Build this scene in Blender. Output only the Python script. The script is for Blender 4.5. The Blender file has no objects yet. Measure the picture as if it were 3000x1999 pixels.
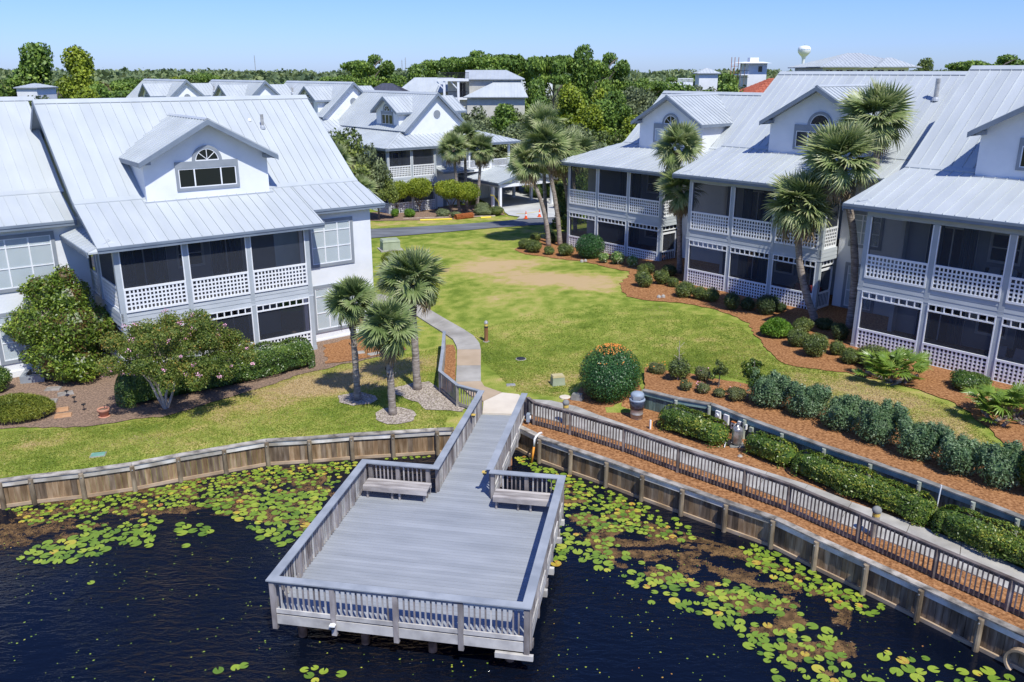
import bpy, bmesh, math, random
import numpy as np
from mathutils import Vector, Matrix
from mathutils.geometry import delaunay_2d_cdt

random.seed(7)
rng = np.random.default_rng(7)
SC = bpy.context.scene
COL = SC.collection
rad = math.radians

# ------------------------------------------------------------------ camera
cam_data = bpy.data.cameras.new("camera")
cam = bpy.data.objects.new("camera", cam_data)
COL.objects.link(cam)
cam_data.sensor_width = 36.0
cam_data.lens = 36.0 * 2480.0 / 3000.0
cam_data.clip_start = 0.5
cam_data.clip_end = 6000.0
cam.location = (0, 0, 13.2)
cam.rotation_euler = (rad(90 - 17.64), 0, 0)
SC.camera = cam

# ------------------------------------------------------------------ world, sun, exposure
SUN_AZ, SUN_EL = 154.0, 56.0          # azimuth clockwise from +Y
world = bpy.data.worlds.new("World")
SC.world = world
world.use_nodes = True
wn = world.node_tree.nodes
wl = world.node_tree.links
wn.clear()
wo = wn.new("ShaderNodeOutputWorld")
wb = wn.new("ShaderNodeBackground")
sky = wn.new("ShaderNodeTexSky")
sky.sky_type = 'NISHITA'
sky.sun_disc = False
sky.sun_elevation = rad(SUN_EL)
sky.sun_rotation = rad(SUN_AZ)
sky.altitude = 0.0
sky.air_density = 1.0
sky.dust_density = 0.25
sky.ozone_density = 2.6
wb.inputs[1].default_value = 0.15
tint = wn.new("ShaderNodeMixRGB")          # the photograph's clear, saturated blue
tint.blend_type = 'MULTIPLY'
tint.inputs[0].default_value = 1.0
tint.inputs[2].default_value = (0.37, 0.50, 0.93, 1.0)
wl.new(sky.outputs[0], tint.inputs[1])
wl.new(tint.outputs[0], wb.inputs[0])
wl.new(wb.outputs[0], wo.inputs[0])
sd = bpy.data.lights.new("sun", 'SUN')
sd.energy = 4.0
sd.angle = rad(0.53)
sd.color = (1.0, 0.985, 0.905)
sun = bpy.data.objects.new("sun", sd)
COL.objects.link(sun)
sv = Vector((math.sin(rad(SUN_AZ)) * math.cos(rad(SUN_EL)), math.cos(rad(SUN_AZ)) * math.cos(rad(SUN_EL)), math.sin(rad(SUN_EL))))
sun.rotation_euler = sv.to_track_quat('Z', 'Y').to_euler()
sun.location = (0, 0, 60)
SC.view_settings.view_transform = 'Standard'
SC.view_settings.look = 'None'
SC.view_settings.exposure = 0.32
SC.view_settings.gamma = 1.0
SC.view_settings.use_curve_mapping = False
SC.cycles.max_bounces = 6
SC.cycles.transparent_max_bounces = 16

# ------------------------------------------------------------------ materials
MATS = {}
def new_mat(name):
    m = bpy.data.materials.new(name)
    m.use_nodes = True
    n = m.node_tree.nodes
    b = n["Principled BSDF"]
    MATS[name] = m
    return m, n, m.node_tree.links, b

def rgb(h):
    return (h[0], h[1], h[2], 1.0)

def noise_mat(name, c1, c2, scale=3.0, rough=0.6, spec=0.3, bump=0.0, bscale=None, detail=4, coord='Object', stretch=None, c3=None, metallic=0.0, dist=0.0, contrast=(0.35, 0.65), rnd=0.0):
    m, n, l, b = new_mat(name)
    tc = n.new("ShaderNodeTexCoord")
    mp = n.new("ShaderNodeMapping")
    if stretch:
        mp.inputs['Scale'].default_value = stretch
    l.new(tc.outputs[coord], mp.inputs[0])
    ns = n.new("ShaderNodeTexNoise")
    ns.inputs['Scale'].default_value = scale
    ns.inputs['Detail'].default_value = detail
    ns.inputs['Distortion'].default_value = dist
    l.new(mp.outputs[0], ns.inputs[0])
    cr = n.new("ShaderNodeValToRGB")
    cr.color_ramp.elements[0].position = contrast[0]
    cr.color_ramp.elements[1].position = contrast[1]
    cr.color_ramp.elements[0].color = rgb(c1)
    cr.color_ramp.elements[1].color = rgb(c2)
    if c3:
        e = cr.color_ramp.elements.new(0.5 * (contrast[0] + contrast[1]))
        e.color = rgb(c3)
    l.new(ns.outputs[0], cr.inputs[0])
    col = cr.outputs[0]
    if rnd > 0:        # each board or panel a little lighter or darker than the next
        oi = n.new("ShaderNodeObjectInfo")
        hv = n.new("ShaderNodeHueSaturation")
        mr_ = n.new("ShaderNodeMapRange"); mr_.inputs[3].default_value = 1 - rnd; mr_.inputs[4].default_value = 1 + rnd
        l.new(oi.outputs['Random'], mr_.inputs[0]); l.new(mr_.outputs[0], hv.inputs['Value']); l.new(col, hv.inputs['Color'])
        col = hv.outputs[0]
    l.new(col, b.inputs['Base Color'])
    b.inputs['Roughness'].default_value = rough
    b.inputs['Specular IOR Level'].default_value = spec
    b.inputs['Metallic'].default_value = metallic
    if bump > 0:
        n2 = n.new("ShaderNodeTexNoise")
        n2.inputs['Scale'].default_value = bscale or scale * 4
        n2.inputs['Detail'].default_value = 5
        l.new(mp.outputs[0], n2.inputs[0])
        bp = n.new("ShaderNodeBump")
        bp.inputs['Strength'].default_value = bump
        bp.inputs['Distance'].default_value = 0.02
        l.new(n2.outputs[0], bp.inputs['Height'])
        l.new(bp.outputs[0], b.inputs['Normal'])
    return m

noise_mat('roof_metal', (0.43, 0.455, 0.46), (0.48, 0.505, 0.51), 0.35, rough=0.42, spec=0.5)
noise_mat('roof_metal_b', (0.415, 0.445, 0.455), (0.50, 0.528, 0.535), 0.6, rough=0.42, spec=0.5, detail=8, contrast=(0.25, 0.75), rnd=0.035, stretch=(1.6, 0.7, 0.7))
noise_mat('stucco', (0.72, 0.735, 0.75), (0.80, 0.81, 0.82), 0.8, rough=0.85, spec=0.15, bump=0.35, bscale=14)
noise_mat('trim_gray', (0.24, 0.265, 0.295), (0.29, 0.315, 0.345), 1.5, rough=0.6)
noise_mat('fascia', (0.17, 0.205, 0.255), (0.21, 0.25, 0.30), 1.2, rough=0.5)
noise_mat('flashing', (0.36, 0.39, 0.43), (0.42, 0.45, 0.49), 1.2, rough=0.45)
noise_mat('siding', (0.40, 0.43, 0.455), (0.47, 0.50, 0.525), 0.9, rough=0.7, stretch=(1, 1, 3), rnd=0.06)
noise_mat('white_wood', (0.76, 0.77, 0.78), (0.83, 0.84, 0.85), 2.0, rough=0.5)
noise_mat('post_gray', (0.37, 0.405, 0.43), (0.43, 0.465, 0.49), 1.5, rough=0.65)
noise_mat('interior', (0.38, 0.41, 0.46), (0.44, 0.47, 0.52), 1.0, rough=0.8)
noise_mat('interior_floor', (0.20, 0.19, 0.18), (0.26, 0.25, 0.23), 1.0, rough=0.7)
noise_mat('curtain', (0.05, 0.07, 0.10), (0.16, 0.20, 0.25), 6.0, rough=0.9, stretch=(4, 4, 0.1))
noise_mat('door_wood', (0.22, 0.24, 0.26), (0.28, 0.30, 0.32), 2.0, rough=0.6)
noise_mat('blinds', (0.66, 0.74, 0.76), (0.72, 0.79, 0.81), 1.0, rough=0.6)
noise_mat('asphalt', (0.115, 0.122, 0.135), (0.19, 0.20, 0.215), 0.35, rough=0.9, bump=0.3, bscale=30, detail=7, stretch=(1, 2.2, 1), c3=(0.15, 0.157, 0.17))
noise_mat('concrete', (0.27, 0.25, 0.22), (0.40, 0.375, 0.335), 0.9, rough=0.9, bump=0.25, bscale=25, detail=8, rnd=0.08)
noise_mat('concrete_tan', (0.40, 0.30, 0.20), (0.47, 0.36, 0.25), 1.2, rough=0.9, bump=0.25, bscale=25, detail=8)
noise_mat('concrete_light', (0.60, 0.52, 0.42), (0.68, 0.60, 0.49), 1.2, rough=0.9, bump=0.15, bscale=25, detail=8)
noise_mat('concrete_pale', (0.30, 0.28, 0.245), (0.44, 0.415, 0.37), 1.6, rough=0.9, bump=0.2, bscale=25, detail=10, rnd=0.08)
noise_mat('driveway', (0.42, 0.42, 0.41), (0.55, 0.55, 0.53), 0.5, rough=0.9, detail=8)
noise_mat('straw', (0.13, 0.055, 0.024), (0.48, 0.25, 0.115), 11, rough=0.95, bump=1.0, bscale=30, detail=15, c3=(0.31, 0.145, 0.06), contrast=(0.28, 0.70), spec=0.05)
noise_mat('mulch', (0.10, 0.07, 0.052), (0.42, 0.28, 0.19), 13, rough=0.95, bump=1.0, bscale=26, detail=15, c3=(0.24, 0.165, 0.12), contrast=(0.28, 0.72), spec=0.05)
noise_mat('gravel', (0.17, 0.135, 0.105), (0.58, 0.50, 0.42), 16.0, rough=0.95, bump=0.9, bscale=30, detail=12, c3=(0.35, 0.29, 0.24), spec=0.05)
noise_mat('deck_gray', (0.27, 0.285, 0.305), (0.32, 0.335, 0.355), 1.3, rough=0.6, stretch=(0.5, 2, 1), detail=7, rnd=0.05)
noise_mat('deck_gray_b', (0.29, 0.305, 0.325), (0.34, 0.355, 0.375), 1.3, rough=0.6, stretch=(0.5, 2, 1), detail=7, rnd=0.05)
noise_mat('cap_gray', (0.25, 0.27, 0.295), (0.35, 0.37, 0.395), 1.6, rough=0.6, detail=8)
noise_mat('weathered', (0.13, 0.108, 0.10), (0.42, 0.385, 0.365), 3.0, rough=0.85, stretch=(1, 1, 0.35), detail=9, c3=(0.27, 0.24, 0.225), bump=0.3, contrast=(0.3, 0.7), rnd=0.25)
noise_mat('weathered_light', (0.32, 0.30, 0.28), (0.58, 0.55, 0.50), 2.5, rough=0.85, detail=9, c3=(0.46, 0.435, 0.40), contrast=(0.3, 0.7), rnd=0.16)
noise_mat('rail_brown', (0.075, 0.055, 0.045), (0.27, 0.225, 0.20), 2.5, rough=0.85, detail=9, c3=(0.155, 0.125, 0.11), contrast=(0.3, 0.7), rnd=0.25)
noise_mat('rail_tan', (0.22, 0.195, 0.165), (0.42, 0.38, 0.33), 2.5, rough=0.85, detail=9, rnd=0.2)
noise_mat('bulk_plank', (0.13, 0.075, 0.035), (0.42, 0.31, 0.20), 3.2, rough=0.9, stretch=(2.2, 2.2, 0.35), detail=9, c3=(0.26, 0.17, 0.095), contrast=(0.28, 0.72), bump=0.3, rnd=0.3)
noise_mat('bulk_plank_b', (0.08, 0.055, 0.035), (0.30, 0.235, 0.17), 3.2, rough=0.9, stretch=(2.2, 2.2, 0.35), detail=9, c3=(0.17, 0.12, 0.08), contrast=(0.28, 0.72), bump=0.3, rnd=0.3)
noise_mat('bulk_cap', (0.12, 0.105, 0.09), (0.44, 0.40, 0.35), 2.6, rough=0.9, detail=9, c3=(0.32, 0.285, 0.24), bump=0.4, rnd=0.25)
noise_mat('bulk_waler', (0.36, 0.32, 0.26), (0.72, 0.68, 0.62), 1.5, rough=0.9, detail=9, rnd=0.2)
noise_mat('bulk_foot', (0.32, 0.22, 0.13), (0.50, 0.38, 0.26), 1.5, rough=0.9, detail=9)
noise_mat('bulk_pile', (0.12, 0.085, 0.05), (0.34, 0.27, 0.185), 3.0, rough=0.9, detail=9, stretch=(1, 1, 0.4), rnd=0.25)
noise_mat('green_plank', (0.035, 0.06, 0.055), (0.17, 0.245, 0.22), 3.5, rough=0.9, stretch=(2, 2, 0.3), detail=9, c3=(0.095, 0.15, 0.14), contrast=(0.28, 0.72), rnd=0.35)
noise_mat('green_waler', (0.14, 0.24, 0.23), (0.28, 0.40, 0.37), 2.0, rough=0.9, detail=9)
noise_mat('green_post', (0.26, 0.29, 0.225), (0.40, 0.43, 0.35), 3.0, rough=0.9, detail=9)
noise_mat('green_cap', (0.13, 0.12, 0.10), (0.33, 0.31, 0.275), 2.0, rough=0.9, detail=9)
noise_mat('pile_wet', (0.16, 0.07, 0.03), (0.45, 0.22, 0.12), 4.0, rough=0.6, detail=8)
noise_mat('bench_wood', (0.24, 0.21, 0.195), (0.50, 0.46, 0.43), 2.2, rough=0.85, stretch=(0.4, 3, 1), detail=9, c3=(0.38, 0.345, 0.32), rnd=0.15)
noise_mat('bark_palm', (0.17, 0.135, 0.11), (0.40, 0.345, 0.295), 6.0, rough=0.95, stretch=(0.6, 0.6, 3.5), detail=8, bump=0.6, bscale=14, c3=(0.28, 0.235, 0.195))
noise_mat('bark_boot', (0.10, 0.065, 0.045), (0.38, 0.32, 0.26), 7.0, rough=0.95, detail=8, c3=(0.22, 0.17, 0.13))
noise_mat('bark', (0.13, 0.10, 0.08), (0.28, 0.235, 0.195), 4.0, rough=0.95, stretch=(1, 1, 0.4), detail=8, bump=0.5)
noise_mat('bark_light', (0.36, 0.29, 0.23), (0.58, 0.50, 0.42), 4.0, rough=0.85, stretch=(1, 1, 0.4), detail=8)
noise_mat('galvanized', (0.36, 0.35, 0.32), (0.52, 0.51, 0.48), 5.0, rough=0.38, spec=0.6, metallic=0.35)
noise_mat('steel_tank', (0.20, 0.18, 0.16), (0.62, 0.60, 0.56), 4.0, rough=0.3, spec=0.7, metallic=0.6)
noise_mat('lid_gray', (0.26, 0.31, 0.37), (0.31, 0.36, 0.42), 3.0, rough=0.5)
noise_mat('bin_bag', (0.02, 0.025, 0.04), (0.07, 0.085, 0.12), 8.0, rough=0.3, spec=0.6)
noise_mat('bollard_brown', (0.19, 0.085, 0.035), (0.35, 0.17, 0.075), 2.0, rough=0.7, stretch=(1, 1, 0.5))
noise_mat('rust', (0.26, 0.07, 0.02), (0.50, 0.17, 0.05), 7.0, rough=0.9)
noise_mat('tan_box', (0.44, 0.37, 0.18), (0.54, 0.46, 0.26), 2.0, rough=0.7)
noise_mat('green_box', (0.30, 0.34, 0.23), (0.38, 0.42, 0.30), 2.0, rough=0.6)
noise_mat('terracotta', (0.42, 0.19, 0.12), (0.55, 0.28, 0.19), 4.0, rough=0.85)
noise_mat('paver_orange', (0.42, 0.22, 0.11), (0.52, 0.30, 0.16), 4.0, rough=0.9)
noise_mat('stone_gray', (0.20, 0.18, 0.16), (0.34, 0.31, 0.28), 4.0, rough=0.9)
noise_mat('block_gray', (0.18, 0.18, 0.165), (0.28, 0.275, 0.25), 4.0, rough=0.9)
noise_mat('black_plastic', (0.02, 0.02, 0.022), (0.04, 0.04, 0.042), 4.0, rough=0.5)
noise_mat('brass', (0.60, 0.40, 0.08), (0.72, 0.52, 0.14), 4.0, rough=0.4)
noise_mat('pvc', (0.74, 0.73, 0.70), (0.82, 0.81, 0.78), 3.0, rough=0.4)
noise_mat('orange', (0.75, 0.28, 0.03), (0.82, 0.36, 0.06), 4.0, rough=0.5)
noise_mat('cone_orange', (0.80, 0.09, 0.02), (0.85, 0.13, 0.03), 4.0, rough=0.5)
noise_mat('yellow', (0.78, 0.60, 0.04), (0.85, 0.68, 0.08), 4.0, rough=0.5)
noise_mat('lid_green', (0.14, 0.30, 0.22), (0.20, 0.38, 0.28), 4.0, rough=0.6)
noise_mat('red_tile', (0.36, 0.09, 0.05), (0.52, 0.17, 0.10), 5.0, rough=0.8)
noise_mat('slate_dark', (0.05, 0.055, 0.08), (0.08, 0.085, 0.11), 5.0, rough=0.7)
noise_mat('cream', (0.56, 0.54, 0.47), (0.63, 0.61, 0.54), 2.0, rough=0.7)
noise_mat('black_metal', (0.02, 0.02, 0.025), (0.035, 0.035, 0.04), 4.0, rough=0.5)
noise_mat('tank_white', (0.78, 0.79, 0.80), (0.82, 0.83, 0.84), 1.0, rough=0.5)
noise_mat('tower_blue', (0.30, 0.45, 0.65), (0.34, 0.49, 0.69), 1.0, rough=0.5)
noise_mat('cushion', (0.42, 0.45, 0.50), (0.52, 0.55, 0.60), 3.0, rough=0.9)
noise_mat('cushion_red', (0.35, 0.04, 0.04), (0.45, 0.07, 0.06), 3.0, rough=0.9)
noise_mat('weed', (0.055, 0.030, 0.010), (0.22, 0.125, 0.045), 4.0, rough=0.7, detail=12)
noise_mat('petal', (0.80, 0.34, 0.50), (0.88, 0.50, 0.62), 3.0, rough=0.7)
noise_mat('petal_white', (0.85, 0.84, 0.82), (0.9, 0.89, 0.88), 3.0, rough=0.7)
noise_mat('petal_orange', (0.80, 0.25, 0.04), (0.85, 0.36, 0.08), 3.0, rough=0.7)

def glass_mat(name, col, rough=0.06):
    m, n, l, b = new_mat(name)
    b.inputs['Base Color'].default_value = rgb(col)
    b.inputs['Roughness'].default_value = rough
    b.inputs['Specular IOR Level'].default_value = 0.45
    return m
glass_mat('glass_dark', (0.010, 0.013, 0.02))
glass_mat('glass_pane', (0.03, 0.035, 0.04))

def thin_glass(name, alpha, col, rough=0.05):
    m, n, l, b = new_mat(name)
    b.inputs['Base Color'].default_value = rgb(col)
    b.inputs['Roughness'].default_value = rough
    b.inputs['Alpha'].default_value = alpha
    b.inputs['Specular IOR Level'].default_value = 0.6
    return m
thin_glass('glass_clear', 0.12, (0.10, 0.12, 0.13))
thin_glass('screen', 0.60, (0.045, 0.05, 0.062), rough=0.7)
MATS['screen'].node_tree.nodes["Principled BSDF"].inputs['Specular IOR Level'].default_value = 0.1

def leaf_mat(name, cols, rough=0.5, trans=0.25, spec=0.35, clump=0.9, clump_amt=0.35):
    """cols: list of (pos, colour) along a per-leaf random tone"""
    m, n, l, b = new_mat(name)
    at = n.new("ShaderNodeAttribute"); at.attribute_name = 'tone'
    tc = n.new("ShaderNodeTexCoord")
    ns = n.new("ShaderNodeTexNoise"); ns.inputs['Scale'].default_value = clump; ns.inputs['Detail'].default_value = 3
    l.new(tc.outputs['Object'], ns.inputs[0])
    mr = n.new("ShaderNodeMapRange")
    mr.inputs[1].default_value = 0.3; mr.inputs[2].default_value = 0.7
    mr.inputs[3].default_value = -clump_amt; mr.inputs[4].default_value = clump_amt
    l.new(ns.outputs[0], mr.inputs[0])
    ad = n.new("ShaderNodeMath"); ad.operation = 'ADD'; ad.use_clamp = True
    l.new(at.outputs['Fac'], ad.inputs[0]); l.new(mr.outputs[0], ad.inputs[1])
    cr = n.new("ShaderNodeValToRGB")
    els = cr.color_ramp.elements
    els[0].position = cols[0][0]; els[0].color = rgb(cols[0][1])
    els[1].position = cols[-1][0]; els[1].color = rgb(cols[-1][1])
    for p_, c_ in cols[1:-1]:
        e = els.new(p_); e.color = rgb(c_)
    l.new(ad.outputs[0], cr.inputs[0])
    l.new(cr.outputs[0], b.inputs['Base Color'])
    b.inputs['Roughness'].default_value = rough
    b.inputs['Specular IOR Level'].default_value = spec
    tr = n.new("ShaderNodeBsdfTranslucent")
    l.new(cr.outputs[0], tr.inputs[0])
    mx = n.new("ShaderNodeMixShader"); mx.inputs[0].default_value = trans
    l.new(b.outputs[0], mx.inputs[1]); l.new(tr.outputs[0], mx.inputs[2])
    out = n["Material Output"]
    l.new(mx.outputs[0], out.inputs[0])
    return m
leaf_mat('leaf_oak', [(0.0, (0.065, 0.099, 0.031)), (0.5, (0.164, 0.219, 0.053)), (1.0, (0.339, 0.383, 0.088))])
leaf_mat('leaf_oak_gray', [(0.0, (0.099, 0.128, 0.061)), (0.5, (0.208, 0.251, 0.114)), (1.0, (0.372, 0.416, 0.186))])
leaf_mat('leaf_pine', [(0.0, (0.073, 0.135, 0.025)), (0.5, (0.177, 0.281, 0.046)), (1.0, (0.354, 0.458, 0.073))])
leaf_mat('leaf_lime', [(0.0, (0.117, 0.165, 0.014)), (0.5, (0.261, 0.330, 0.028)), (1.0, (0.440, 0.482, 0.048))])
leaf_mat('leaf_far', [(0.0, (0.088, 0.133, 0.062)), (0.5, (0.166, 0.221, 0.092)), (1.0, (0.265, 0.309, 0.121))])
leaf_mat('leaf_brown', [(0.0, (0.115, 0.106, 0.038)), (0.5, (0.230, 0.202, 0.067)), (1.0, (0.365, 0.298, 0.096))])
leaf_mat('leaf_magnolia', [(0.0, (0.17, 0.095, 0.035)), (0.14, (0.16, 0.12, 0.045)), (0.2, (0.06, 0.105, 0.016)), (0.6, (0.15, 0.23, 0.027)), (1.0, (0.38, 0.45, 0.06))], rough=0.4, spec=0.4, clump_amt=0.2)
leaf_mat('leaf_crape', [(0.0, (0.06, 0.10, 0.02)), (0.45, (0.14, 0.20, 0.035)), (0.85, (0.26, 0.27, 0.05)), (1.0, (0.40, 0.24, 0.05))], clump_amt=0.25)
leaf_mat('leaf_hedge', [(0.0, (0.035, 0.080, 0.019)), (0.5, (0.088, 0.160, 0.029)), (1.0, (0.224, 0.304, 0.045))], rough=0.35, spec=0.5)
leaf_mat('leaf_holly', [(0.0, (0.018, 0.060, 0.018)), (0.5, (0.038, 0.112, 0.027)), (0.92, (0.075, 0.180, 0.038)), (1.0, (0.150, 0.240, 0.060))], rough=0.38, spec=0.4, trans=0.12)
leaf_mat('leaf_shrub', [(0.0, (0.060, 0.083, 0.027)), (0.5, (0.128, 0.173, 0.042)), (0.9, (0.240, 0.285, 0.068)), (1.0, (0.330, 0.300, 0.090))], rough=0.4)
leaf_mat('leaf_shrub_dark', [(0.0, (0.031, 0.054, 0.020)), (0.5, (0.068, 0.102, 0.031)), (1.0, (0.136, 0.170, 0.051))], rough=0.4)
leaf_mat('leaf_yellowhedge', [(0.0, (0.04, 0.085, 0.014)), (0.5, (0.095, 0.16, 0.022)), (0.85, (0.22, 0.27, 0.035)), (1.0, (0.45, 0.42, 0.06))], rough=0.35, spec=0.4)
leaf_mat('leaf_silver', [(0.0, (0.06, 0.115, 0.045)), (0.5, (0.135, 0.22, 0.09)), (1.0, (0.31, 0.40, 0.23))], rough=0.45)
leaf_mat('leaf_bright', [(0.0, (0.060, 0.144, 0.012)), (0.5, (0.132, 0.264, 0.024)), (1.0, (0.240, 0.384, 0.048))])
leaf_mat('leaf_mound', [(0.0, (0.090, 0.130, 0.015)), (0.5, (0.190, 0.230, 0.030)), (1.0, (0.340, 0.340, 0.050))])
leaf_mat('leaf_rose', [(0.0, (0.080, 0.100, 0.035)), (0.5, (0.160, 0.180, 0.060)), (1.0, (0.280, 0.220, 0.090))])
leaf_mat('leaf_variegated', [(0.0, (0.100, 0.200, 0.040)), (0.5, (0.220, 0.320, 0.080)), (0.75, (0.500, 0.550, 0.300)), (1.0, (0.660, 0.680, 0.500))])
leaf_mat('palm_frond', [(0.0, (0.08, 0.13, 0.04)), (0.5, (0.19, 0.26, 0.085)), (0.85, (0.36, 0.41, 0.17)), (1.0, (0.50, 0.50, 0.26))], rough=0.4, spec=0.4, trans=0.3)
leaf_mat('palm_frond_yellow', [(0.0, (0.096, 0.144, 0.024)), (0.5, (0.204, 0.264, 0.054)), (1.0, (0.408, 0.432, 0.132))], rough=0.35, spec=0.5, trans=0.2)
leaf_mat('palm_dead', [(0.0, (0.180, 0.120, 0.060)), (1.0, (0.400, 0.310, 0.190))], rough=0.8)
leaf_mat('palmetto_leaf', [(0.0, (0.092, 0.172, 0.023)), (0.5, (0.196, 0.299, 0.040)), (1.0, (0.414, 0.483, 0.081))], rough=0.35, spec=0.5)
leaf_mat('pindo_leaf', [(0.0, (0.140, 0.180, 0.090)), (0.5, (0.240, 0.290, 0.170)), (1.0, (0.380, 0.420, 0.280))], rough=0.45)
leaf_mat('lily', [(0.0, (0.09, 0.17, 0.02)), (0.45, (0.19, 0.28, 0.028)), (0.74, (0.30, 0.37, 0.04)), (0.9, (0.46, 0.40, 0.05)), (0.96, (0.50, 0.26, 0.05)), (1.0, (0.30, 0.13, 0.04))], rough=0.4, spec=0.4, trans=0.0, clump=5.0, clump_amt=0.13)

# water
m, n, l, b = new_mat('water')
b.inputs['Base Color'].default_value = (0.0025, 0.0045, 0.011, 1)
b.inputs['Roughness'].default_value = 0.05
b.inputs['IOR'].default_value = 1.33
b.inputs['Specular IOR Level'].default_value = 0.5
tc = n.new("ShaderNodeTexCoord")
mp = n.new("ShaderNodeMapping"); mp.inputs['Rotation'].default_value = (0, 0, rad(28)); mp.inputs['Scale'].default_value = (1.0, 2.6, 1)
l.new(tc.outputs['Object'], mp.inputs[0])
n1 = n.new("ShaderNodeTexNoise"); n1.inputs['Scale'].default_value = 1.9; n1.inputs['Detail'].default_value = 3; n1.inputs['Distortion'].default_value = 0.6
l.new(mp.outputs[0], n1.inputs[0])
n2 = n.new("ShaderNodeTexNoise"); n2.inputs['Scale'].default_value = 9.0; n2.inputs['Detail'].default_value = 2
l.new(mp.outputs[0], n2.inputs[0])
n3 = n.new("ShaderNodeTexNoise"); n3.inputs['Scale'].default_value = 0.22; n3.inputs['Detail'].default_value = 2
l.new(tc.outputs['Object'], n3.inputs[0])
ad = n.new("ShaderNodeMath"); ad.operation = 'MULTIPLY_ADD'; ad.inputs[1].default_value = 0.25
l.new(n2.outputs[0], ad.inputs[0]); l.new(n1.outputs[0], ad.inputs[2])
mr = n.new("ShaderNodeMapRange"); mr.inputs[1].default_value = 0.38; mr.inputs[2].default_value = 0.62; mr.inputs[3].default_value = 0.12; mr.inputs[4].default_value = 0.85
l.new(n3.outputs[0], mr.inputs[0])
bp = n.new("ShaderNodeBump"); bp.inputs['Distance'].default_value = 0.14
l.new(mr.outputs[0], bp.inputs['Strength'])
l.new(ad.outputs[0], bp.inputs['Height'])
l.new(bp.outputs[0], b.inputs['Normal'])

# lawn: green and straw-coloured grass; 'dry' attribute carries the dry patches
m, n, l, b = new_mat('lawn')
tc = n.new("ShaderNodeTexCoord")
def nz(scale, detail=6, dist=0.0, st=None):
    x = n.new("ShaderNodeTexNoise"); x.inputs['Scale'].default_value = scale; x.inputs['Detail'].default_value = detail; x.inputs['Distortion'].default_value = dist
    if st:
        q = n.new("ShaderNodeMapping"); q.inputs['Scale'].default_value = st; q.inputs['Rotation'].default_value = (0, 0, rad(35))
        l.new(tc.outputs['Object'], q.inputs[0]); l.new(q.outputs[0], x.inputs[0])
    else:
        l.new(tc.outputs['Object'], x.inputs[0])
    return x
a1 = n.new("ShaderNodeAttribute"); a1.attribute_name = 'dry'
big = nz(0.22, 4, 0.0)
mid = nz(1.3, 10, 0.2)
fine = nz(22, 8)
def math2(op, a, bb, clamp=False):
    x = n.new("ShaderNodeMath"); x.operation = op; x.use_clamp = clamp
    for i, v in enumerate((a, bb)):
        if isinstance(v, (int, float)): x.inputs[i].default_value = v
        else: l.new(v, x.inputs[i])
    return x.outputs[0]
t = math2('ADD', a1.outputs['Fac'], math2('MULTIPLY', math2('SUBTRACT', big.outputs[0], 0.5), 1.3))
t = math2('ADD', t, math2('MULTIPLY', math2('SUBTRACT', mid.outputs[0], 0.5), 1.5))
t = math2('ADD', t, math2('MULTIPLY', math2('SUBTRACT', fine.outputs[0], 0.5), 1.1), True)
cr = n.new("ShaderNodeValToRGB")
els = cr.color_ramp.elements
els[0].position = 0.0; els[0].color = rgb((0.135, 0.19, 0.026))
els[1].position = 1.0; els[1].color = rgb((0.50, 0.36, 0.19))
for p_, c_ in ((0.22, (0.21, 0.265, 0.042)), (0.45, (0.31, 0.33, 0.07)), (0.66, (0.40, 0.345, 0.105)), (0.82, (0.47, 0.35, 0.16))):
    e = els.new(p_); e.color = rgb(c_)
l.new(t, cr.inputs[0])
l.new(cr.outputs[0], b.inputs['Base Color'])
b.inputs['Roughness'].default_value = 0.95
b.inputs['Specular IOR Level'].default_value = 0.05
bp = n.new("ShaderNodeBump"); bp.inputs['Strength'].default_value = 0.8; bp.inputs['Distance'].default_value = 0.05
l.new(math2('ADD', fine.outputs[0], mid.outputs[0]), bp.inputs['Height'])
l.new(bp.outputs[0], b.inputs['Normal'])
leaf_mat('blade', [(0.0, (0.15, 0.22, 0.03)), (0.45, (0.27, 0.33, 0.045)), (0.75, (0.43, 0.40, 0.10)), (1.0, (0.56, 0.44, 0.22))], trans=0.45, clump=0.5, clump_amt=0.3)

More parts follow.
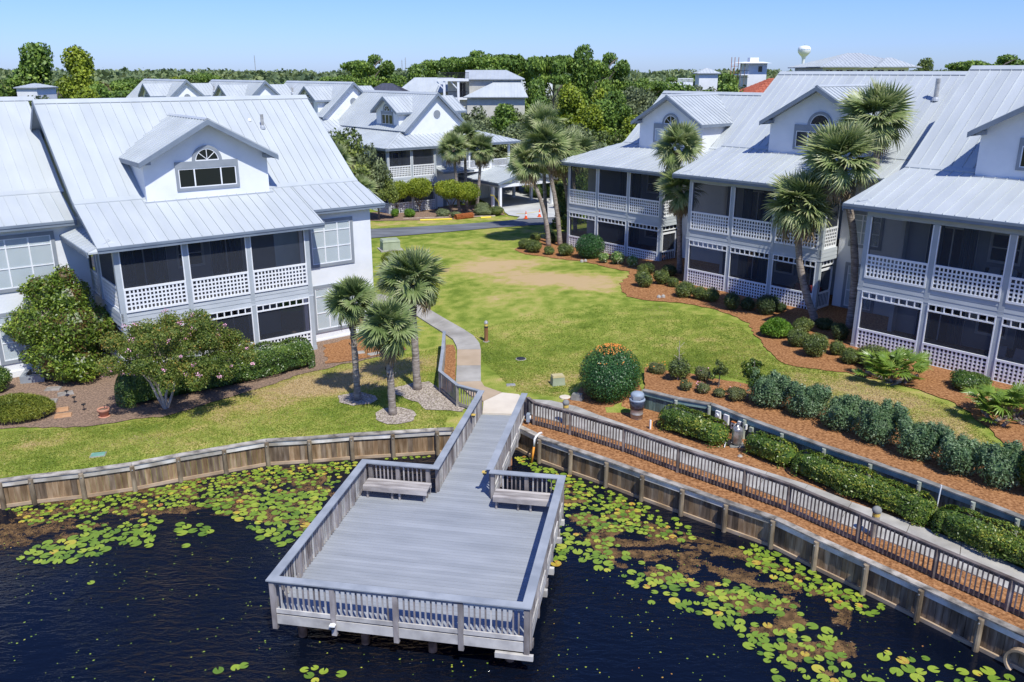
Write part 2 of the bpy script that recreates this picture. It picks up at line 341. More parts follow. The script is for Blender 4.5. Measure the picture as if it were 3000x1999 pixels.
# ------------------------------------------------------------------ mesh helpers
class MB:
    """collects polygons in 3-D, links them as one mesh object"""
    def __init__(s, off=(0, 0, 0)):
        s.v = []; s.f = []; s.off = off; s.cur = 0; s.mi = []
    def poly(s, pts):
        k = len(s.v)
        s.v.extend([(p[0] - s.off[0], p[1] - s.off[1], p[2] - s.off[2]) for p in pts])
        s.f.append(tuple(range(k, k + len(pts)))); s.mi.append(s.cur)
        return s
    def hexa(s, a, b):
        """a, b: two matching polygons (bottom, top), any vertex count"""
        k = len(s.v); n_ = len(a)
        for p in list(a) + list(b):
            s.v.append((p[0] - s.off[0], p[1] - s.off[1], p[2] - s.off[2]))
        s.f.append(tuple(range(k + n_ - 1, k - 1, -1))); s.f.append(tuple(range(k + n_, k + 2 * n_)))
        for i in range(n_):
            j = (i + 1) % n_
            s.f.append((k + i, k + j, k + n_ + j, k + n_ + i))
        s.mi += [s.cur] * (n_ + 2)
        return s
    def box(s, x0, x1, y0, y1, z0, z1):
        return s.hexa([(x0, y0, z0), (x1, y0, z0), (x1, y1, z0), (x0, y1, z0)], [(x0, y0, z1), (x1, y0, z1), (x1, y1, z1), (x0, y1, z1)])
    def bar(s, a, b, w, h, up=(0, 0, 1)):
        """box beam from a to b; w sideways, h along up; a,b on its centre line"""
        a = Vector(a); b = Vector(b); d = (b - a)
        if d.length < 1e-6: return s
        d.normalize(); u = Vector(up)
        sd_ = d.cross(u)
        if sd_.length < 1e-4:
            sd_ = d.cross(Vector((1, 0, 0)))
        sd_.normalize(); u = sd_.cross(d).normalized()
        A = [a + sd_ * (i * w / 2) + u * (j * h / 2) for i, j in ((-1, -1), (1, -1), (1, 1), (-1, 1))]
        B = [p + (b - a) for p in A]
        return s.hexa(A, B)
    def tube(s, pts, rads, n_=8, cap=True):
        pts = [Vector(p) for p in pts]
        if isinstance(rads, (int, float)): rads = [rads] * len(pts)
        rings = []
        prev = None
        for i, p in enumerate(pts):
            if i == 0: d = pts[1] - p
            elif i == len(pts) - 1: d = p - pts[i - 1]
            else: d = pts[i + 1] - pts[i - 1]
            d.normalize()
            if prev is None:
                a = d.cross(Vector((0, 0, 1)))
                if a.length < 1e-3: a = Vector((1, 0, 0))
                a.normalize()
            else:
                a = (prev - d * prev.dot(d)).normalized()
            prev = a
            b_ = d.cross(a)
            k = len(s.v)
            for j in range(n_):
                t_ = 2 * math.pi * j / n_
                q = p + (a * math.cos(t_) + b_ * math.sin(t_)) * rads[i]
                s.v.append((q[0] - s.off[0], q[1] - s.off[1], q[2] - s.off[2]))
            rings.append(k)
        for r0, r1 in zip(rings, rings[1:]):
            for j in range(n_):
                j2 = (j + 1) % n_
                s.f.append((r0 + j, r0 + j2, r1 + j2, r1 + j)); s.mi.append(s.cur)
        if cap:
            s.f.append(tuple(rings[0] + j for j in reversed(range(n_)))); s.mi.append(s.cur)
            s.f.append(tuple(rings[-1] + j for j in range(n_))); s.mi.append(s.cur)
        return s
    def lathe(s, c, prof, n_=16):
        """prof: list of (r, z) bottom to top about vertical axis at c"""
        return s.tube_rings([[(c[0] + r * math.cos(2 * math.pi * j / n_), c[1] + r * math.sin(2 * math.pi * j / n_), c[2] + z) for j in range(n_)] for r, z in prof])
    def tube_rings(s, rings):
        ks = []
        for R_ in rings:
            ks.append(len(s.v))
            s.v.extend([(p[0] - s.off[0], p[1] - s.off[1], p[2] - s.off[2]) for p in R_])
        n_ = len(rings[0])
        for r0, r1 in zip(ks, ks[1:]):
            for j in range(n_):
                j2 = (j + 1) % n_
                s.f.append((r0 + j, r0 + j2, r1 + j2, r1 + j)); s.mi.append(s.cur)
        s.f.append(tuple(ks[0] + j for j in reversed(range(n_)))); s.mi.append(s.cur)
        s.f.append(tuple(ks[-1] + j for j in range(n_))); s.mi.append(s.cur)
        return s
    def build(s, name, mat, parent=None, label=None, kind=None, smooth=False, mats=None):
        me = bpy.data.meshes.new(name)
        me.from_pydata(s.v, [], s.f)
        for mm in (mats or [mat]):
            me.materials.append(MATS[mm])
        if mats:
            me.polygons.foreach_set('material_index', s.mi)
        if smooth:
            me.polygons.foreach_set('use_smooth', [True] * len(s.f))
        me.update()
        return link(name, me, parent, label, kind)

def link(name, me, parent=None, label=None, kind=None):
    o = bpy.data.objects.new(name, me)
    COL.objects.link(o)
    if parent: o.parent = parent
    if label: o['label'] = label
    if kind: o['kind'] = kind
    return o

def tag(o, label, cat, group=None, kind=None):
    if label: o['label'] = label
    if cat: o['category'] = cat
    if group: o['group'] = group
    if kind: o['kind'] = kind
    return o

def thing(name, label, cat, loc=(0, 0, 0), rz=0.0, group=None):
    o = bpy.data.objects.new(name, None)
    o.empty_display_size = 0.3
    COL.objects.link(o)
    o.location = loc; o.rotation_euler = (0, 0, rz)
    return tag(o, label, cat, group)

def copy_tree(o, parent=None, **kw):
    c = o.copy(); COL.objects.link(c); c.parent = parent
    for ch in list(o.children):
        copy_tree(ch, c)
    return c

def leaves(name, P, N, size, mat, parent=None, aspect=0.5, flat=0.6, tone=None, seed=1, label=None, kind=None, sizevar=0.35, upbias=0.0):
    """P (n,3) leaf centres, N (n,3) preferred normals; each leaf a diamond of two triangles sharing an edge"""
    r = np.random.default_rng(seed)
    n_ = len(P)
    nr = r.normal(size=(n_, 3)); nr /= np.linalg.norm(nr, axis=1)[:, None]
    nn = N * flat + nr * (1 - flat)
    nn[:, 2] += upbias
    nn /= np.linalg.norm(nn, axis=1)[:, None] + 1e-9
    t_ = np.cross(nn, r.normal(size=(n_, 3))); t_ /= np.linalg.norm(t_, axis=1)[:, None] + 1e-9
    b_ = np.cross(nn, t_)
    s_ = size * (1 + sizevar * r.uniform(-1, 1, n_))[:, None]
    V = np.empty((n_, 4, 3))
    V[:, 0] = P - t_ * s_ * 0.5
    V[:, 1] = P + b_ * s_ * aspect * 0.5 - nn * s_ * 0.06
    V[:, 2] = P + t_ * s_ * 0.5
    V[:, 3] = P - b_ * s_ * aspect * 0.5 - nn * s_ * 0.06
    me = bpy.data.meshes.new(name)
    me.vertices.add(4 * n_); me.loops.add(4 * n_); me.polygons.add(n_)
    me.vertices.foreach_set('co', V.reshape(-1).astype(np.float32))
    me.loops.foreach_set('vertex_index', np.arange(4 * n_, dtype=np.int32))
    me.polygons.foreach_set('loop_start', np.arange(0, 4 * n_, 4, dtype=np.int32))
    me.polygons.foreach_set('loop_total', np.full(n_, 4, dtype=np.int32))
    me.update(calc_edges=True)
    at_ = me.attributes.new('tone', 'FLOAT', 'FACE')
    tn = tone if tone is not None else np.clip(r.normal(0.5, 0.22, n_), 0, 1)
    at_.data.foreach_set('value', tn.astype(np.float32))
    me.materials.append(MATS[mat])
    return link(name, me, parent, label, kind)

def sphere_dirs(n_, r):
    d = r.normal(size=(n_, 3)); return d / np.linalg.norm(d, axis=1)[:, None]

def lobes_points(lobes, n_, r, shell=(0.72, 1.02), up=True):
    """lobes: list of (cx,cy,cz,rx,ry,rz); points near the outside of the union"""
    L_ = np.array(lobes); area = (L_[:, 3] * L_[:, 4] + L_[:, 4] * L_[:, 5] + L_[:, 3] * L_[:, 5])
    k = r.choice(len(L_), size=int(n_ * 1.8), p=area / area.sum())
    d = sphere_dirs(len(k), r)
    rr = r.uniform(shell[0], shell[1], len(k))[:, None]
    P = L_[k, :3] + d * L_[k, 3:6] * rr
    N = d / L_[k, 3:6]; N /= np.linalg.norm(N, axis=1)[:, None]
    keep = np.ones(len(P), bool)
    for i in range(len(L_)):
        q = (P - L_[i, :3]) / L_[i, 3:6]
        keep &= (np.sum(q * q, axis=1) > shell[0] ** 2 * 0.8) | (k == i)
    P = P[keep]; N = N[keep]
    return P[:n_], N[:n_]

# ------------------------------------------------------------------ terrain height
def sm(t_):
    t_ = max(0.0, min(1.0, t_)); return t_ * t_ * (3 - 2 * t_)
WALL = [(5.37, 32.38), (6.60, 31.43), (7.81, 30.82), (8.84, 29.41), (9.86, 28.14), (10.91, 26.86), (12.02, 25.65), (13.07, 24.38), (14.11, 23.05), (14.87, 22.02), (17.3, 18.6), (20.6, 13.8), (25.5, 6.0)]
def Tup(x, y):
    u = .6613 * x - .7501 * y; v = .7501 * x + .6613 * y
    k = sm((u + 25) / 5)
    hi = .80 * sm((v - 24.3) / 1.7)
    ram = .75 * sm((v - 25) / 11) * (1 - .45 * sm((-u - 33) / 12)) * sm((82 - y) / 14)
    up = k * hi + (1 - k) * ram
    Lx = x * .788 + y * .6157; Ly = -x * .6157 + y * .788
    dn = -.42 * sm((Ly - 31) / 7) * sm((25 - Lx) / 5) * sm((55 - Ly) / 4)
    return up + dn
def below_wall(x, y):
    if y > 32.38: return False
    for a, b_ in zip(WALL, WALL[1:]):
        if b_[1] <= y <= a[1]:
            t_ = (y - a[1]) / (b_[1] - a[1]); return x < a[0] + t_ * (b_[0] - a[0])
    return y < 6
def T(x, y):
    if -2.6 < x < 0.6 and 29.5 < y < 31.5: return -0.16
    if x > 2.0 and below_wall(x, y): return 0.0
    return Tup(x, y)
# ------------------------------------------------------------------ ground, water, beds, paths
BULK_L = [(-40.0, 9.0), (-30.0, 18.0), (-24.0, 22.4), (-20.0, 24.7), (-17.32, 25.85), (-16.43, 26.16), (-14.9, 26.57), (-13.41, 27.13), (-12.06, 27.83), (-10.62, 28.49), (-9.22, 29.13), (-7.65, 29.35), (-6.12, 29.66), (-4.58, 29.88), (-2.9, 30.14), (-2.25, 30.21)]
BULK_R = [(0.2, 30.55), (1.16, 29.35), (2.25, 28.4), (3.46, 27.4), (4.58, 26.38), (5.76, 25.36), (6.95, 24.33), (8.18, 23.3), (9.11, 22.08), (10.1, 20.87), (11.07, 19.64), (12.02, 18.4), (13.2, 16.9), (14.5, 15.2), (17.5, 11.2), (24.0, 3.0)]
POND = BULK_L + [(-1.0, 30.4)] + BULK_R + [(30, -8), (30, -40), (-48, -40), (-48, -8)]

def seg_dist(px, py, poly, closed=False):
    best = 1e9
    P_ = list(poly) + ([poly[0]] if closed else [])
    for (ax, ay), (bx, by) in zip(P_, P_[1:]):
        dx, dy = bx - ax, by - ay
        t_ = max(0, min(1, ((px - ax) * dx + (py - ay) * dy) / (dx * dx + dy * dy)))
        best = min(best, math.hypot(px - ax - t_ * dx, py - ay - t_ * dy))
    return best

def inside(px, py, poly):
    c = False
    for (ax, ay), (bx, by) in zip(poly, poly[1:] + poly[:1]):
        if (ay > py) != (by > py) and px < (bx - ax) * (py - ay) / (by - ay) + ax: c = not c
    return c

def offset_poly(poly, d, closed=True):
    """offset each vertex along the averaged left normal"""
    out = []; n_ = len(poly)
    for i in range(n_):
        a = poly[i - 1] if (i > 0 or closed) else poly[i]
        b_ = poly[i]
        c = poly[(i + 1) % n_] if (i < n_ - 1 or closed) else poly[i]
        v1 = Vector((b_[0] - a[0], b_[1] - a[1])); v2 = Vector((c[0] - b_[0], c[1] - b_[1]))
        if v1.length > 0: v1.normalize()
        if v2.length > 0: v2.normalize()
        t_ = v1 + v2
        if t_.length < 1e-6: t_ = v1
        t_.normalize()
        cosh = max(0.4, abs(t_.dot(v1 if v1.length > 0 else v2)))
        out.append((b_[0] - t_.y * d / cosh, b_[1] + t_.x * d / cosh))
    return out

# dry patches of the lawn: centre, radii, rotation (deg), strength
DRY = [(-1.2, 57.5, 3.6, 2.6, 20, .9), (2.6, 52.5, 5.0, 2.4, -25, 1.15), (4.6, 50.4, 3.0, 1.6, -30, .9), (-1.5, 66.5, 4.5, 1.6, 15, .5), (0.3, 48, 2.4, 1.4, 0, .28),
       (-4.2, 53.4, 1.4, .8, 10, .5), (2.0, 35.6, 1.5, .55, 25, .75), (3.4, 36.2, 1.6, .45, 20, .6), (14.6, 31.6, 2.6, 1.6, -50, .8), (15.8, 28.4, 1.3, 2.0, -15, .85), (12.9, 32.6, 1.6, .9, -40, .55),
       (9.6, 39.0, 1.2, .8, -20, .3), (12.4, 34.2, .9, .35, -20, .7), (7.6, 44.2, 1.6, 1.0, -20, .3),
       (-8.4, 35.6, 3.6, 2.3, 25, 1.2), (-10.2, 33.2, 3.4, 1.3, 28, .80), (-5.6, 37.6, 2.6, 2.0, 30, .85), (-6.6, 31.2, 1.8, .7, 10, .25), (-12.6, 30.2, 3.0, .7, 20, .35), (-17.5, 29.3, 1.8, .6, 15, .35), (-3.6, 39.3, .8, 1.6, 0, .35),
       (-9.5, 76, 6.5, 1.6, 18, .62), (-3.2, 79.2, 3.5, 1.2, 12, .65), (-11, 28.6, 1.5, .5, 20, .25)]
def dryness(x, y):
    d = 0.30
    for cx, cy, rx, ry, a, s_ in DRY:
        c_, q = math.cos(rad(a)), math.sin(rad(a))
        u = ((x - cx) * c_ + (y - cy) * q) / rx; v = (-(x - cx) * q + (y - cy) * c_) / ry
        d = max(d, 0.30 + (s_ - 0.12) * math.exp(-1.3 * (u * u + v * v)))
    return d

def cdt_mesh(name, outline, zf, mat, step=0.6, kind='structure', extra=None, label=None, inner=None, jitter=0.0, subdiv=None):
    """triangulate a polygon with interior points, drape it with zf(x,y)"""
    pts = []
    edges = []
    P_ = []
    sd_ = subdiv or step
    for a, b_ in zip(outline, outline[1:] + outline[:1]):
        L_ = math.hypot(b_[0] - a[0], b_[1] - a[1]); k = max(1, int(L_ / sd_))
        for i in range(k):
            P_.append((a[0] + (b_[0] - a[0]) * i / k, a[1] + (b_[1] - a[1]) * i / k))
    if jitter:
        q = []
        for i, p_ in enumerate(P_):
            a = P_[i - 1]; c = P_[(i + 1) % len(P_)]
            t_ = Vector((c[0] - a[0], c[1] - a[1])).normalized()
            j_ = random.uniform(-jitter, jitter)
            q.append((p_[0] - t_.y * j_, p_[1] + t_.x * j_))
        P_ = q
    n0 = len(P_)
    pts = [Vector(p_) for p_ in P_]
    edges = [(i, (i + 1) % n0) for i in range(n0)]
    xs = [p_[0] for p_ in P_]; ys = [p_[1] for p_ in P_]
    x = min(xs) + step / 2
    while x < max(xs):
        y = min(ys) + step / 2
        while y < max(ys):
            if inside(x, y, P_) and seg_dist(x, y, P_, True) > step * 0.35:
                pts.append(Vector((x, y)))
            y += step
        x += step
    vo, eo, fo, _, _, _ = delaunay_2d_cdt(pts, edges, [], 1, 1e-5)
    me = bpy.data.meshes.new(name)
    me.from_pydata([(v.x, v.y, zf(v.x, v.y)) for v in vo], [], [tuple(f_) for f_ in fo])
    me.materials.append(MATS[mat])
    me.polygons.foreach_set('use_smooth', [True] * len(me.polygons))
    me.update()
    return link(name, me, None, label, kind)

# --- the ground: one sheet with the pond cut down into it, out to the horizon
gp = []; ge = []
def add_ring(poly, step=1.0):
    k0 = len(gp); P_ = []
    for a, b_ in zip(poly, poly[1:] + poly[:1]):
        L_ = math.hypot(b_[0] - a[0], b_[1] - a[1]); k = max(1, int(L_ / step))
        for i in range(k): P_.append((a[0] + (b_[0] - a[0]) * i / k, a[1] + (b_[1] - a[1]) * i / k))
    for p_ in P_: gp.append(Vector(p_))
    for i in range(len(P_)): ge.append((k0 + i, k0 + (i + 1) % len(P_)))
POND_IN = offset_poly(POND, -0.05)
if not inside(*POND_IN[8], POND): POND_IN = offset_poly(POND, 0.05)
add_ring(POND, 1.0); add_ring(POND_IN, 1.0)
wl_hi = [(x + .06 * .76, y + .06 * .65) for x, y in WALL[:-1]]
wl_lo = [(x - .025 * .76, y - .025 * .65) for x, y in WALL[:-1]]
for line in (wl_hi, wl_lo):
    k0 = len(gp)
    for p_ in line: gp.append(Vector(p_))
    for i in range(len(line) - 1): ge.append((k0 + i, k0 + i + 1))
n_lines = len(gp)
def grid(x0, x1, y0, y1, st, skip=None, cl=0.5):
    y = y0
    while y <= y1:
        x = x0
        while x <= x1:
            if not (skip and skip(x, y)):
                if not (inside(x, y, POND)) and seg_dist(x, y, BULK_L[2:] ) > cl and seg_dist(x, y, BULK_R[:-1]) > cl and seg_dist(x, y, WALL[:-1]) > cl * 0.8:
                    gp.append(Vector((x + 1e-3 * random.random(), y)))
            x += st
        y += st
grid(-26, 26, 14, 84, 0.8)
grid(-75, 75, 2, 150, 4.0, skip=lambda x, y: -27 < x < 27 and 13 < y < 85, cl=2)
for R_ in (220, 420, 900, 2200, 4500):
    for i in range(28):
        a = 2 * math.pi * i / 28; gp.append(Vector((R_ * math.cos(a), 60 + R_ * math.sin(a))))
vo, eo, fo, ov, _, _ = delaunay_2d_cdt(gp, ge, [], 0, 1e-5)
def ground_z(x, y):
    if inside(x, y, POND) and seg_dist(x, y, POND, True) > 0.02: return -2.6
    return T(x, y)
gme = bpy.data.meshes.new('lawn')
gme.from_pydata([(v.x, v.y, ground_z(v.x, v.y)) for v in vo], [], [tuple(f_) for f_ in fo])
gme.materials.append(MATS['lawn'])
gme.polygons.foreach_set('use_smooth', [True] * len(gme.polygons))
at_ = gme.attributes.new('dry', 'FLOAT', 'POINT')
at_.data.foreach_set('value', [dryness(v.x, v.y) if abs(v.x) < 30 and v.y < 90 else 0.35 for v in vo])
gme.update()
link('ground', gme, None, 'green lawn with straw coloured dry patches around the pond and houses', 'structure')

wm = MB(); wm.poly([(-48, -40, -.95), (30, -40, -.95), (30, 31.2, -.95), (-48, 31.2, -.95)])
link_w = wm.build('water', 'water', None, 'dark blue rippled pond water', 'structure')

off = lambda d: (lambda x, y: T(x, y) + d)
# pine straw and mulch beds
cdt_mesh('pine_straw_bed', [(0.17, 62.86), (0.95, 61.08), (2.16, 60.51), (3.31, 59.29), (4.56, 58.56), (5.8, 56.96), (7.02, 54.91), (7.73, 54.23), (7.35, 52.6), (6.67, 50.82), (6.48, 49.1), (6.68, 47.66), (7.44, 46.8), (8.66, 46.48), (9.86, 45.99), (11.28, 44.71), (12.07, 42.9), (12.27, 42.02), (12.03, 40.12), (12.01, 38.44), (11.93, 36.91), (11.98, 35.9), (12.46, 35.28), (13.33, 34.86), (14.45, 34.42), (14.75, 33.99), (15.53, 33.5), (16.15, 32.87), (16.79, 32.08), (17.28, 31.19), (17.42, 30.27), (17.28, 28.87), (17.37, 28.01), (17.14, 27.09), (17.62, 26.2), (19, 25), (30, 25), (30, 40), (24, 55), (14, 70), (5, 71), (1.2, 66)],
         off(0.035), 'straw', 0.7, jitter=0.10, subdiv=0.3, label='orange pine straw bed along the right row of houses')
cdt_mesh('pine_straw_bed', [(5.52, 32.96), (5.75, 34.6), (5.89, 35.4), (7.0, 34.85), (7.6, 34.5), (8.4, 33.7), (9.4, 33.26), (10.7, 32.3), (12.1, 30.6), (13.4, 29.3), (15.0, 27.2), (16.4, 25.4), (17.8, 24.2), (21, 20), (25, 12)] + [(x + .08, y + .07) for x, y in WALL[-2::-1]],
         lambda x, y: max(Tup(x, y), 0.70) + 0.035, 'straw', 0.5, jitter=0.03, subdiv=0.3, label='pine straw bed held up by the green retaining wall')
cdt_mesh('pine_straw_bed', [(0.75, 31.9), (1.0, 32.9), (2.1, 32.98), (2.24, 33.42), (2.6, 33.7), (3.02, 34.7), (4.2, 35.1), (5.4, 34.3)] + [(x - .05, y - .04) for x, y in WALL] + [(x + .01, y + .01) for x, y in BULK_R[::-1]] + [(0.5, 31.4)],
         lambda x, y: 0.03 + (T(x, y) if y > 32.42 else 0), 'straw', 0.6, jitter=0.02, subdiv=0.35, label='pine straw bed between the bulkhead and the retaining wall')
cdt_mesh('mulch_bed', [(-30, 27.5), (-23, 29.6), (-21.5, 30.7), (-20.49, 31.0), (-19.6, 31.3), (-17.72, 30.9), (-16.29, 31.24), (-15.6, 31.5), (-14.26, 31.75), (-13.2, 32.9), (-11.43, 34.9), (-10.1, 36.9), (-9.1, 37.8), (-7.9, 38.9), (-7.48, 39.2), (-6.25, 40.1), (-5.37, 40.8), (-5.75, 41.6), (-6.9, 42.8), (-7.6, 45), (-7.6, 50), (-16, 48), (-30, 40)],
         off(0.03), 'mulch', 0.7, jitter=0.12, subdiv=0.3, label='brown mulch and leaf litter bed in front of the left house')
cdt_mesh('pine_straw_bed', [(-9.0, 38.9), (-7.9, 39.15), (-6.9, 39.75), (-6.25, 40.3), (-5.45, 40.9), (-5.7, 41.6), (-6.9, 42.7), (-7.6, 44), (-9.8, 42)],
         off(0.055), 'straw', 0.5, jitter=0.1, subdiv=0.25, label='small patch of pine straw at the right corner of the left house')
cdt_mesh('mulch_bed', [(-3.35, 41.12), (-2.97, 41.0), (-2.78, 39.74), (-2.57, 36.41), (-2.52, 34.5), (-2.95, 33.9), (-3.08, 34.3), (-3.2, 38)],
         off(0.03), 'straw', 0.4, jitter=0.02, subdiv=0.3, label='narrow pine straw strip between the path and its wooden railing')
def ring_bed(cx, cy, pts, lab):
    return cdt_mesh('sand_bed', pts, off(0.03), 'gravel', 0.4, jitter=0.05, subdiv=0.2, label=lab)
ring_bed(0, 0, [(-5.5, 31.85), (-5.3, 32.3), (-4.71, 32.5), (-4.1, 32.2), (-3.86, 31.6), (-3.95, 31.0), (-4.4, 30.68), (-4.9, 30.66), (-5.35, 31.0)], 'round sandy ring at the foot of the front palm')
ring_bed(0, 0, [(-7.4, 33.7), (-7.2, 33.0), (-6.6, 32.6), (-5.9, 32.8), (-5.65, 33.3), (-6.0, 33.9), (-6.7, 34.2)], 'round sandy ring at the foot of the left palm')
ring_bed(0, 0, [(-5.19, 34.7), (-4.43, 35.3), (-3.69, 35.5), (-3.11, 34.5), (-2.4, 33.3), (-1.9, 32.55), (-2.0, 31.95), (-2.75, 32.1), (-3.54, 32.2), (-4.0, 33.0), (-4.7, 33.66), (-5.1, 34.0)], 'sandy mulch patch at the foot of the tall palm beside the boardwalk')
# bed in front of the middle house
cdt_mesh('mulch_bed', [(-14.5, 78.3), (-12.74, 77.6), (-10.01, 78.0), (-7.5, 78.4), (-5.25, 79.0), (-2.4, 80.9), (-0.8, 81.6), (-0.9, 84.6), (-3.2, 88.5), (-7.5, 87), (-14, 83)],
         off(0.03), 'mulch', 0.8, jitter=0.12, subdiv=0.4, label='mulch bed in front of the middle house')
cdt_mesh('road', [(-60, 36.5), (-30, 58.6), (-16.5, 65.3), (-11.15, 67.52), (-8.21, 68.82), (-4.75, 70.75), (-1.11, 73.0), (2.74, 74.95), (4.76, 75.6), (12, 78.5), (30, 84), (70, 92), (70, 97), (30, 89.5), (14, 84.5), (5, 80.9), (3.95, 79.6), (0.43, 78.42), (-1.96, 76.76), (-5.02, 74.95), (-7.98, 73.64), (-10.87, 72.46), (-16, 70.6), (-30, 63.2), (-60, 41.5)],
         off(0.05), 'asphalt', 1.0, label='grey asphalt lane between the lawn and the middle house')
cdt_mesh('driveway', [(-0.85, 85.2), (-0.7, 83), (-0.3, 81.2), (0.75, 80.2), (0.44, 78.6), (3.95, 79.7), (5.4, 81.2), (6.5, 84), (4.2, 91), (4.5, 104), (-1.5, 104), (-3.5, 92), (-2.0, 87)],
         off(0.085), 'driveway', 1.0, label='pale concrete driveway under the carport')
# concrete path as separate slabs
PL = [(-9.5, 49.8), (-7.3, 47.7), (-5.45, 46.14), (-4.29, 44.1), (-3.57, 42.82), (-3.07, 41.82), (-2.82, 40.69), (-2.74, 40.05), (-2.6, 37.51), (-2.5, 35.3), (-1.75, 33.6), (-1.2, 31.72)]
PR = [(-8.9, 51.4), (-6.9, 49.6), (-5.0, 47.5), (-3.6, 45.0), (-2.58, 43.27), (-2.02, 42.21), (-1.65, 40.98), (-1.54, 39.97), (-1.46, 37.53), (-1.38, 35.41), (-1.2, 34.75), (-0.43, 34.02)]
def slab(poly, mat, lab=None, th=0.10, off_=0.075, parent=None):
    mb = MB(); g_ = 0.012
    cx = sum(p_[0] for p_ in poly) / len(poly); cy = sum(p_[1] for p_ in poly) / len(poly)
    q = [(cx + (x - cx) * (1 - g_ / max(.3, math.hypot(x - cx, y - cy))), cy + (y - cy) * (1 - g_ / max(.3, math.hypot(x - cx, y - cy)))) for x, y in poly]
    mb.hexa([(x, y, T(x, y) - th) for x, y in q], [(x, y, T(x, y) + off_) for x, y in q])
    return mb.build('slab', mat, parent, lab)
path = bpy.data.objects.new('path', None); COL.objects.link(path); path['kind'] = 'structure'; path['label'] = 'curving concrete footpath leading from the boardwalk past the left house'
for i in range(len(PL) - 3):
    m_ = 'concrete_tan' if i == 7 else 'concrete'
    slab([PL[i], PL[i + 1], PR[i + 1], PR[i]][::-1], m_, 'tan coloured slab' if i == 7 else None, parent=path)
slab([(-2.5, 35.3), (-1.78, 33.66), (-1.2, 33.0), (-0.43, 34.02), (-1.2, 34.75), (-1.38, 35.41)], 'concrete_tan', 'tan slab where the path meets the landing', parent=path)
slab([(-1.2, 31.72), (0.06, 31.60), (0.45, 33.3), (0.30, 33.78), (0.0, 33.88), (-0.43, 34.0), (-1.2, 32.98)], 'concrete_light', 'pale cream landing slab at the head of the boardwalk', parent=path)
# concrete walkway behind the long railing
WN = [(0.45, 31.9), (0.95, 31.4), (1.95, 30.75), (3.0, 29.85), (4.3, 28.75), (5.35, 27.75), (6.9, 26.3), (8.1, 25.15), (9.0, 24.2), (10.0, 23.0), (11.3, 21.65), (12.4, 20.5), (13.5, 19.2), (14.8, 17.4), (16.3, 15.3)]
WF = [(0.45, 33.3), (1.64, 33.1), (2.66, 32.45), (3.5, 31.5), (4.9, 30.1), (6.1, 28.9), (7.6, 27.5), (8.8, 26.45), (9.9, 25.5), (10.9, 24.3), (12.2, 23.0), (13.2, 21.9), (14.3, 20.3), (15.7, 18.3), (17.2, 16.1)]
walk = bpy.data.objects.new('walkway', None); COL.objects.link(walk); walk['kind'] = 'structure'; walk['label'] = 'pale concrete walkway behind the long wooden railing'
for i in range(len(WN) - 1):
    slab([WN[i], WN[i + 1], WF[i + 1], WF[i]], 'concrete_pale', parent=walk, off_=0.065)
# ------------------------------------------------------------------ dock
def jit(a): return random.uniform(-a, a)
DK = thing('dock', 'large grey timber dock with railings standing on piles in the pond', 'dock', (-4.6, 21.1, 0), rad(-10.17))
def dl(x, y): return (x, y)
_c, _s = math.cos(rad(-10.17)), math.sin(rad(-10.17))
DX0 = _c * -4.6 + _s * 21.1; DY0 = -_s * -4.6 + _c * 21.1     # dock base in the rotated frame
OFF = (DX0, DY0, 0)
xl, xr, yf, yb = -9.38, -2.60, 17.10, 24.22
wl_, wr_ = -6.95, -4.95
ye_ = 31.12
# platform boards run across the platform, long ends butted at random joints
pitch = 0.142
y = yf + 0.12
i = 0
while y < yb - 0.05:
    mb = MB(OFF); z0 = jit(0.0015)
    mb.box(xl + 0.10, xr - 0.10, y + 0.0035, y + pitch - 0.0035, -0.034 + z0, z0)
    mb.build('deck_board', 'deck_gray' if random.random() < .6 else 'deck_gray_b', DK)
    y += pitch; i += 1
while y < ye_ - 0.04:
    mb = MB(OFF); z0 = jit(0.0015)
    mb.box(wl_ + 0.10, wr_ - 0.12, y + 0.0035, min(y + pitch, ye_) - 0.0035, -0.034 + z0, z0)
    mb.build('deck_board', 'deck_gray' if random.random() < .6 else 'deck_gray_b', DK)
    y += pitch
# frame below: rim boards, joists, cross beams
fr = MB(OFF)
for a, b_ in [((xl + .10, yf + .13), (xr - .10, yf + .13)), ((xl + .13, yf + .15), (xl + .13, yb - .13)), ((xr - .13, yf + .15), (xr - .13, yb - .13)), ((xl + .10, yb - .13), (wl_ + .1, yb - .13)), ((wr_ - .1, yb - .13), (xr - .10, yb - .13)), ((wl_ + .13, yb - .1), (wl_ + .13, ye_)), ((wr_ - .13, yb - .1), (wr_ - .13, ye_))]:
    fr.bar((a[0], a[1], -.17), (b_[0], b_[1], -.17), .045, .255)
for k in range(14):
    x = xl + .5 + k * .44
    fr.bar((x, yf + .17, -.15), (x, yb - .17, -.15), .04, .20)
fr.build('frame', 'weathered', DK, 'weathered joists and rim boards under the deck')
for yy in (yf + .55, yf + 3.2, yf + 5.9):
    mb = MB(OFF); mb.box(xl + .28, xr - .02, yy - .07, yy + .07, -.48, -.272)
    mb.build('beam', 'weathered', DK)
for yy, xs in ((yf + .55, (xl + .62, xl + 2.35, xl + 4.15, xr - .62)), (yf + 3.2, (xl + .62, xl + 2.35, xl + 4.15, xr - .40)), (yf + 5.9, (xl + .62, xl + 2.5, xl + 4.4, xr - .40)), (26.2, (wl_ + .3, wr_ - .3)), (28.6, (wl_ + .3, wr_ - .3))):
    for x in xs:
        mb = MB(OFF); mb.tube([(x, yy, -2.7), (x + jit(.01), yy, -.45)], [.125, .115], 12)
        mb.build('pile', 'pile_wet', DK, smooth=True)
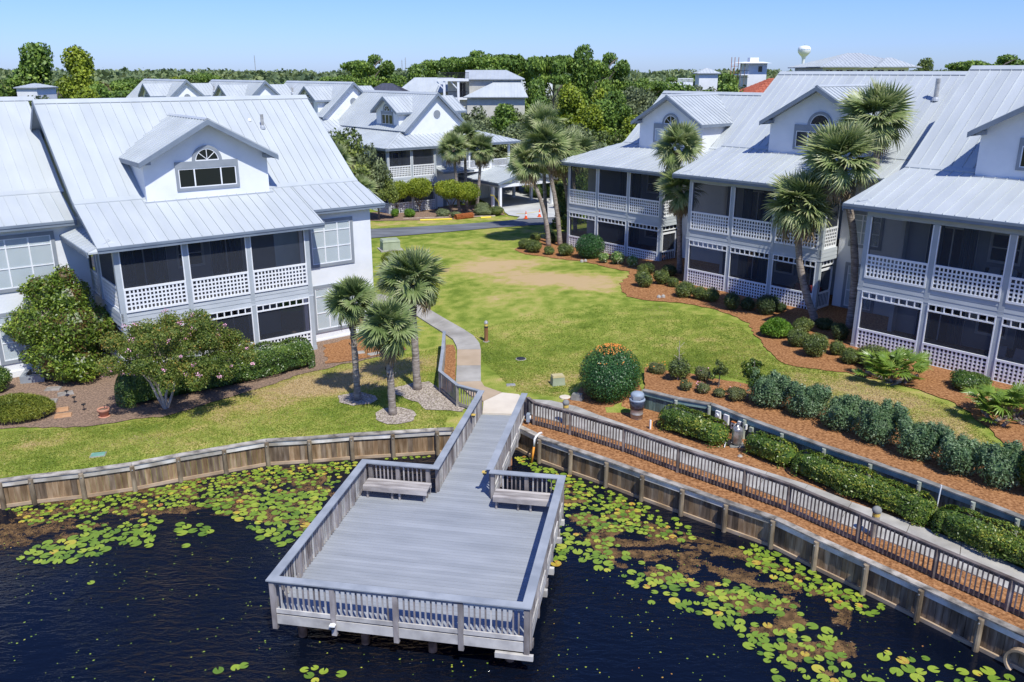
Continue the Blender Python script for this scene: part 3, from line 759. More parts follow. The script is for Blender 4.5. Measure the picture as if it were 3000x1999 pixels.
for k in range(9):      # rough beam ends sticking out on the right flank
    yy = yf + 2.2 + k * .55
    if k in (1, 3, 6, 8):
        mb = MB(OFF); mb.box(xr - .11, xr + .0 + random.random() * .10, yy - .06, yy + .06, -.47 + jit(.03), -.30)
        mb.build('beam_end', 'weathered_light', DK)
mb = MB(OFF); mb.box(xr - .9, xr + .05, yf + .0, yf + .1, -.50, -.36); mb.build('beam_end', 'weathered_light', DK)

def dock_rail(pa, pb, posts, inward, capmat='cap_gray', rimlow=True, ext=(0, 0), balm=('weathered', 'weathered_light')):
    """pa->pb outer face line; inward unit normal; posts: list of distances"""
    pa = Vector((pa[0], pa[1])); pb = Vector((pb[0], pb[1])); d = (pb - pa); L_ = d.length; d.normalize()
    n_ = Vector(inward)
    P = lambda s_, w, z: (pa.x + d.x * s_ + n_.x * w, pa.y + d.y * s_ + n_.y * w, z)
    def beam(s0, s1, w0, w1, z0, z1):
        m_ = MB(OFF)
        m_.hexa([P(s0, w0, z0), P(s1, w0, z0), P(s1, w1, z0), P(s0, w1, z0)], [P(s0, w0, z1), P(s1, w0, z1), P(s1, w1, z1), P(s0, w1, z1)])
        return m_
    # cap with mitred ends
    m_ = MB(OFF); e0, e1 = ext
    q = [(0 + e0[0] if ext != (0, 0) else 0, 0), 0]
    s0o, s0i = e0 if ext != (0, 0) else (0, 0)
    s1o, s1i = e1 if ext != (0, 0) else (0, 0)
    W = .245
    m_.hexa([P(s0o, 0, .965), P(L_ - s1o, 0, .965), P(L_ - s1i, W, .965), P(s0i, W, .965)], [P(s0o, 0, 1.0), P(L_ - s1o, 0, 1.0), P(L_ - s1i, W, 1.0), P(s0i, W, 1.0)])
    rail = m_.build('handrail', capmat, DK)
    for s_ in posts:
        beam(s_ - .065, s_ + .065, .045, .155, -.46, .962).build('post', 'weathered', rail)
    for a, b_ in zip(posts, posts[1:]):
        beam(a + .068, b_ - .068, .062, .100, .86, .960).build('upper_rail', 'weathered_light' if random.random() < .5 else 'weathered', rail)
        beam(a + .068, b_ - .068, .062, .102, .02, .14).build('lower_rail', 'weathered_light', rail)
        if rimlow:
            beam(a + .067, b_ - .067, .064, .094, -.30, -.03).build('skirt_board', 'weathered_light', rail)
        k = max(1, int(round((b_ - a - .13) / .142)))
        st = (b_ - a - .13) / k
        for j in range(1, k):
            s_ = a + .065 + j * st + jit(.006)
            t_ = jit(.006)
            m_ = MB(OFF)
            m_.hexa([P(s_ - .019, .104, .02), P(s_ + .019, .104, .02), P(s_ + .019, .142, .02), P(s_ - .019, .142, .02)],
                    [P(s_ - .019 + t_, .104, .955), P(s_ + .019 + t_, .104, .955), P(s_ + .019 + t_, .142, .955), P(s_ - .019 + t_, .142, .955)])
            m_.build('baluster', balm[0] if random.random() < .7 else balm[1], rail)
    return rail
Wc = .245
dock_rail((xl, yf), (xr, yf), [.12, 1.72, 3.36, 5.02, 6.66], (0, 1), ext=((0, Wc), (0, Wc)))
dock_rail((xl, yf), (xl, yb), [.42, 1.75, 3.1, 4.45, 5.8, 6.98], (1, 0), ext=((0, Wc), (0, Wc)))
dock_rail((xr, yf), (xr, yb), [.42, 1.75, 3.1, 4.45, 5.8, 6.98], (-1, 0), ext=((0, Wc), (0, Wc)))
dock_rail((xl, yb), (wl_, yb), [.32, 1.25, 2.27], (0, -1), ext=((0, Wc), (0, -Wc)), rimlow=False)
dock_rail((wr_ - .10, yb), (xr, yb), [.10, 1.2, 2.2], (0, -1), ext=((0, 0), (0, Wc)), rimlow=False)
dock_rail((wl_, yb), (wl_, ye_), [.10, 1.7, 3.3, 4.95, 6.8], (1, 0), ext=((0, -Wc), (0, 0)))
dock_rail((wr_, yb), (wr_, ye_), [.10, 1.7, 3.3, 4.95, 6.8], (-1, 0), ext=((.01, .01), (0, 0)))

# benches, fixed nowhere: things of their own
def bench(x0, x1, y0, y1, lab, legs):
    b_ = thing('bench', lab, 'bench', (0, 0, 0), rad(-10.17), None)
    cx, cy = (x0 + x1) / 2, (y0 + y1) / 2
    b_.location = (_c * cx - _s * cy, _s * cx + _c * cy, 0.0)
    o_ = (cx, cy, 0)
    k = 4; st = (y1 - y0) / k
    for i in range(k):
        mb = MB(o_); mb.box(x0, x1, y0 + i * st + .004, y0 + (i + 1) * st - .004, .43 + jit(.002), .468)
        mb.build('seat_board', 'bench_wood', b_)
    mb = MB(o_); mb.box(x0 + .01, x1 - .01, y0 - .040, y0 + .0, .30, .465); mb.build('apron', 'bench_wood', b_)
    mb = MB(o_); mb.box(x0 + .01, x1 - .01, y1, y1 + .038, .30, .465); mb.build('apron', 'bench_wood', b_)
    for lx in legs:
        mb = MB(o_); mb.box(lx - .028, lx + .028, y0 + .06, y0 + .15, 0.002, .428); mb.box(lx - .028, lx + .028, y1 - .15, y1 - .06, 0.002, .428)
        mb.box(lx - .026, lx + .026, y0 + .151, y1 - .151, .30, .40)
        mb.build('leg', 'weathered', b_)
    return b_
bench(-9.10, -6.95, 23.42, 23.93, 'longer weathered timber bench in the back left corner of the dock', [-8.98, -8.15, -7.90, -7.08])
bench(-4.82, -2.90, 23.42, 23.93, 'shorter weathered timber bench in the back right corner of the dock', [-4.72, -4.02, -3.62, -3.02])

def wx(x, y): return (_c * x - _s * y, _s * x + _c * y)
def small_lamp(x, y, z, lab, mat='pvc'):
    X, Y = wx(x, y)
    t_ = thing('dock_light', lab, 'light', (X, Y, z), rad(-10.17))
    mb = MB(); mb.box(-.075, .075, -.07, .05, 0, .035); mb.build('hood', mat, t_)
    mb = MB(); mb.lathe((0, -.01, -.075), [(.05, 0), (.062, .03), (.06, .072)], 10); mb.build('lamp', 'glass_pane', t_)
    mb = MB(); mb.box(-.03, .03, .0515, .075, -.10, .03); mb.build('bracket', mat, t_)
    return t_
small_lamp(xl + 1.73, yf - .035, -.10, 'small white light clipped to a front post of the dock')
small_lamp(wl_ + .24 + .03, 29.0, .80, 'small round light on the inner side of the left boardwalk railing', 'brass')
small_lamp(wr_ - .33, yb + .15, .80, 'small round light at the right railing corner where boardwalk meets platform', 'brass')

# ------------------------------------------------------------------ railings on land
def poly_rail(name, lab, pts, post_every, H_=.98, mats=('rail_brown', 'rail_brown'), capw=.13, group=None, base=0.0, cat='railing', balw=.034, sp=.125, endposts=True):
    t_ = thing(name, lab, cat, (pts[0][0], pts[0][1], T(*pts[0]) + base), 0, group)
    o_ = (pts[0][0], pts[0][1], T(*pts[0]) + base)
    n_ = 0
    for si, (a, b_) in enumerate(zip(pts, pts[1:])):
        za = T(*a) + base; zb = T(*b_) + base
        A = Vector((a[0], a[1], za)); B = Vector((b_[0], b_[1], zb)); d = B - A; L_ = d.length; u = d.normalized()
        sd_ = Vector((u.y, -u.x, 0)).normalized()
        mb = MB(o_); mb.bar(A + Vector((0, 0, H_ - .018)), B + Vector((0, 0, H_ - .018)), capw, .036); mb.build('handrail', mats[1], t_)
        mb = MB(o_); mb.bar(A + Vector((0, 0, H_ - .09)), B + Vector((0, 0, H_ - .09)), .04, .085); mb.build('upper_rail', mats[0], t_)
        mb = MB(o_); mb.bar(A + Vector((0, 0, .13)), B + Vector((0, 0, .13)), .045, .11); mb.build('lower_rail', mats[0], t_)
        k = max(1, int(round((L_ - .1) / sp)))
        for j in range(1, k):
            q = A + u * (.05 + (L_ - .1) * j / k) + sd_ * .041
            mb = MB(o_); mb.bar(q + Vector((0, 0, .07)), q + Vector((jit(.005), jit(.005), H_ - .045)), balw, balw, up=tuple(u))
            mb.build('baluster', mats[0], t_)
    for i, p_ in enumerate(pts):
        if not endposts and i == 0: continue
        z = T(*p_) + base
        mb = MB(o_); mb.box(p_[0] - .055, p_[0] + .055, p_[1] - .055, p_[1] + .055, z - .25, z + H_ - .04); mb.build('post', mats[0], t_)
    return t_
poly_rail('railing', 'long brown timber railing running along the pond bank beside the pale walkway', [(.62, 31.15), (.86, 30.62), (2.21, 29.68), (4.05, 28.16), (5.71, 26.5), (7.55, 24.82), (8.66, 23.76), (10.13, 21.9), (11.51, 20.09), (12.69, 18.6), (14.0, 16.8), (15.4, 14.9), (17.2, 12.5)], 2)
poly_rail('railing', 'short bleached timber railing bending away left of the concrete path', [(-1.33, 31.88), (-2.25, 32.55), (-3.10, 34.25), (-3.20, 37.2), (-3.38, 40.4)], 2, mats=('rail_tan', 'cap_gray'), capw=.15)

# ------------------------------------------------------------------ bulkheads
def bulkhead(name, lab, line, side, plank, cap, waler, foot, pile, ztop=.06, zwater=-.95, posts=None, plank_w=.19, capw=.24, pile_r=.085, square=False, cat='sea wall', foot_on=True):
    """line: centre of the plank face from left to right; side: +1 when the open side is to the right of travel"""
    t_ = thing(name, lab, cat, (line[0][0], line[0][1], ztop))
    o_ = (line[0][0], line[0][1], ztop)
    npl = 0
    for a, b_ in zip(line, line[1:]):
        A = Vector((a[0], a[1], 0)); B = Vector((b_[0], b_[1], 0)); L_ = (B - A).length; u = (B - A).normalized()
        out = Vector((u.y, -u.x, 0)) * side
        k = max(1, int(round(L_ / plank_w))); st = L_ / k
        for j in range(k):
            p0 = A + u * (st * j + .004); p1 = A + u * (st * (j + 1) - .004); o2 = out * jit(.006)
            mb = MB(o_)
            th = out * .04
            q = [p0 + o2, p1 + o2, p1 + o2 + th, p0 + o2 + th]
            mb.hexa([(v.x, v.y, zwater - .3) for v in q], [(v.x, v.y, ztop - .05) for v in q])
            mb.build('plank', plank if isinstance(plank, str) else random.choice(plank), t_)
            npl += 1
        def beam(w0, w1, z0, z1, nm, mt, e=0.0):
            q = [A - u * e + out * w0, B + u * e + out * w0, B + u * e + out * w1, A - u * e + out * w1]
            mb = MB(o_); mb.hexa([(v.x, v.y, z0) for v in q], [(v.x, v.y, z1) for v in q]); mb.build(nm, mt, t_)
        beam(-.10, capw - .10, ztop - .045, ztop, 'cap', cap)
        beam(.049, .10, ztop - .23, ztop - .05, 'waler', waler)
        if foot_on: beam(.049, .115, zwater - .05, zwater + .11, 'foot_board', foot)
    for p_ in (posts or line):
        # pile standing proud on the open side
        i = min(range(len(line)), key=lambda i: (line[i][0] - p_[0]) ** 2 + (line[i][1] - p_[1]) ** 2)
        a = line[max(0, i - 1)]; c = line[min(len(line) - 1, i + 1)]
        u = Vector((c[0] - a[0], c[1] - a[1], 0)).normalized(); out = Vector((u.y, -u.x, 0)) * side
        q = Vector((p_[0], p_[1], 0)) + out * (.10 + pile_r * .9)
        mb = MB(o_); mb.tube([(q.x, q.y, zwater - .6), (q.x + jit(.01), q.y + jit(.01), ztop - .055)], [pile_r, pile_r * .92], 10); mb.build('pile', pile, t_, smooth=False)
        mb = MB(o_); e = q + out * pile_r * .9; mb.tube([e + Vector((0, 0, ztop - .16)) , e + out * .03 + Vector((0, 0, ztop - .16))], .022, 6); mb.build('bolt', 'galvanized', t_)
    return t_
bulkhead('bulkhead', 'weathered timber bulkhead holding the lawn left of the dock', BULK_L[2:], 1, ('bulk_plank', 'bulk_plank', 'bulk_plank_b'), 'bulk_cap', 'bulk_waler', 'bulk_foot', 'bulk_pile')
BR_ = list(BULK_R[:-1])
bulkhead('bulkhead', 'weathered timber bulkhead below the pine straw bank right of the dock', BR_, 1, ('bulk_plank_b', 'bulk_plank_b', 'bulk_plank'), 'bulk_cap', 'bulk_waler', 'bulk_foot', 'bulk_pile')
WR = WALL[:-2]
bulkhead('retaining_wall', 'green stained timber retaining wall behind the clipped hedges', WR, 1, 'green_plank', 'green_cap', 'green_waler', 'green_waler', 'green_post', ztop=.84, zwater=.0, plank_w=.15, pile_r=.075, cat='retaining wall', foot_on=False)
# ------------------------------------------------------------------ roofs
def clip_halfplane(poly, axis, val, keep_greater):
    out = []
    for i in range(len(poly)):
        a = poly[i]; b_ = poly[(i + 1) % len(poly)]
        ia = (a[axis] >= val) if keep_greater else (a[axis] <= val)
        ib = (b_[axis] >= val) if keep_greater else (b_[axis] <= val)
        if ia: out.append(a)
        if ia != ib:
            t_ = (val - a[axis]) / (b_[axis] - a[axis])
            out.append(tuple(a[k] + (b_[k] - a[k]) * t_ for k in range(len(a))))
    return out

def roof_plane(parent, off_, poly, up, w=.49, th=.03, seam=.045, mat='roof_metal_b', phase=0.0, joined=False, seam_mat='flashing'):
    """convex planar polygon (3-D points); standing seam panels running along the horizontal-free 'up' direction"""
    P0 = Vector(poly[0])
    nrm = (Vector(poly[1]) - P0).cross(Vector(poly[2]) - P0).normalized()
    if nrm.z < 0: nrm = -nrm
    v = Vector(up); v = (v - nrm * v.dot(nrm)).normalized()
    u = v.cross(nrm).normalized()
    q = [((Vector(p_) - P0).dot(u), (Vector(p_) - P0).dot(v)) for p_ in poly]
    umin = min(a[0] for a in q); umax = max(a[0] for a in q)
    to3 = lambda a, h: tuple(P0 + u * a[0] + v * a[1] + nrm * h)
    k = umin - phase
    J = MB(off_) if joined else None
    while k < umax - 1e-4:
        s_ = clip_halfplane(q, 0, max(k, umin), True)
        if len(s_) >= 3: s_ = clip_halfplane(s_, 0, min(k + w, umax), False)
        if len(s_) >= 3:
            us = [a[0] for a in s_]
            if max(us) - min(us) > .02:
                mb = J if joined else MB(off_)
                mb.hexa([to3(a, 0) for a in s_], [to3(a, th) for a in s_])
                # seam on the low-u side
                a0 = min(us)
                edge = [a for a in s_ if a[0] < a0 + 1e-3]
                if len(edge) >= 2:
                    v0 = min(e[1] for e in edge); v1 = max(e[1] for e in edge)
                    if v1 - v0 > .08:
                        mb.hexa([to3((a0 - .010, v0 + .01), th * .5), to3((a0 + .012, v0 + .01), th * .5), to3((a0 + .012, v1 - .01), th * .5), to3((a0 - .010, v1 - .01), th * .5)],
                                [to3((a0 - .010, v0 + .01), th + seam), to3((a0 + .012, v0 + .01), th + seam), to3((a0 + .012, v1 - .01), th + seam), to3((a0 - .010, v1 - .01), th + seam)])
                if not joined:
                    mb.build('roof_panel', mat, parent)
        k += w
    if joined:
        J.build('roof_panel', mat, parent, kind='stuff')

def ridge_cap(parent, off_, a, b_, w=.20, mat='roof_metal_b', drop=.10, z=.055, side=None):
    a = Vector(a); b_ = Vector(b_); d = (b_ - a).normalized()
    s_ = side and Vector(side) or d.cross(Vector((0, 0, 1)))
    s_ = Vector(s_).normalized()
    mb = MB(off_)
    Z = Vector((0, 0, 1))
    for sg in (-1, 1):
        mb.hexa([tuple(a + Z * z), tuple(b_ + Z * z), tuple(b_ + s_ * sg * w + Z * (z - drop)), tuple(a + s_ * sg * w + Z * (z - drop))],
                [tuple(a + Z * (z + .03)), tuple(b_ + Z * (z + .03)), tuple(b_ + s_ * sg * w + Z * (z - drop + .03)), tuple(a + s_ * sg * w + Z * (z - drop + .03))])
    return mb.build('ridge_cap', mat, parent)

def window(parent, off_, O, ux, w, h, cols=3, rows=(.72, ), frame='trim_gray', fw=.12, glass='glass_pane', blind=None, sash='white_wood', out=None, extra_top=0.0, colw=None, label=None):
    """O: lower-left outer corner of the glazed opening (3-D); ux unit along width; out unit outward normal"""
    O = Vector(O); ux = Vector(ux); Z = Vector((0, 0, 1)); out = Vector(out)
    def bx(mb, a0, a1, z0, z1, d0, d1):
        q = [O + ux * a0 + Z * z0, O + ux * a1 + Z * z0, O + ux * a1 + Z * z1, O + ux * a0 + Z * z1]
        mb.hexa([tuple(p_ + out * d0) for p_ in q], [tuple(p_ + out * d1) for p_ in q])
    mb = MB(off_)
    bx(mb, -fw, w + fw, -fw, 0, .0, .055); bx(mb, -fw, w + fw, h, h + fw + extra_top, .0, .055)
    bx(mb, -fw, 0, 0, h, .0, .055); bx(mb, w, w + fw, 0, h, .0, .055)
    W_ = mb.build('window', frame, parent, label)
    sw = .045
    mb = MB(off_)
    bx(mb, 0, w, 0, sw, .0, .035); bx(mb, 0, w, h - sw, h, .0, .035); bx(mb, 0, sw, sw, h - sw, .0, .035); bx(mb, w - sw, w, sw, h - sw, .0, .035)
    xs = colw or [w * i / cols for i in range(1, cols)]
    for x in xs: bx(mb, x - .03, x + .03, sw, h - sw, .0, .04)
    zs = [h * r_ for r_ in rows]
    for z in zs:
        e = [sw] + [q for x in xs for q in (x - .03, x + .03)] + [w - sw]
        for a0, a1 in zip(e[::2], e[1::2]): bx(mb, a0, a1, z - .025, z + .025, .0, .034)
    mb.build('sash', sash, W_)
    xx = [0] + list(xs) + [w]; zz = [0] + zs + [h]
    for a0, a1 in zip(xx, xx[1:]):
        for z0, z1 in zip(zz, zz[1:]):
            mb = MB(off_)
            i0 = .025 if (a0 > 0) else .04
            if blind:
                bx(mb, a0 + .03, a1 - .03, z0 + .03, z1 - .03, .002, .008); mb.build('blind', blind, W_)
                mb = MB(off_); bx(mb, a0 + .03, a1 - .03, z0 + .03, z1 - .03, .016, .020); mb.build('pane', 'glass_clear', W_)
            else:
                bx(mb, a0 + .03, a1 - .03, z0 + .03, z1 - .03, .006, .014); mb.build('pane', glass, W_)
    return W_

def arch_window(parent, off_, Cc, ux, out, r_in, r_out, frame='trim_gray', spokes=3, seg=18, glass='glass_dark'):
    Cc = Vector(Cc); ux = Vector(ux); out = Vector(out); Z = Vector((0, 0, 1))
    pt = lambda r_, t_, d: tuple(Cc + ux * (r_ * math.cos(t_)) + Z * (r_ * math.sin(t_)) + out * d)
    mb = MB(off_)
    for i in range(seg):
        t0 = math.pi * i / seg; t1 = math.pi * (i + 1) / seg
        mb.hexa([pt(r_in, t0, 0), pt(r_out, t0, 0), pt(r_out, t1, 0), pt(r_in, t1, 0)], [pt(r_in, t0, .055), pt(r_out, t0, .055), pt(r_out, t1, .055), pt(r_in, t1, .055)])
    A = mb.build('arched_window', frame, parent)
    mb = MB(off_)
    for i in range(seg):
        t0 = math.pi * i / seg; t1 = math.pi * (i + 1) / seg
        mb.hexa([pt(r_in - .045, t0, 0), pt(r_in, t0, 0), pt(r_in, t1, 0), pt(r_in - .045, t1, 0)], [pt(r_in - .045, t0, .035), pt(r_in, t0, .035), pt(r_in, t1, .035), pt(r_in - .045, t1, .035)])
    q = [Cc - ux * r_in, Cc + ux * r_in, Cc + ux * r_in + Z * .045, Cc - ux * r_in + Z * .045]
    mb.hexa([tuple(p_) for p_ in q], [tuple(p_ + out * .036) for p_ in q])
    for j in range(spokes):
        t_ = math.pi * (j + 1) / (spokes + 1)
        a = Cc + Z * .05; b_ = Cc + ux * ((r_in - .05) * math.cos(t_)) + Z * ((r_in - .05) * math.sin(t_))
        mb.bar(tuple(a + out * .02), tuple(b_ + out * .02), .028, .028, up=tuple(out))
    mb.build('sash', 'white_wood', A)
    mb = MB(off_)
    ring = [pt(r_in - .02, math.pi * i / seg, .006) for i in range(seg + 1)]
    ring2 = [pt(r_in - .02, math.pi * i / seg, .012) for i in range(seg + 1)]
    mb.hexa(ring, ring2)
    mb.build('pane', glass, A)

def wall_poly(parent, off_, pts, th, nrm, mat='stucco', name='wall', label=None):
    n_ = Vector(nrm)
    mb = MB(off_)
    mb.hexa([tuple(Vector(p_) - n_ * th) for p_ in pts], [tuple(p_) for p_ in pts])
    return mb.build(name, mat, parent, label)

# shared lattice meshes -------------------------------------------------------
LAT = {}
def lattice_mesh(w, h, pitch=.172, sl=.070, joined=True):
    key = (round(w, 2), round(h, 2))
    if key in LAT: return LAT[key]
    mb = MB(); fb = .10
    W, Hh = w, h
    mb.box(0, W, -.03, .03, Hh - fb, Hh); mb.box(0, W, -.03, .03, 0, fb); mb.box(0, fb * .8, -.028, .028, fb, Hh - fb); mb.box(W - fb * .8, W, -.028, .028, fb, Hh - fb)
    x0, x1, z0, z1 = fb * .8, W - fb * .8, fb, Hh - fb
    nx = max(1, int(round((x1 - x0) / pitch))); nz_ = max(1, int(round((z1 - z0) / pitch)))
    for i in range(1, nx):
        x = x0 + (x1 - x0) * i / nx
        k = len(mb.v); mb.box(x - sl / 2, x + sl / 2, -.014, .0, z0, z1)
    for i in range(1, nz_):
        z = z0 + (z1 - z0) * i / nz_
        mb.box(x0, x1, .001, .014, z - sl / 2, z + sl / 2)
    me = bpy.data.meshes.new('lattice_panel'); me.from_pydata(mb.v, [], mb.f); me.materials.append(MATS['white_wood']); me.update()
    LAT[key] = me
    return me

def place_panel(me, name, parent, off_, A, ux):
    o = link(name, me, parent)
    o.location = (A[0] - off_[0], A[1] - off_[1], A[2] - off_[2])
    o.rotation_euler = (0, 0, math.atan2(ux[1], ux[0]))
    return o
TRN = {}
def transom_mesh(w, h, n_):
    key = (round(w, 2), round(h, 2), n_)
    if key in TRN: return TRN[key]
    mb = MB()
    mb.box(0, w, -.03, .03, 0, .065); mb.box(0, w, -.03, .03, h - .05, h); mb.box(0, .05, -.028, .028, .065, h - .05); mb.box(w - .05, w, -.028, .028, .065, h - .05)
    for i in range(1, n_):
        x = w * i / n_
        mb.box(x - .026, x + .026, -.025, .025, .065, h - .05)
    me = bpy.data.meshes.new('transom'); me.from_pydata(mb.v, [], mb.f); me.materials.append(MATS['white_wood']); me.update()
    TRN[key] = me
    return me

def bay(b_, off_, A, B, zo, out, lower=True, upper=True, door=False, n_tr=8):
    """one porch bay between post faces A and B (2-D local), out = outward normal"""
    A2 = Vector((A[0], A[1])); B2 = Vector((B[0], B[1])); u = (B2 - A2); w = u.length; u.normalize()
    def scr(z0, z1):
        mb = MB(off_)
        o_ = Vector(out) * -.035
        q = [(A[0] + o_.x, A[1] + o_.y), (B[0] + o_.x, B[1] + o_.y)]
        mb.poly([(q[0][0], q[0][1], z0), (q[1][0], q[1][1], z0), (q[1][0], q[1][1], z1), (q[0][0], q[0][1], z1)])
        mb.build('screen', 'screen', b_)
    if lower and not door:
        place_panel(lattice_mesh(w, 1.03), 'lattice_panel', b_, off_, (A[0], A[1], zo - .38), u)
        scr(zo - .36, zo + 2.07)
        place_panel(transom_mesh(w, .35, n_tr), 'transom', b_, off_, (A[0], A[1], zo + 2.08), u)
        mb = MB(off_)
        mb.bar((A[0] + u.x * .02, A[1] + u.y * .02, zo + .65), (A[0] + u.x * .02, A[1] + u.y * .02, zo + 2.08), .045, .045); mb.build('screen_frame', 'white_wood', b_); mb = MB(off_)
        mb.bar((B[0] - u.x * .02, B[1] - u.y * .02, zo + .65), (B[0] - u.x * .02, B[1] - u.y * .02, zo + 2.08), .045, .045)
        mb.build('screen_frame', 'white_wood', b_)
    if door:
        place_panel(transom_mesh(w, .35, 4), 'transom', b_, off_, (A[0], A[1], zo + 2.08), u)
        dm = MB(off_)
        def dbx(a0, a1, z0, z1, d=.03):
            q = [A2 + u * a0, A2 + u * a1]; o_ = Vector((out[0], out[1])) * d
            dm.hexa([(q[0].x - o_.x, q[0].y - o_.y, z0), (q[1].x - o_.x, q[1].y - o_.y, z0), (q[1].x - o_.x, q[1].y - o_.y, z1), (q[0].x - o_.x, q[0].y - o_.y, z1)],
                    [(q[0].x + o_.x, q[0].y + o_.y, z0), (q[1].x + o_.x, q[1].y + o_.y, z0), (q[1].x + o_.x, q[1].y + o_.y, z1), (q[0].x + o_.x, q[0].y + o_.y, z1)])
        dbx(.06, .17, zo - .34, zo + 1.95); dbx(w - .17, w - .06, zo - .34, zo + 1.95); dbx(.17, w - .17, zo + 1.83, zo + 1.95); dbx(.17, w - .17, zo - .34, zo - .16); dbx(.17, w - .17, zo + .55, zo + .66)
        k = 7
        for i in range(1, k):
            x = .17 + (w - .34) * i / k; dbx(x - .018, x + .018, zo - .16, zo + .55, .012)
        dm.build('screen_door', 'white_wood', b_)
        scr(zo - .36, zo + 2.07)
        mb = MB(off_); q = A2 + u * .13 + Vector((out[0], out[1])) * .05; mb.box(q.x - .03, q.x + .03, q.y - .03, q.y + .03, zo + .50, zo + .58); mb.build('door_handle', 'black_metal', b_)
    if upper:
        place_panel(lattice_mesh(w, 1.10), 'lattice_panel', b_, off_, (A[0], A[1], zo + 3.06), u)
        scr(zo + 3.10, zo + 5.84)
        mb = MB(off_)
        mb.bar((A[0] + u.x * .02, A[1] + u.y * .02, zo + 4.16), (A[0] + u.x * .02, A[1] + u.y * .02, zo + 5.84), .045, .045); mb.build('screen_frame', 'white_wood', b_); mb = MB(off_)
        mb.bar((B[0] - u.x * .02, B[1] - u.y * .02, zo + 4.16), (B[0] - u.x * .02, B[1] - u.y * .02, zo + 5.84), .045, .045)
        mb.build('screen_frame', 'white_wood', b_)

def belt(b_, off_, A, B, zo, out, th=.05):
    """three siding boards between the storeys"""
    A = Vector((A[0], A[1])); B = Vector((B[0], B[1])); o_ = Vector((out[0], out[1]))
    for i, (z0, z1) in enumerate(((2.43, 2.64), (2.64, 2.85), (2.85, 3.06))):
        d = .02 + .008 * (2 - i)
        mb = MB(off_)
        q = [A + o_ * (d + .06), B + o_ * (d + .06), B - o_ * .05, A - o_ * .05]
        t_ = [A + o_ * (d + .035), B + o_ * (d + .035), B - o_ * .05, A - o_ * .05]
        mb.hexa([(p_.x, p_.y, zo + z0 + .004) for p_ in q], [(p_.x, p_.y, zo + z1) for p_ in t_])
        mb.build('siding_board', 'siding', b_)
    mb = MB(off_)
    q = [A + o_ * .045, B + o_ * .045, B - o_ * .05, A - o_ * .05]
    mb.hexa([(p_.x, p_.y, zo + 2.36 + .07) for p_ in q], [(p_.x, p_.y, zo + 2.36 + .075) for p_ in q])

def porch_inside(b_, off_, x0, x1, yf_, depth, zo, furn=()):
    """floors, ceiling, back wall with glass doors, windows and curtains"""
    yb_ = yf_ + depth
    for nm, z0, z1 in (('porch_floor', -.52, -.40), ('porch_floor', 2.60, 2.98), ):
        mb = MB(off_); mb.box(x0 + .02, x1 - .02, yf_ + .12, yb_ - .01, zo + z0, zo + z1); mb.build(nm, 'interior_floor', b_)
    mb = MB(off_); mb.box(x0 + .02, x1 - .02, yf_ + .12, yb_ - .01, zo + 5.86, zo + 5.92); mb.build('porch_ceiling', 'interior', b_)
    for z in (0, 3.40):
        zb_ = zo - .40 + z
        mb = MB(off_); mb.box(x0 - .1, x1 + .1, yb_ - .005, yb_ + .12, zb_ - (.12 if z == 0 else .42), zb_ + 2.98); mb.build('back_wall', 'interior', b_)
        W = x1 - x0
        # sliding glass door with white frame and curtains
        for a0, a1 in ((.12, .36), (.62, .80)):
            xa, xb = x0 + W * a0, x0 + W * a1
            mb = MB(off_)
            mb.box(xa, xb, yb_ - .03, yb_ - .012, zb_ + .02, zb_ + 2.12); D_ = mb.build('glass_door', 'glass_pane', b_)
            mb = MB(off_)
            mb.box(xa - .05, xa, yb_ - .06, yb_ - .006, zb_, zb_ + 2.18); mb.box(xb, xb + .05, yb_ - .06, yb_ - .006, zb_, zb_ + 2.18); mb.box(xa, xb, yb_ - .06, yb_ - .006, zb_ + 2.12, zb_ + 2.18); mb.box((xa + xb) / 2 - .03, (xa + xb) / 2 + .03, yb_ - .058, yb_ - .031, zb_ + .02, zb_ + 2.12)
            mb.build('frame', 'white_wood', D_)
            mb = MB(off_)
            n_ = 14; cw = W * .075
            for cx in (xa - .02, xb - cw + .02):
                for i in range(n_):
                    mb.poly([(cx + cw * i / n_, yb_ - .08 - (.03 if i % 2 else 0), zb_ + .03), (cx + cw * (i + 1) / n_, yb_ - .08 - (0 if i % 2 else .03), zb_ + .03), (cx + cw * (i + 1) / n_, yb_ - .08 - (0 if i % 2 else .03), zb_ + 2.25), (cx + cw * i / n_, yb_ - .08 - (.03 if i % 2 else 0), zb_ + 2.25)])
            mb.build('curtain', 'curtain', D_)
        xa, xb = x0 + W * .43, x0 + W * .57
        window(b_, off_, (xa, yb_ - .006, zb_ + .9), (1, 0, 0), xb - xa, 1.25, cols=1, rows=(.5,), frame='white_wood', fw=.07, out=(0, -1, 0))

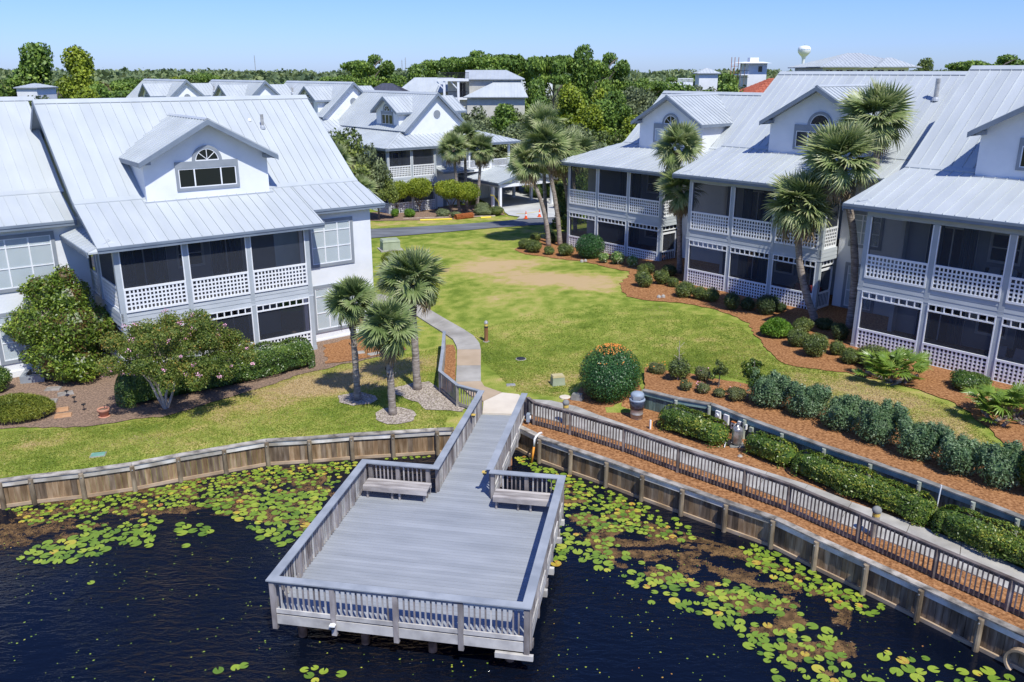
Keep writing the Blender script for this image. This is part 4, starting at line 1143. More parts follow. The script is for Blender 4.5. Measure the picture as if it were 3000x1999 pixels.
def sofa(lab, off_frame, x, y, z, rot, w=1.9, cush='cushion', n_c=3):
    """outdoor sofa: frame, seat cushions, loose pillows"""
    px, py = off_frame(x, y)
    t_ = thing('outdoor_sofa', lab, 'sofa', (px, py, z), rot)
    mb = MB(); mb.box(-w / 2, w / 2, -.38, .38, .08, .30); mb.box(-w / 2, w / 2, .30, .38, .30, .78); mb.box(-w / 2, -w / 2 + .08, -.38, .30, .30, .58); mb.box(w / 2 - .08, w / 2, -.38, .30, .30, .58)
    for sx in (-1, 1):
        for sy in (-1, 1): mb.box(sx * (w / 2 - .05) - .03, sx * (w / 2 - .05) + .03, sy * .33 - .03, sy * .33 + .03, 0, .08)
    mb.build('frame', 'black_metal', t_)
    for i in range(n_c):
        a = -w / 2 + .1 + (w - .2) * i / n_c; b_ = -w / 2 + .1 + (w - .2) * (i + 1) / n_c
        mb = MB(); mb.hexa([(a + .01, -.36, .305), (b_ - .01, -.36, .305), (b_ - .01, .28, .305), (a + .01, .28, .305)], [(a + .03, -.34, .44), (b_ - .03, -.34, .44), (b_ - .03, .26, .44), (a + .03, .26, .44)]); mb.build('seat_cushion', cush, t_)
        c = (a + b_) / 2; s_ = .24
        mb = MB(); mb.hexa([(c - s_, .08, .45), (c + s_, .08, .45), (c + s_, .20, .45), (c - s_, .20, .45)], [(c - s_ * .9, .20, .90), (c + s_ * .9, .20, .90), (c + s_ * .9, .29, .90), (c - s_ * .9, .29, .90)]); mb.build('pillow', cush, t_)
    return t_

def gable_roof(b_, off_, xc, hw, y0, y_apex, y_eave, z_apex, z_eave, axis='y', joined=False, w=.42, th=.03, sidew=1, fascia=True, name='dormer_roof'):
    """dormer style roof with its ridge along local +y: front at y0, meets the big roof at y_apex/y_eave"""
    mb = MB(off_)
    for sg in (-1, 1):
        e0 = (xc + sg * hw, y0, z_eave); a0 = (xc, y0, z_apex); a1 = (xc, y_apex, z_apex); e1 = (xc + sg * hw, y_eave, z_eave)
        q = [e0, a0, a1, e1]
        mb.hexa([(p_[0], p_[1], p_[2] - .10) for p_ in q], [(p_[0], p_[1], p_[2] - .004) for p_ in q])
    R_ = mb.build(name, 'trim_gray', b_)
    for sg in (-1, 1):
        q = [(xc + sg * hw, y0, z_eave), (xc, y0, z_apex), (xc, y_apex, z_apex), (xc + sg * hw, y_eave, z_eave)]
        roof_plane(R_, off_, q, (-sg, 0, (z_apex - z_eave) / hw), w=w, joined=joined, th=th)
    ridge_cap(R_, off_, (xc, y0 - .01, z_apex), (xc, y_apex - .05, z_apex), w=.14, drop=.075, side=(1, 0, 0))
    if fascia:
        mb = MB(off_)
        for sg in (-1, 1):
            a = (xc + sg * (hw + .02), y0 - .02, z_eave - .10); c = (xc, y0 - .02, z_apex - .09)
            mb.hexa([(a[0], a[1] - .035, a[2] - .12), (c[0], c[1] - .035, c[2] - .14), (c[0], c[1] + .02, c[2] - .14), (a[0], a[1] + .02, a[2] - .12)],
                    [(a[0], a[1] - .035, a[2] + .11), (c[0], c[1] - .035, c[2] + .10), (c[0], c[1] + .02, c[2] + .10), (a[0], a[1] + .02, a[2] + .11)])
            mb.box(*( sorted((xc + sg * (hw - .0), xc + sg * (hw + .04)))), y0 + .03, y_eave - .03, z_eave - .18, z_eave + .01)
        mb.build('fascia', 'fascia', b_)
    return R_

def dormer(b_, off_, xc, hw, yface, zbase, oh, z_apex, z_eave, mainz, win, label=None, arc=True, blind=None, glass='glass_dark', inner_mat='stucco'):
    """hw: half width of the wall; mainz(y): height of the main roof, inverse solved linearly"""
    rw = hw + .32
    y_at = lambda z: mainz(None, z)
    gable_roof(b_, off_, xc, rw, yface - oh, y_at(z_apex), y_at(z_eave), z_apex, z_eave)
    s_ = (z_apex - z_eave) / rw
    zt = z_apex - .12; zc = z_apex - .12 - s_ * hw
    wall_poly(b_, off_, [(xc - hw, yface, zbase - .25), (xc + hw, yface, zbase - .25), (xc + hw, yface, zc), (xc, yface, zt), (xc - hw, yface, zc)], .15, (0, -1, 0), name='dormer_wall')
    for sg in (-1, 1):
        x = xc + sg * hw
        q = [(x, yface + .151, zbase - .3), (x, y_at(zc) + .1, zc - .0), (x, yface + .151, zc)]
        mb = MB(off_); mb.hexa([(p_[0] - sg * .15, p_[1], p_[2]) for p_ in q], q); mb.build('dormer_wall', 'stucco', b_)
    # corner brackets under the eave
    mb = MB(off_)
    for sg in (-1, 1):
        x = xc + sg * (hw + .0); mb.box(min(x, x - sg * .22), max(x, x - sg * .22), yface - oh + .06, yface - .003, zc - .16, zc + .02)
    mb.build('eave_return', 'trim_gray', b_)
    wx0, wx1, wz0, wz1, head = win['x0'], win['x1'], win['z0'], win['z1'], win['head']
    window(b_, off_, (wx0, yface - .002, wz0), (1, 0, 0), wx1 - wx0, wz1 - wz0, cols=3, rows=(), colw=[(wx1 - wx0) * .27, (wx1 - wx0) * .73], fw=.13, out=(0, -1, 0), extra_top=head, glass=glass, blind=blind)
    if arc:
        zc_ = wz1 + .13 + head
        arch_window(b_, off_, (win.get('ac', (wx0 + wx1) / 2), yface - .002, zc_), (1, 0, 0), (0, -1, 0), win['r'] - .15, win['r'], spokes=win.get('sp', 3))
    # base flashing
    mb = MB(off_); mb.box(xc - hw - .15, xc + hw + .15, yface - .12, yface - .002, zbase - .06, zbase - .01); mb.build('flashing', 'flashing', b_)

def lin(y0, z0, y1, z1):
    def f(y=None, z=None):
        if y is not None: return z0 + (y - y0) * (z1 - z0) / (y1 - y0)
        return y0 + (z - z0) * (y1 - y0) / (z1 - z0)
    return f

def vent_stack(b_, off_, x, y, z, h, r_=.09, cap=True, name='vent_pipe'):
    mb = MB(off_); mb.tube([(x, y, z - .15), (x, y, z + h)], r_, 12); V_ = mb.build(name, 'galvanized', b_, smooth=False)
    mb = MB(off_); mb.lathe((x, y, z - .02), [(r_ * 1.9, 0), (r_ * 1.6, .10), (r_ * 1.05, .20)], 12); mb.build('boot', 'flashing', V_)
    mb = MB(off_); mb.box(x - .32, x + .32, y - .42, y - .34, z - .34, z - .30); mb.build('flashing', 'fascia', V_)
    if cap:
        mb = MB(off_); mb.lathe((x, y, z + h), [(r_ * 1.35, 0), (r_ * 1.35, .10), (r_ * .6, .14)], 12); mb.build('cap', 'galvanized', V_)
    else:
        mb = MB(off_); mb.lathe((x, y, z + h - .22), [(r_ * 1.12, 0), (r_ * 1.12, .02)], 12); mb.build('cap', 'galvanized', V_)

def eave_fascia(b_, off_, A, B, ztop, out, h=.22, gut=True):
    A = Vector((A[0], A[1])); B = Vector((B[0], B[1])); o_ = Vector((out[0], out[1]))
    mb = MB(off_)
    q = [A + o_ * .02, B + o_ * .02, B - o_ * .03, A - o_ * .03]
    mb.hexa([(p_.x, p_.y, ztop - h) for p_ in q], [(p_.x, p_.y, ztop - h * .42) for p_ in q])
    q = [A + o_ * .05, B + o_ * .05, B - o_ * .03, A - o_ * .03]
    mb.hexa([(p_.x, p_.y, ztop - h * .42 + .003) for p_ in q], [(p_.x, p_.y, ztop + .015) for p_ in q])
    mb.build('fascia', 'fascia', b_)
# ------------------------------------------------------------------ houses
def frame(rot):
    c, s_ = math.cos(rad(rot)), math.sin(rad(rot))
    return lambda x, y: (c * x - s_ * y, s_ * x + c * y)
FL = frame(38.0); FR = frame(-48.6)

def house(name, label, F, rot, bx, by, bz, group=None, cat='house'):
    X, Y = F(bx, by)
    t_ = thing(name, label, cat, (X, Y, bz), rad(rot), group)
    return t_, (bx, by, bz)

def post(b_, off_, x0, x1, y0, y1, z0, z1, mat='post_gray'):
    mb = MB(off_); mb.box(x0, x1, y0, y1, z0, z1)
    mb.box(x0 - .02, x1 + .02, y0 - .02, y1 + .02, z0 - .01, z0 + .28)
    mb.build('post', mat, b_)

def under_roof(b_, off_, polys, name='roof', d=.10, mat='trim_gray'):
    mb = MB(off_)
    for q in polys:
        mb.hexa([(p_[0], p_[1], p_[2] - d) for p_ in q], [(p_[0], p_[1], p_[2] - .004) for p_ in q])
    return mb.build(name, mat, b_)

def townhouse(b_, off_, P):
    zo = P['zo']; yf_ = P['yf']; pl = P['posts']          # list of (x0,x1)
    ye, ze = P['eave']; yj, zj = P['joint']; yr, zr = P['ridge']
    lo = lin(ye, ze, yj, zj); mn = lin(yj, zj, yr, zr)
    x0, x1 = P['x0'], P['x1']
    # posts and bays
    for a, c in pl: post(b_, off_, a, c, yf_, yf_ + .22, zo - .46, zo + 5.86)
    for (a, c), (d, e) in zip(pl, pl[1:]):
        bay(b_, off_, (c, yf_ + .0), (d, yf_ + .0), zo, (0, -1), n_tr=P.get('ntr', 8))
    xa, xb = pl[0][0], pl[-1][1]
    belt(b_, off_, (xa - .03, yf_ + .085), (xb + .03, yf_ + .085), zo, (0, -1))
    mb = MB(off_); mb.box(xa, xb, yf_ + .02, yf_ + .20, zo + 5.862, ze - .06); mb.build('header', 'post_gray', b_)
    mb = MB(off_); mb.box(xa + .02, xb - .02, yf_ + .03, yf_ + .18, zo - .62, zo - .39); mb.build('sill_board', 'white_wood', b_)
    if P.get('ret_l'):
        ys = P['ret_l']
        for k, (c, d) in enumerate(zip(ys, ys[1:])):
            bay(b_, off_, (xa + .11, d - .13 if k < len(ys) - 2 else d), (xa + .11, c + (.22 if k == 0 else .10)), zo, (-1, 0), n_tr=5)
            if k > 0: post(b_, off_, xa, xa + .20, c - .13, c + .10, zo - .46, zo + 5.86)
        belt(b_, off_, (xa + .05, ys[-1]), (xa + .05, yf_ + .0), zo, (-1, 0))
        mb = MB(off_); mb.box(xa + .02, xa + .20, yf_ + .21, ys[-1], zo + 5.862, ze - .1); mb.build('header', 'post_gray', b_)
    if P.get('ret_r'):
        yd = P['ret_r']
        bay(b_, off_, (xb - .11, yf_ + .22), (xb - .11, yd), zo, (1, 0), lower=False, door=True)
        belt(b_, off_, (xb - .05, yf_ + .0), (xb - .05, yd), zo, (1, 0))
        mb = MB(off_); mb.box(xb - .20, xb - .02, yf_ + .21, yd, zo + 5.862, ze - .1); mb.build('header', 'post_gray', b_)
        mb = MB(off_); mb.box(xb - .05, xb + 1.45, yf_ + .55, yd + .25, zo - .66, zo - .42); mb.build('step', 'weathered_light', b_)
        mb = MB(off_); mb.box(xb + .25, xb + 1.15, yf_ + .75, yd + .05, zo - .418, zo - .40); mb.build('door_mat', 'black_plastic', b_)
    porch_inside(b_, off_, xa + .2, xb - .2, yf_, P.get('depth', 3.4), zo)
    # right hand plain wall
    yw = P['yw']; xw = P['xw']
    zt = lo(y=yw) - .12
    wall_poly(b_, off_, [(xb, yw, zo - .7), (xw, yw, zo - .7), (xw, yw, zt), (xb, yw, zt)], .2, (0, -1, 0))
    mb = MB(off_); mb.box(xb + .01, xw + .03, yw - .05, yw - .002, zo - .72, zo - .30); mb.build('plinth', 'stucco', b_)
    for w_ in P.get('wins', []):
        window(b_, off_, (w_[0], yw - .002, w_[2]), (1, 0, 0), w_[1] - w_[0], w_[3] - w_[2], cols=3, rows=(.40, .80), blind='blinds', out=(0, -1, 0), fw=.16)
    # side walls
    ybk = P['yback']
    def side(x, sg, ystart):
        pts = [(x, ystart, zo - .7), (x, ybk, zo - .7), (x, ybk, zj - .1)]
        yr_ = yr
        pts += [(x, yr_, zr - .12), (x, max(yj, ystart), mn(y=max(yj, ystart)) - .12)]
        if ystart < yj: pts += [(x, ystart, lo(y=ystart) - .12)]
        wall_poly(b_, off_, pts, .2, (sg, 0, 0))
    side(P.get('xgl', xa + .02), -1, P.get('ygl', yf_ + 3.5))
    side(xw - .0, 1, yw + .201)
    # roofs
    y2 = P['y2']; xe = P['xe']
    A = [(P['ex0'], ye, ze), (xe, ye, ze), (xe, yj, zj), (x0 + .0, yj, zj)]
    Bp = [(xe, y2, lo(y=y2)), (P.get('x1e', x1), y2, lo(y=y2)), (x1, yj, zj), (xe, yj, zj)]
    R1 = under_roof(b_, off_, [A, Bp], 'roof')
    roof_plane(R1, off_, A, (0, 1, 0), phase=P.get('phase', 0))
    roof_plane(R1, off_, Bp, (0, 1, 0))
    mb = MB(off_); mb.hexa([(x0, yj - .16, lo(y=yj - .16) + .035), (x1, yj - .16, lo(y=yj - .16) + .035), (x1, yj + .12, mn(y=yj + .12) + .035), (x0, yj + .12, mn(y=yj + .12) + .035)],
                           [(x0, yj - .16, lo(y=yj - .16) + .085), (x1, yj - .16, lo(y=yj - .16) + .085), (x1, yj + .12, mn(y=yj + .12) + .075), (x0, yj + .12, mn(y=yj + .12) + .075)])
    mb.build('flashing', 'roof_metal_b', R1)
    M_ = [(x0, yj, zj), (x1, yj, zj), (x1, yr, zr), (x0, yr, zr)]
    yb2 = 2 * yr - yj
    Bk = [(x1, yb2, zj), (x0, yb2, zj), (x0, yr, zr), (x1, yr, zr)]
    R2 = under_roof(b_, off_, [M_, Bk], 'roof')
    roof_plane(R2, off_, M_, (0, 1, 0))
    mb = MB(off_); mb.poly([(p_[0], p_[1], p_[2] + .02) for p_ in Bk]); mb.build('rear_slope', 'roof_metal_b', R2)
    ridge_cap(R2, off_, (x0 - .01, yr, zr), (x1 + .01, yr, zr), w=.26, drop=.18)
    # rake boards
    for x, sg in ((x0, -1), (x1, 1)):
        for (ya, za), (yc, zc) in (((yj, zj), (yr, zr)), ((yr, zr), (yb2, zj))):
            mb = MB(off_); mb.hexa([(x - .02, ya, za - .26), (x + .02, ya, za - .26), (x + .02, yc, zc - .26), (x - .02, yc, zc - .26)], [(x - .02, ya, za + .03), (x + .02, ya, za + .03), (x + .02, yc, zc + .03), (x - .02, yc, zc + .03)])
            mb.build('rake_board', 'fascia', R2)
    x = x0 if P['ex0'] > x0 - .4 else None
    for xx in ([x0] if x is not None else []) + [x1]:
        ys_, zs_ = (ye, ze) if xx == x0 else (y2, lo(y=y2))
        mb = MB(off_); mb.hexa([(xx - .02, ys_, zs_ - .18), (xx + .02, ys_, zs_ - .18), (xx + .02, yj, zj - .18), (xx - .02, yj, zj - .18)], [(xx - .02, ys_, zs_ + .03), (xx + .02, ys_, zs_ + .03), (xx + .02, yj, zj + .03), (xx - .02, yj, zj + .03)])
        mb.build('rake_board', 'fascia', R1)
    eave_fascia(b_, off_, (P['ex0'], ye), (xe, ye), ze, (0, -1))
    eave_fascia(b_, off_, (xe + .05, y2), (P.get('x1e', x1), y2), lo(y=y2), (0, -1))
    mb = MB(off_); mb.box(xe - .02, xe + .03, ye, y2, ze - .1, ze + .10); mb.build('fascia', 'fascia', b_)
    # side pent roof on the left
    if P.get('pent'):
        xo, yend, zo_, zi = P['pent']
        q = [(xo, yend, zo_), (xo, ye, zo_), (xa + .0, ye + .35, zi), (xa + .0, yend, zi)]
        R3 = under_roof(b_, off_, [q], 'side_roof', d=.08)
        roof_plane(R3, off_, q, (1, 0, .3))
        eave_fascia(b_, off_, (xo, yend), (xo, ye), zo_, (-1, 0))
        q2 = [(xo, ye, zo_), (xa + .9, ye, zo_), (xa + .0, ye + .35, zi)]
        under_roof(b_, off_, [q2], 'side_roof', d=.08, mat='roof_metal_b')
    d = P.get('dormer')
    if d:
        dormer(b_, off_, d['xc'], d['hw'], d['yf'], lo(y=d['yf']) + .05 if d['yf'] < yj else mn(y=d['yf']), d['oh'], d['za'], d['ze'], lambda y, z: mn(z=z), d['win'], arc=True, blind=d.get('blind'), glass=d.get('glass', 'glass_dark'))
    return lo, mn

# ---- left house
H1, o1 = house('house', 'big white left house with screened porches and one wide dormer over the hedge', FL, 38, 15, 42, 0)
lo, mn = townhouse(H1, o1, dict(zo=0, yf=38.76, posts=[(8.5, 8.73), (11.42, 11.65), (14.36, 14.57), (17.33, 17.56)], eave=(38.36, 6.1), joint=(42.0, 7.55), ridge=(47.7, 11.85),
    x0=7.9, x1=22.05, x1e=22.35, ex0=7.85, xe=18.25, y2=39.55, yw=39.95, xw=21.65, yback=54, ret_l=[38.76, 42.15, 44.4], ygl=44.41, xgl=8.52, depth=4.2,
    wins=[(18.2, 20.42, 3.72, 5.85), (18.2, 20.42, .22, 2.45)], pent=(7.45, 46.2, 5.98, 6.32),
    dormer=dict(xc=13.93, hw=2.98, yf=41.6, oh=.62, za=11.07, ze=9.25, win=dict(x0=12.50, x1=15.27, z0=7.93, z1=8.82, head=.20, r=.72, ac=13.92))))
vent_stack(H1, o1, 18.45, 45.6, mn(y=45.6), .75, r_=.085, cap=False)
mb = MB(o1); mb.lathe((17.95, 46.1, mn(y=46.1)), [(.11, 0), (.11, .06), (.06, .16)], 10); mb.build('roof_vent', 'white_wood', H1)
# round louvre in the left gable
def round_vent(b_, off_, x, y, z, r_, axis='x', sg=-1, slats=7):
    mb = MB(off_); seg = 24
    def pt(rr, t_, d):
        if axis == 'x': return (x + sg * d, y + rr * math.cos(t_), z + rr * math.sin(t_))
        return (x + rr * math.cos(t_), y + sg * d, z + rr * math.sin(t_))
    for i in range(seg):
        t0 = 2 * math.pi * i / seg; t1 = 2 * math.pi * (i + 1) / seg
        mb.hexa([pt(r_ * .85, t0, 0), pt(r_, t0, 0), pt(r_, t1, 0), pt(r_ * .85, t1, 0)], [pt(r_ * .85, t0, .05), pt(r_, t0, .05), pt(r_, t1, .05), pt(r_ * .85, t1, .05)])
    for i in range(slats):
        dz = -r_ * .8 + 1.6 * r_ * (i + .5) / slats; hw = math.sqrt(max(0, (r_ * .85) ** 2 - dz * dz))
        if axis == 'x': mb.hexa([(x + sg * .01, y - hw, z + dz - .04), (x + sg * .05, y - hw, z + dz - .05), (x + sg * .05, y + hw, z + dz - .05), (x + sg * .01, y + hw, z + dz - .04)], [(x + sg * .005, y - hw, z + dz + .05), (x + sg * .02, y - hw, z + dz + .05), (x + sg * .02, y + hw, z + dz + .05), (x + sg * .005, y + hw, z + dz + .05)])
        else: mb.hexa([(x - hw, y + sg * .01, z + dz - .04), (x - hw, y + sg * .05, z + dz - .05), (x + hw, y + sg * .05, z + dz - .05), (x + hw, y + sg * .01, z + dz - .04)], [(x - hw, y + sg * .005, z + dz + .05), (x - hw, y + sg * .02, z + dz + .05), (x + hw, y + sg * .02, z + dz + .05), (x + hw, y + sg * .005, z + dz + .05)])
    mb.build('round_vent', 'trim_gray', b_)
mb = MB(o1); mb.box(8.51, 8.72, 44.16, 44.40, -.5, 6.1); mb.build('post', 'post_gray', H1)
round_vent(H1, o1, 8.31, 47.0, 9.85, .42)

# ---- neighbour at the far left, its own house
H2, o2 = house('house', 'white house cut by the left picture edge with a large blinded window', FL, 38, 3, 45, 0)
lo2 = lin(43.15, 6.66, 45.9, 7.7); mn2 = lin(45.9, 7.7, 51.5, 11.9)
wall_poly(H2, o2, [(-9, 43.6, -.7), (8.48, 43.6, -.7), (8.48, 43.6, 6.72), (-9, 43.6, 6.72)], .2, (0, -1, 0))
mb = MB(o2); mb.box(-9, 8.45, 43.53, 43.598, -.72, -.1); mb.build('plinth', 'stucco', H2)
window(H2, o2, (4.22, 43.598, 3.80), (1, 0, 0), 2.80, 2.25, cols=3, rows=(.40, .82), blind='blinds', out=(0, -1, 0), fw=.16)
window(H2, o2, (4.30, 43.598, .45), (1, 0, 0), 2.80, 2.1, cols=3, rows=(.40, .82), blind='blinds', out=(0, -1, 0), fw=.16)
A = [(-9, 43.15, 6.66), (8.15, 43.15, 6.66), (8.15, 45.9, 7.7), (-9, 45.9, 7.7)]
M_ = [(-9, 45.9, 7.7), (8.28, 45.9, 7.7), (8.28, 51.5, 11.9), (-9, 51.5, 11.9)]
Bk = [(8.28, 57, 7.7), (-9, 57, 7.7), (-9, 51.5, 11.9), (8.28, 51.5, 11.9)]
R_ = under_roof(H2, o2, [A, M_, Bk], 'roof')
roof_plane(R_, o2, A, (0, 1, 0)); roof_plane(R_, o2, M_, (0, 1, 0))
mb = MB(o2); mb.poly([(p_[0], p_[1], p_[2] + .02) for p_ in Bk]); mb.build('rear_slope', 'roof_metal_b', R_)
mb = MB(o2); mb.hexa([(-9, 45.74, lo2(y=45.74) + .035), (8.28, 45.74, lo2(y=45.74) + .035), (8.28, 46.02, mn2(y=46.02) + .035), (-9, 46.02, mn2(y=46.02) + .035)], [(-9, 45.74, lo2(y=45.74) + .085), (8.28, 45.74, lo2(y=45.74) + .085), (8.28, 46.02, mn2(y=46.02) + .075), (-9, 46.02, mn2(y=46.02) + .075)]); mb.build('flashing', 'roof_metal_b', R_)
ridge_cap(R_, o2, (-9, 51.5, 11.9), (8.6, 51.5, 11.9), w=.26, drop=.18)
eave_fascia(H2, o2, (-9, 43.15), (8.15, 43.15), 6.66, (0, -1))
mb = MB(o2); mb.box(-9.2, -9, 43.6, 56, -.7, 7.6); mb.build('wall', 'stucco', H2)

# ---- the right hand row
HN, on = house('house', 'nearest right house with screened porches, cut by the right picture edge', FR, -48.6, -10, 42, .6, 'row of houses on the right')
HN['group'] = 'row of white houses on the right'
lo, mn = townhouse(HN, on, dict(zo=1.13, yf=37.3, posts=[(-18.03, -17.80), (-15.02, -14.79), (-12.0, -11.77), (-9.0, -8.77)], eave=(36.85, 7.49), joint=(41.1, 8.89), ridge=(46.9, 13.42),
    x0=-18.25, x1=-2.0, ex0=-19.0, xe=-8.0, y2=38.3, yw=38.7, xw=-2.3, yback=53, pent=(-19.0, 41.5, 7.40, 7.72), depth=4.0, ygl=40.9, xgl=-18.0,
    dormer=dict(xc=-12.0, hw=3.0, yf=40.7, oh=.62, za=12.55, ze=10.68, win=dict(x0=-13.27, x1=-10.5, z0=9.30, z1=10.2, head=.20, r=.72))))
HM, om = house('house', 'middle right house behind the curved palm, wide dormer with arched window', FR, -48.6, -24, 45, .6, 'row of white houses on the right')
lo, mn = townhouse(HM, om, dict(zo=1.08, yf=41.7, posts=[(-31.25, -31.02), (-28.28, -28.06), (-25.46, -25.24), (-22.62, -22.40)], eave=(41.25, 7.38), joint=(45.2, 8.83), ridge=(50.9, 13.15),
    x0=-31.55, x1=-18.3, ex0=-32.2, xe=-21.6, y2=42.95, yw=43.5, xw=-18.05, yback=57, ret_r=43.35, pent=(-32.2, 45.8, 7.30, 7.62), depth=4.0, ygl=45.3, xgl=-31.2,
    wins=[(-21.7, -20.2, 4.40, 6.0), (-21.7, -20.2, .95, 3.2)],
    dormer=dict(xc=-25.05, hw=3.04, yf=44.8, oh=.62, za=12.44, ze=10.47, glass='glass_pane', win=dict(x0=-26.38, x1=-23.6, z0=9.12, z1=10.02, head=.22, r=.74, sp=0))))
vent_stack(HM, om, -20.7, 49.0, mn(y=49.0), 1.15, r_=.12, cap=False)
HF, of = house('house', 'farthest right house at the end of the row beside the lane', FR, -48.6, -39, 50, .4, 'row of white houses on the right')
lo, mn = townhouse(HF, of, dict(zo=.68, yf=45.6, posts=[(-45.38, -45.16), (-42.45, -42.23), (-39.5, -39.28), (-36.56, -36.34)], eave=(45.2, 6.8), joint=(50.7, 8.03), ridge=(55.2, 11.7),
    x0=-44.4, x1=-30.6, ex0=-46.3, xe=-35.5, y2=46.6, yw=47.7, xw=-31.25, yback=60, ret_r=47.5, depth=4.6, ygl=50.7, xgl=-44.0,
    dormer=dict(xc=-39.25, hw=2.82, yf=49.7, oh=.62, za=11.6, ze=9.72, glass='glass_pane', blind='blinds', win=dict(x0=-40.6, x1=-37.88, z0=8.43, z1=9.30, head=.22, r=.74))))
vent_stack(HF, of, -34.9, 53.2, mn(y=53.2), .5, r_=.09, cap=True)
# left hip of the far house: from the corner up to the joint
q = [(-46.3, 45.2, 6.8), (-44.4, 50.7, 8.03), (-44.4, 56.0, 8.03), (-46.3, 56.0, 6.8)]
R_ = under_roof(HF, of, [q], 'side_roof'); roof_plane(R_, of, [q[0], q[1], q[2], q[3]], (1, 0, .3))
eave_fascia(HF, of, (-46.3, 56.0), (-46.3, 45.2), 6.8, (-1, 0))
mb = MB(of); mb.box(-44.2, -44.0, 50.9, 60, .2, 8.0); mb.box(-45.1, -44.2, 47.5, 60, .2, 6.8); mb.build('wall', 'stucco', HF)

# sofas and cushions on the porches
for lab, x, y, z, r_, w, c in (('dark sofa with pale grey pillows on the nearest lower porch', -11.6, 39.6, .76, -48.6, 2.6, 'cushion'),
                       ('dark armchair with pale grey pillow at the right edge of the nearest lower porch', -9.9, 39.0, .76, -48.6 - 60, 1.1, 'cushion'),
                       ('sofa with red cushions on the lower porch of the middle right house', -24.1, 43.6, .70, -48.6, 1.9, 'cushion_red'),
                       ('sofa on the upper porch of the nearest right house', -12.6, 39.8, 4.14, -48.6, 2.2, 'cushion')):
    sofa(lab, FR, x, y, z, rad(r_), w, c, 3 if w > 1.5 else 1)

# ---- middle house with gable, dormers and carport (left-house frame, further back)
def gable_house(b_, off_, xr, y0, zr, half, ze, length, ws=1.0, joined=True, front_vent=True, dorm=True, zbase=0.0):
    """main gable facing -y, ridge along +y; dormers left and right"""
    oh = .40
    sl = (zr - ze) / half
    M1 = [(xr - half, y0 - oh, ze), (xr, y0 - oh, zr), (xr, y0 + length, zr), (xr - half, y0 + length, ze)]
    M2 = [(xr + half, y0 - oh, ze), (xr, y0 - oh, zr), (xr, y0 + length, zr), (xr + half, y0 + length, ze)]
    R_ = under_roof(b_, off_, [M1, M2], 'roof')
    roof_plane(R_, off_, M1, (1, 0, 1), joined=joined); roof_plane(R_, off_, M2, (-1, 0, 1), joined=joined)
    ridge_cap(R_, off_, (xr, y0 - oh, zr), (xr, y0 + length, zr), w=.25, drop=.2, side=(1, 0, 0))
    mb = MB(off_)
    for sg in (-1, 1):
        a = (xr + sg * (half + .03), y0 - oh, ze - .03); c = (xr, y0 - oh, zr - .01)
        mb.hexa([(a[0], a[1] - .05, a[2] - .22), (c[0], c[1] - .05, c[2] - .24), (c[0], c[1], c[2] - .24), (a[0], a[1], a[2] - .22)], [(a[0], a[1] - .05, a[2] + .06), (c[0], c[1] - .05, c[2] + .06), (c[0], c[1], c[2] + .06), (a[0], a[1], a[2] + .06)])
    mb.build('rake_board', 'fascia', b_)
    hw = half - .25
    wall_poly(b_, off_, [(xr - hw, y0, zbase), (xr + hw, y0, zbase), (xr + hw, y0, zr - .14 - sl * hw), (xr, y0, zr - .14), (xr - hw, y0, zr - .14 - sl * hw)], .2, (0, -1, 0))
    for sg in (-1, 1):
        mb = MB(off_); x = xr + sg * hw; mb.box(min(x, x - sg * .2), max(x, x - sg * .2), y0 + .2, y0 + length, zbase, ze + .0); mb.build('wall', 'stucco', b_)
    if front_vent: round_vent(b_, off_, xr + .05, y0 - .003, zr - 2.05, .40, axis='y', sg=-1)
    return R_, sl

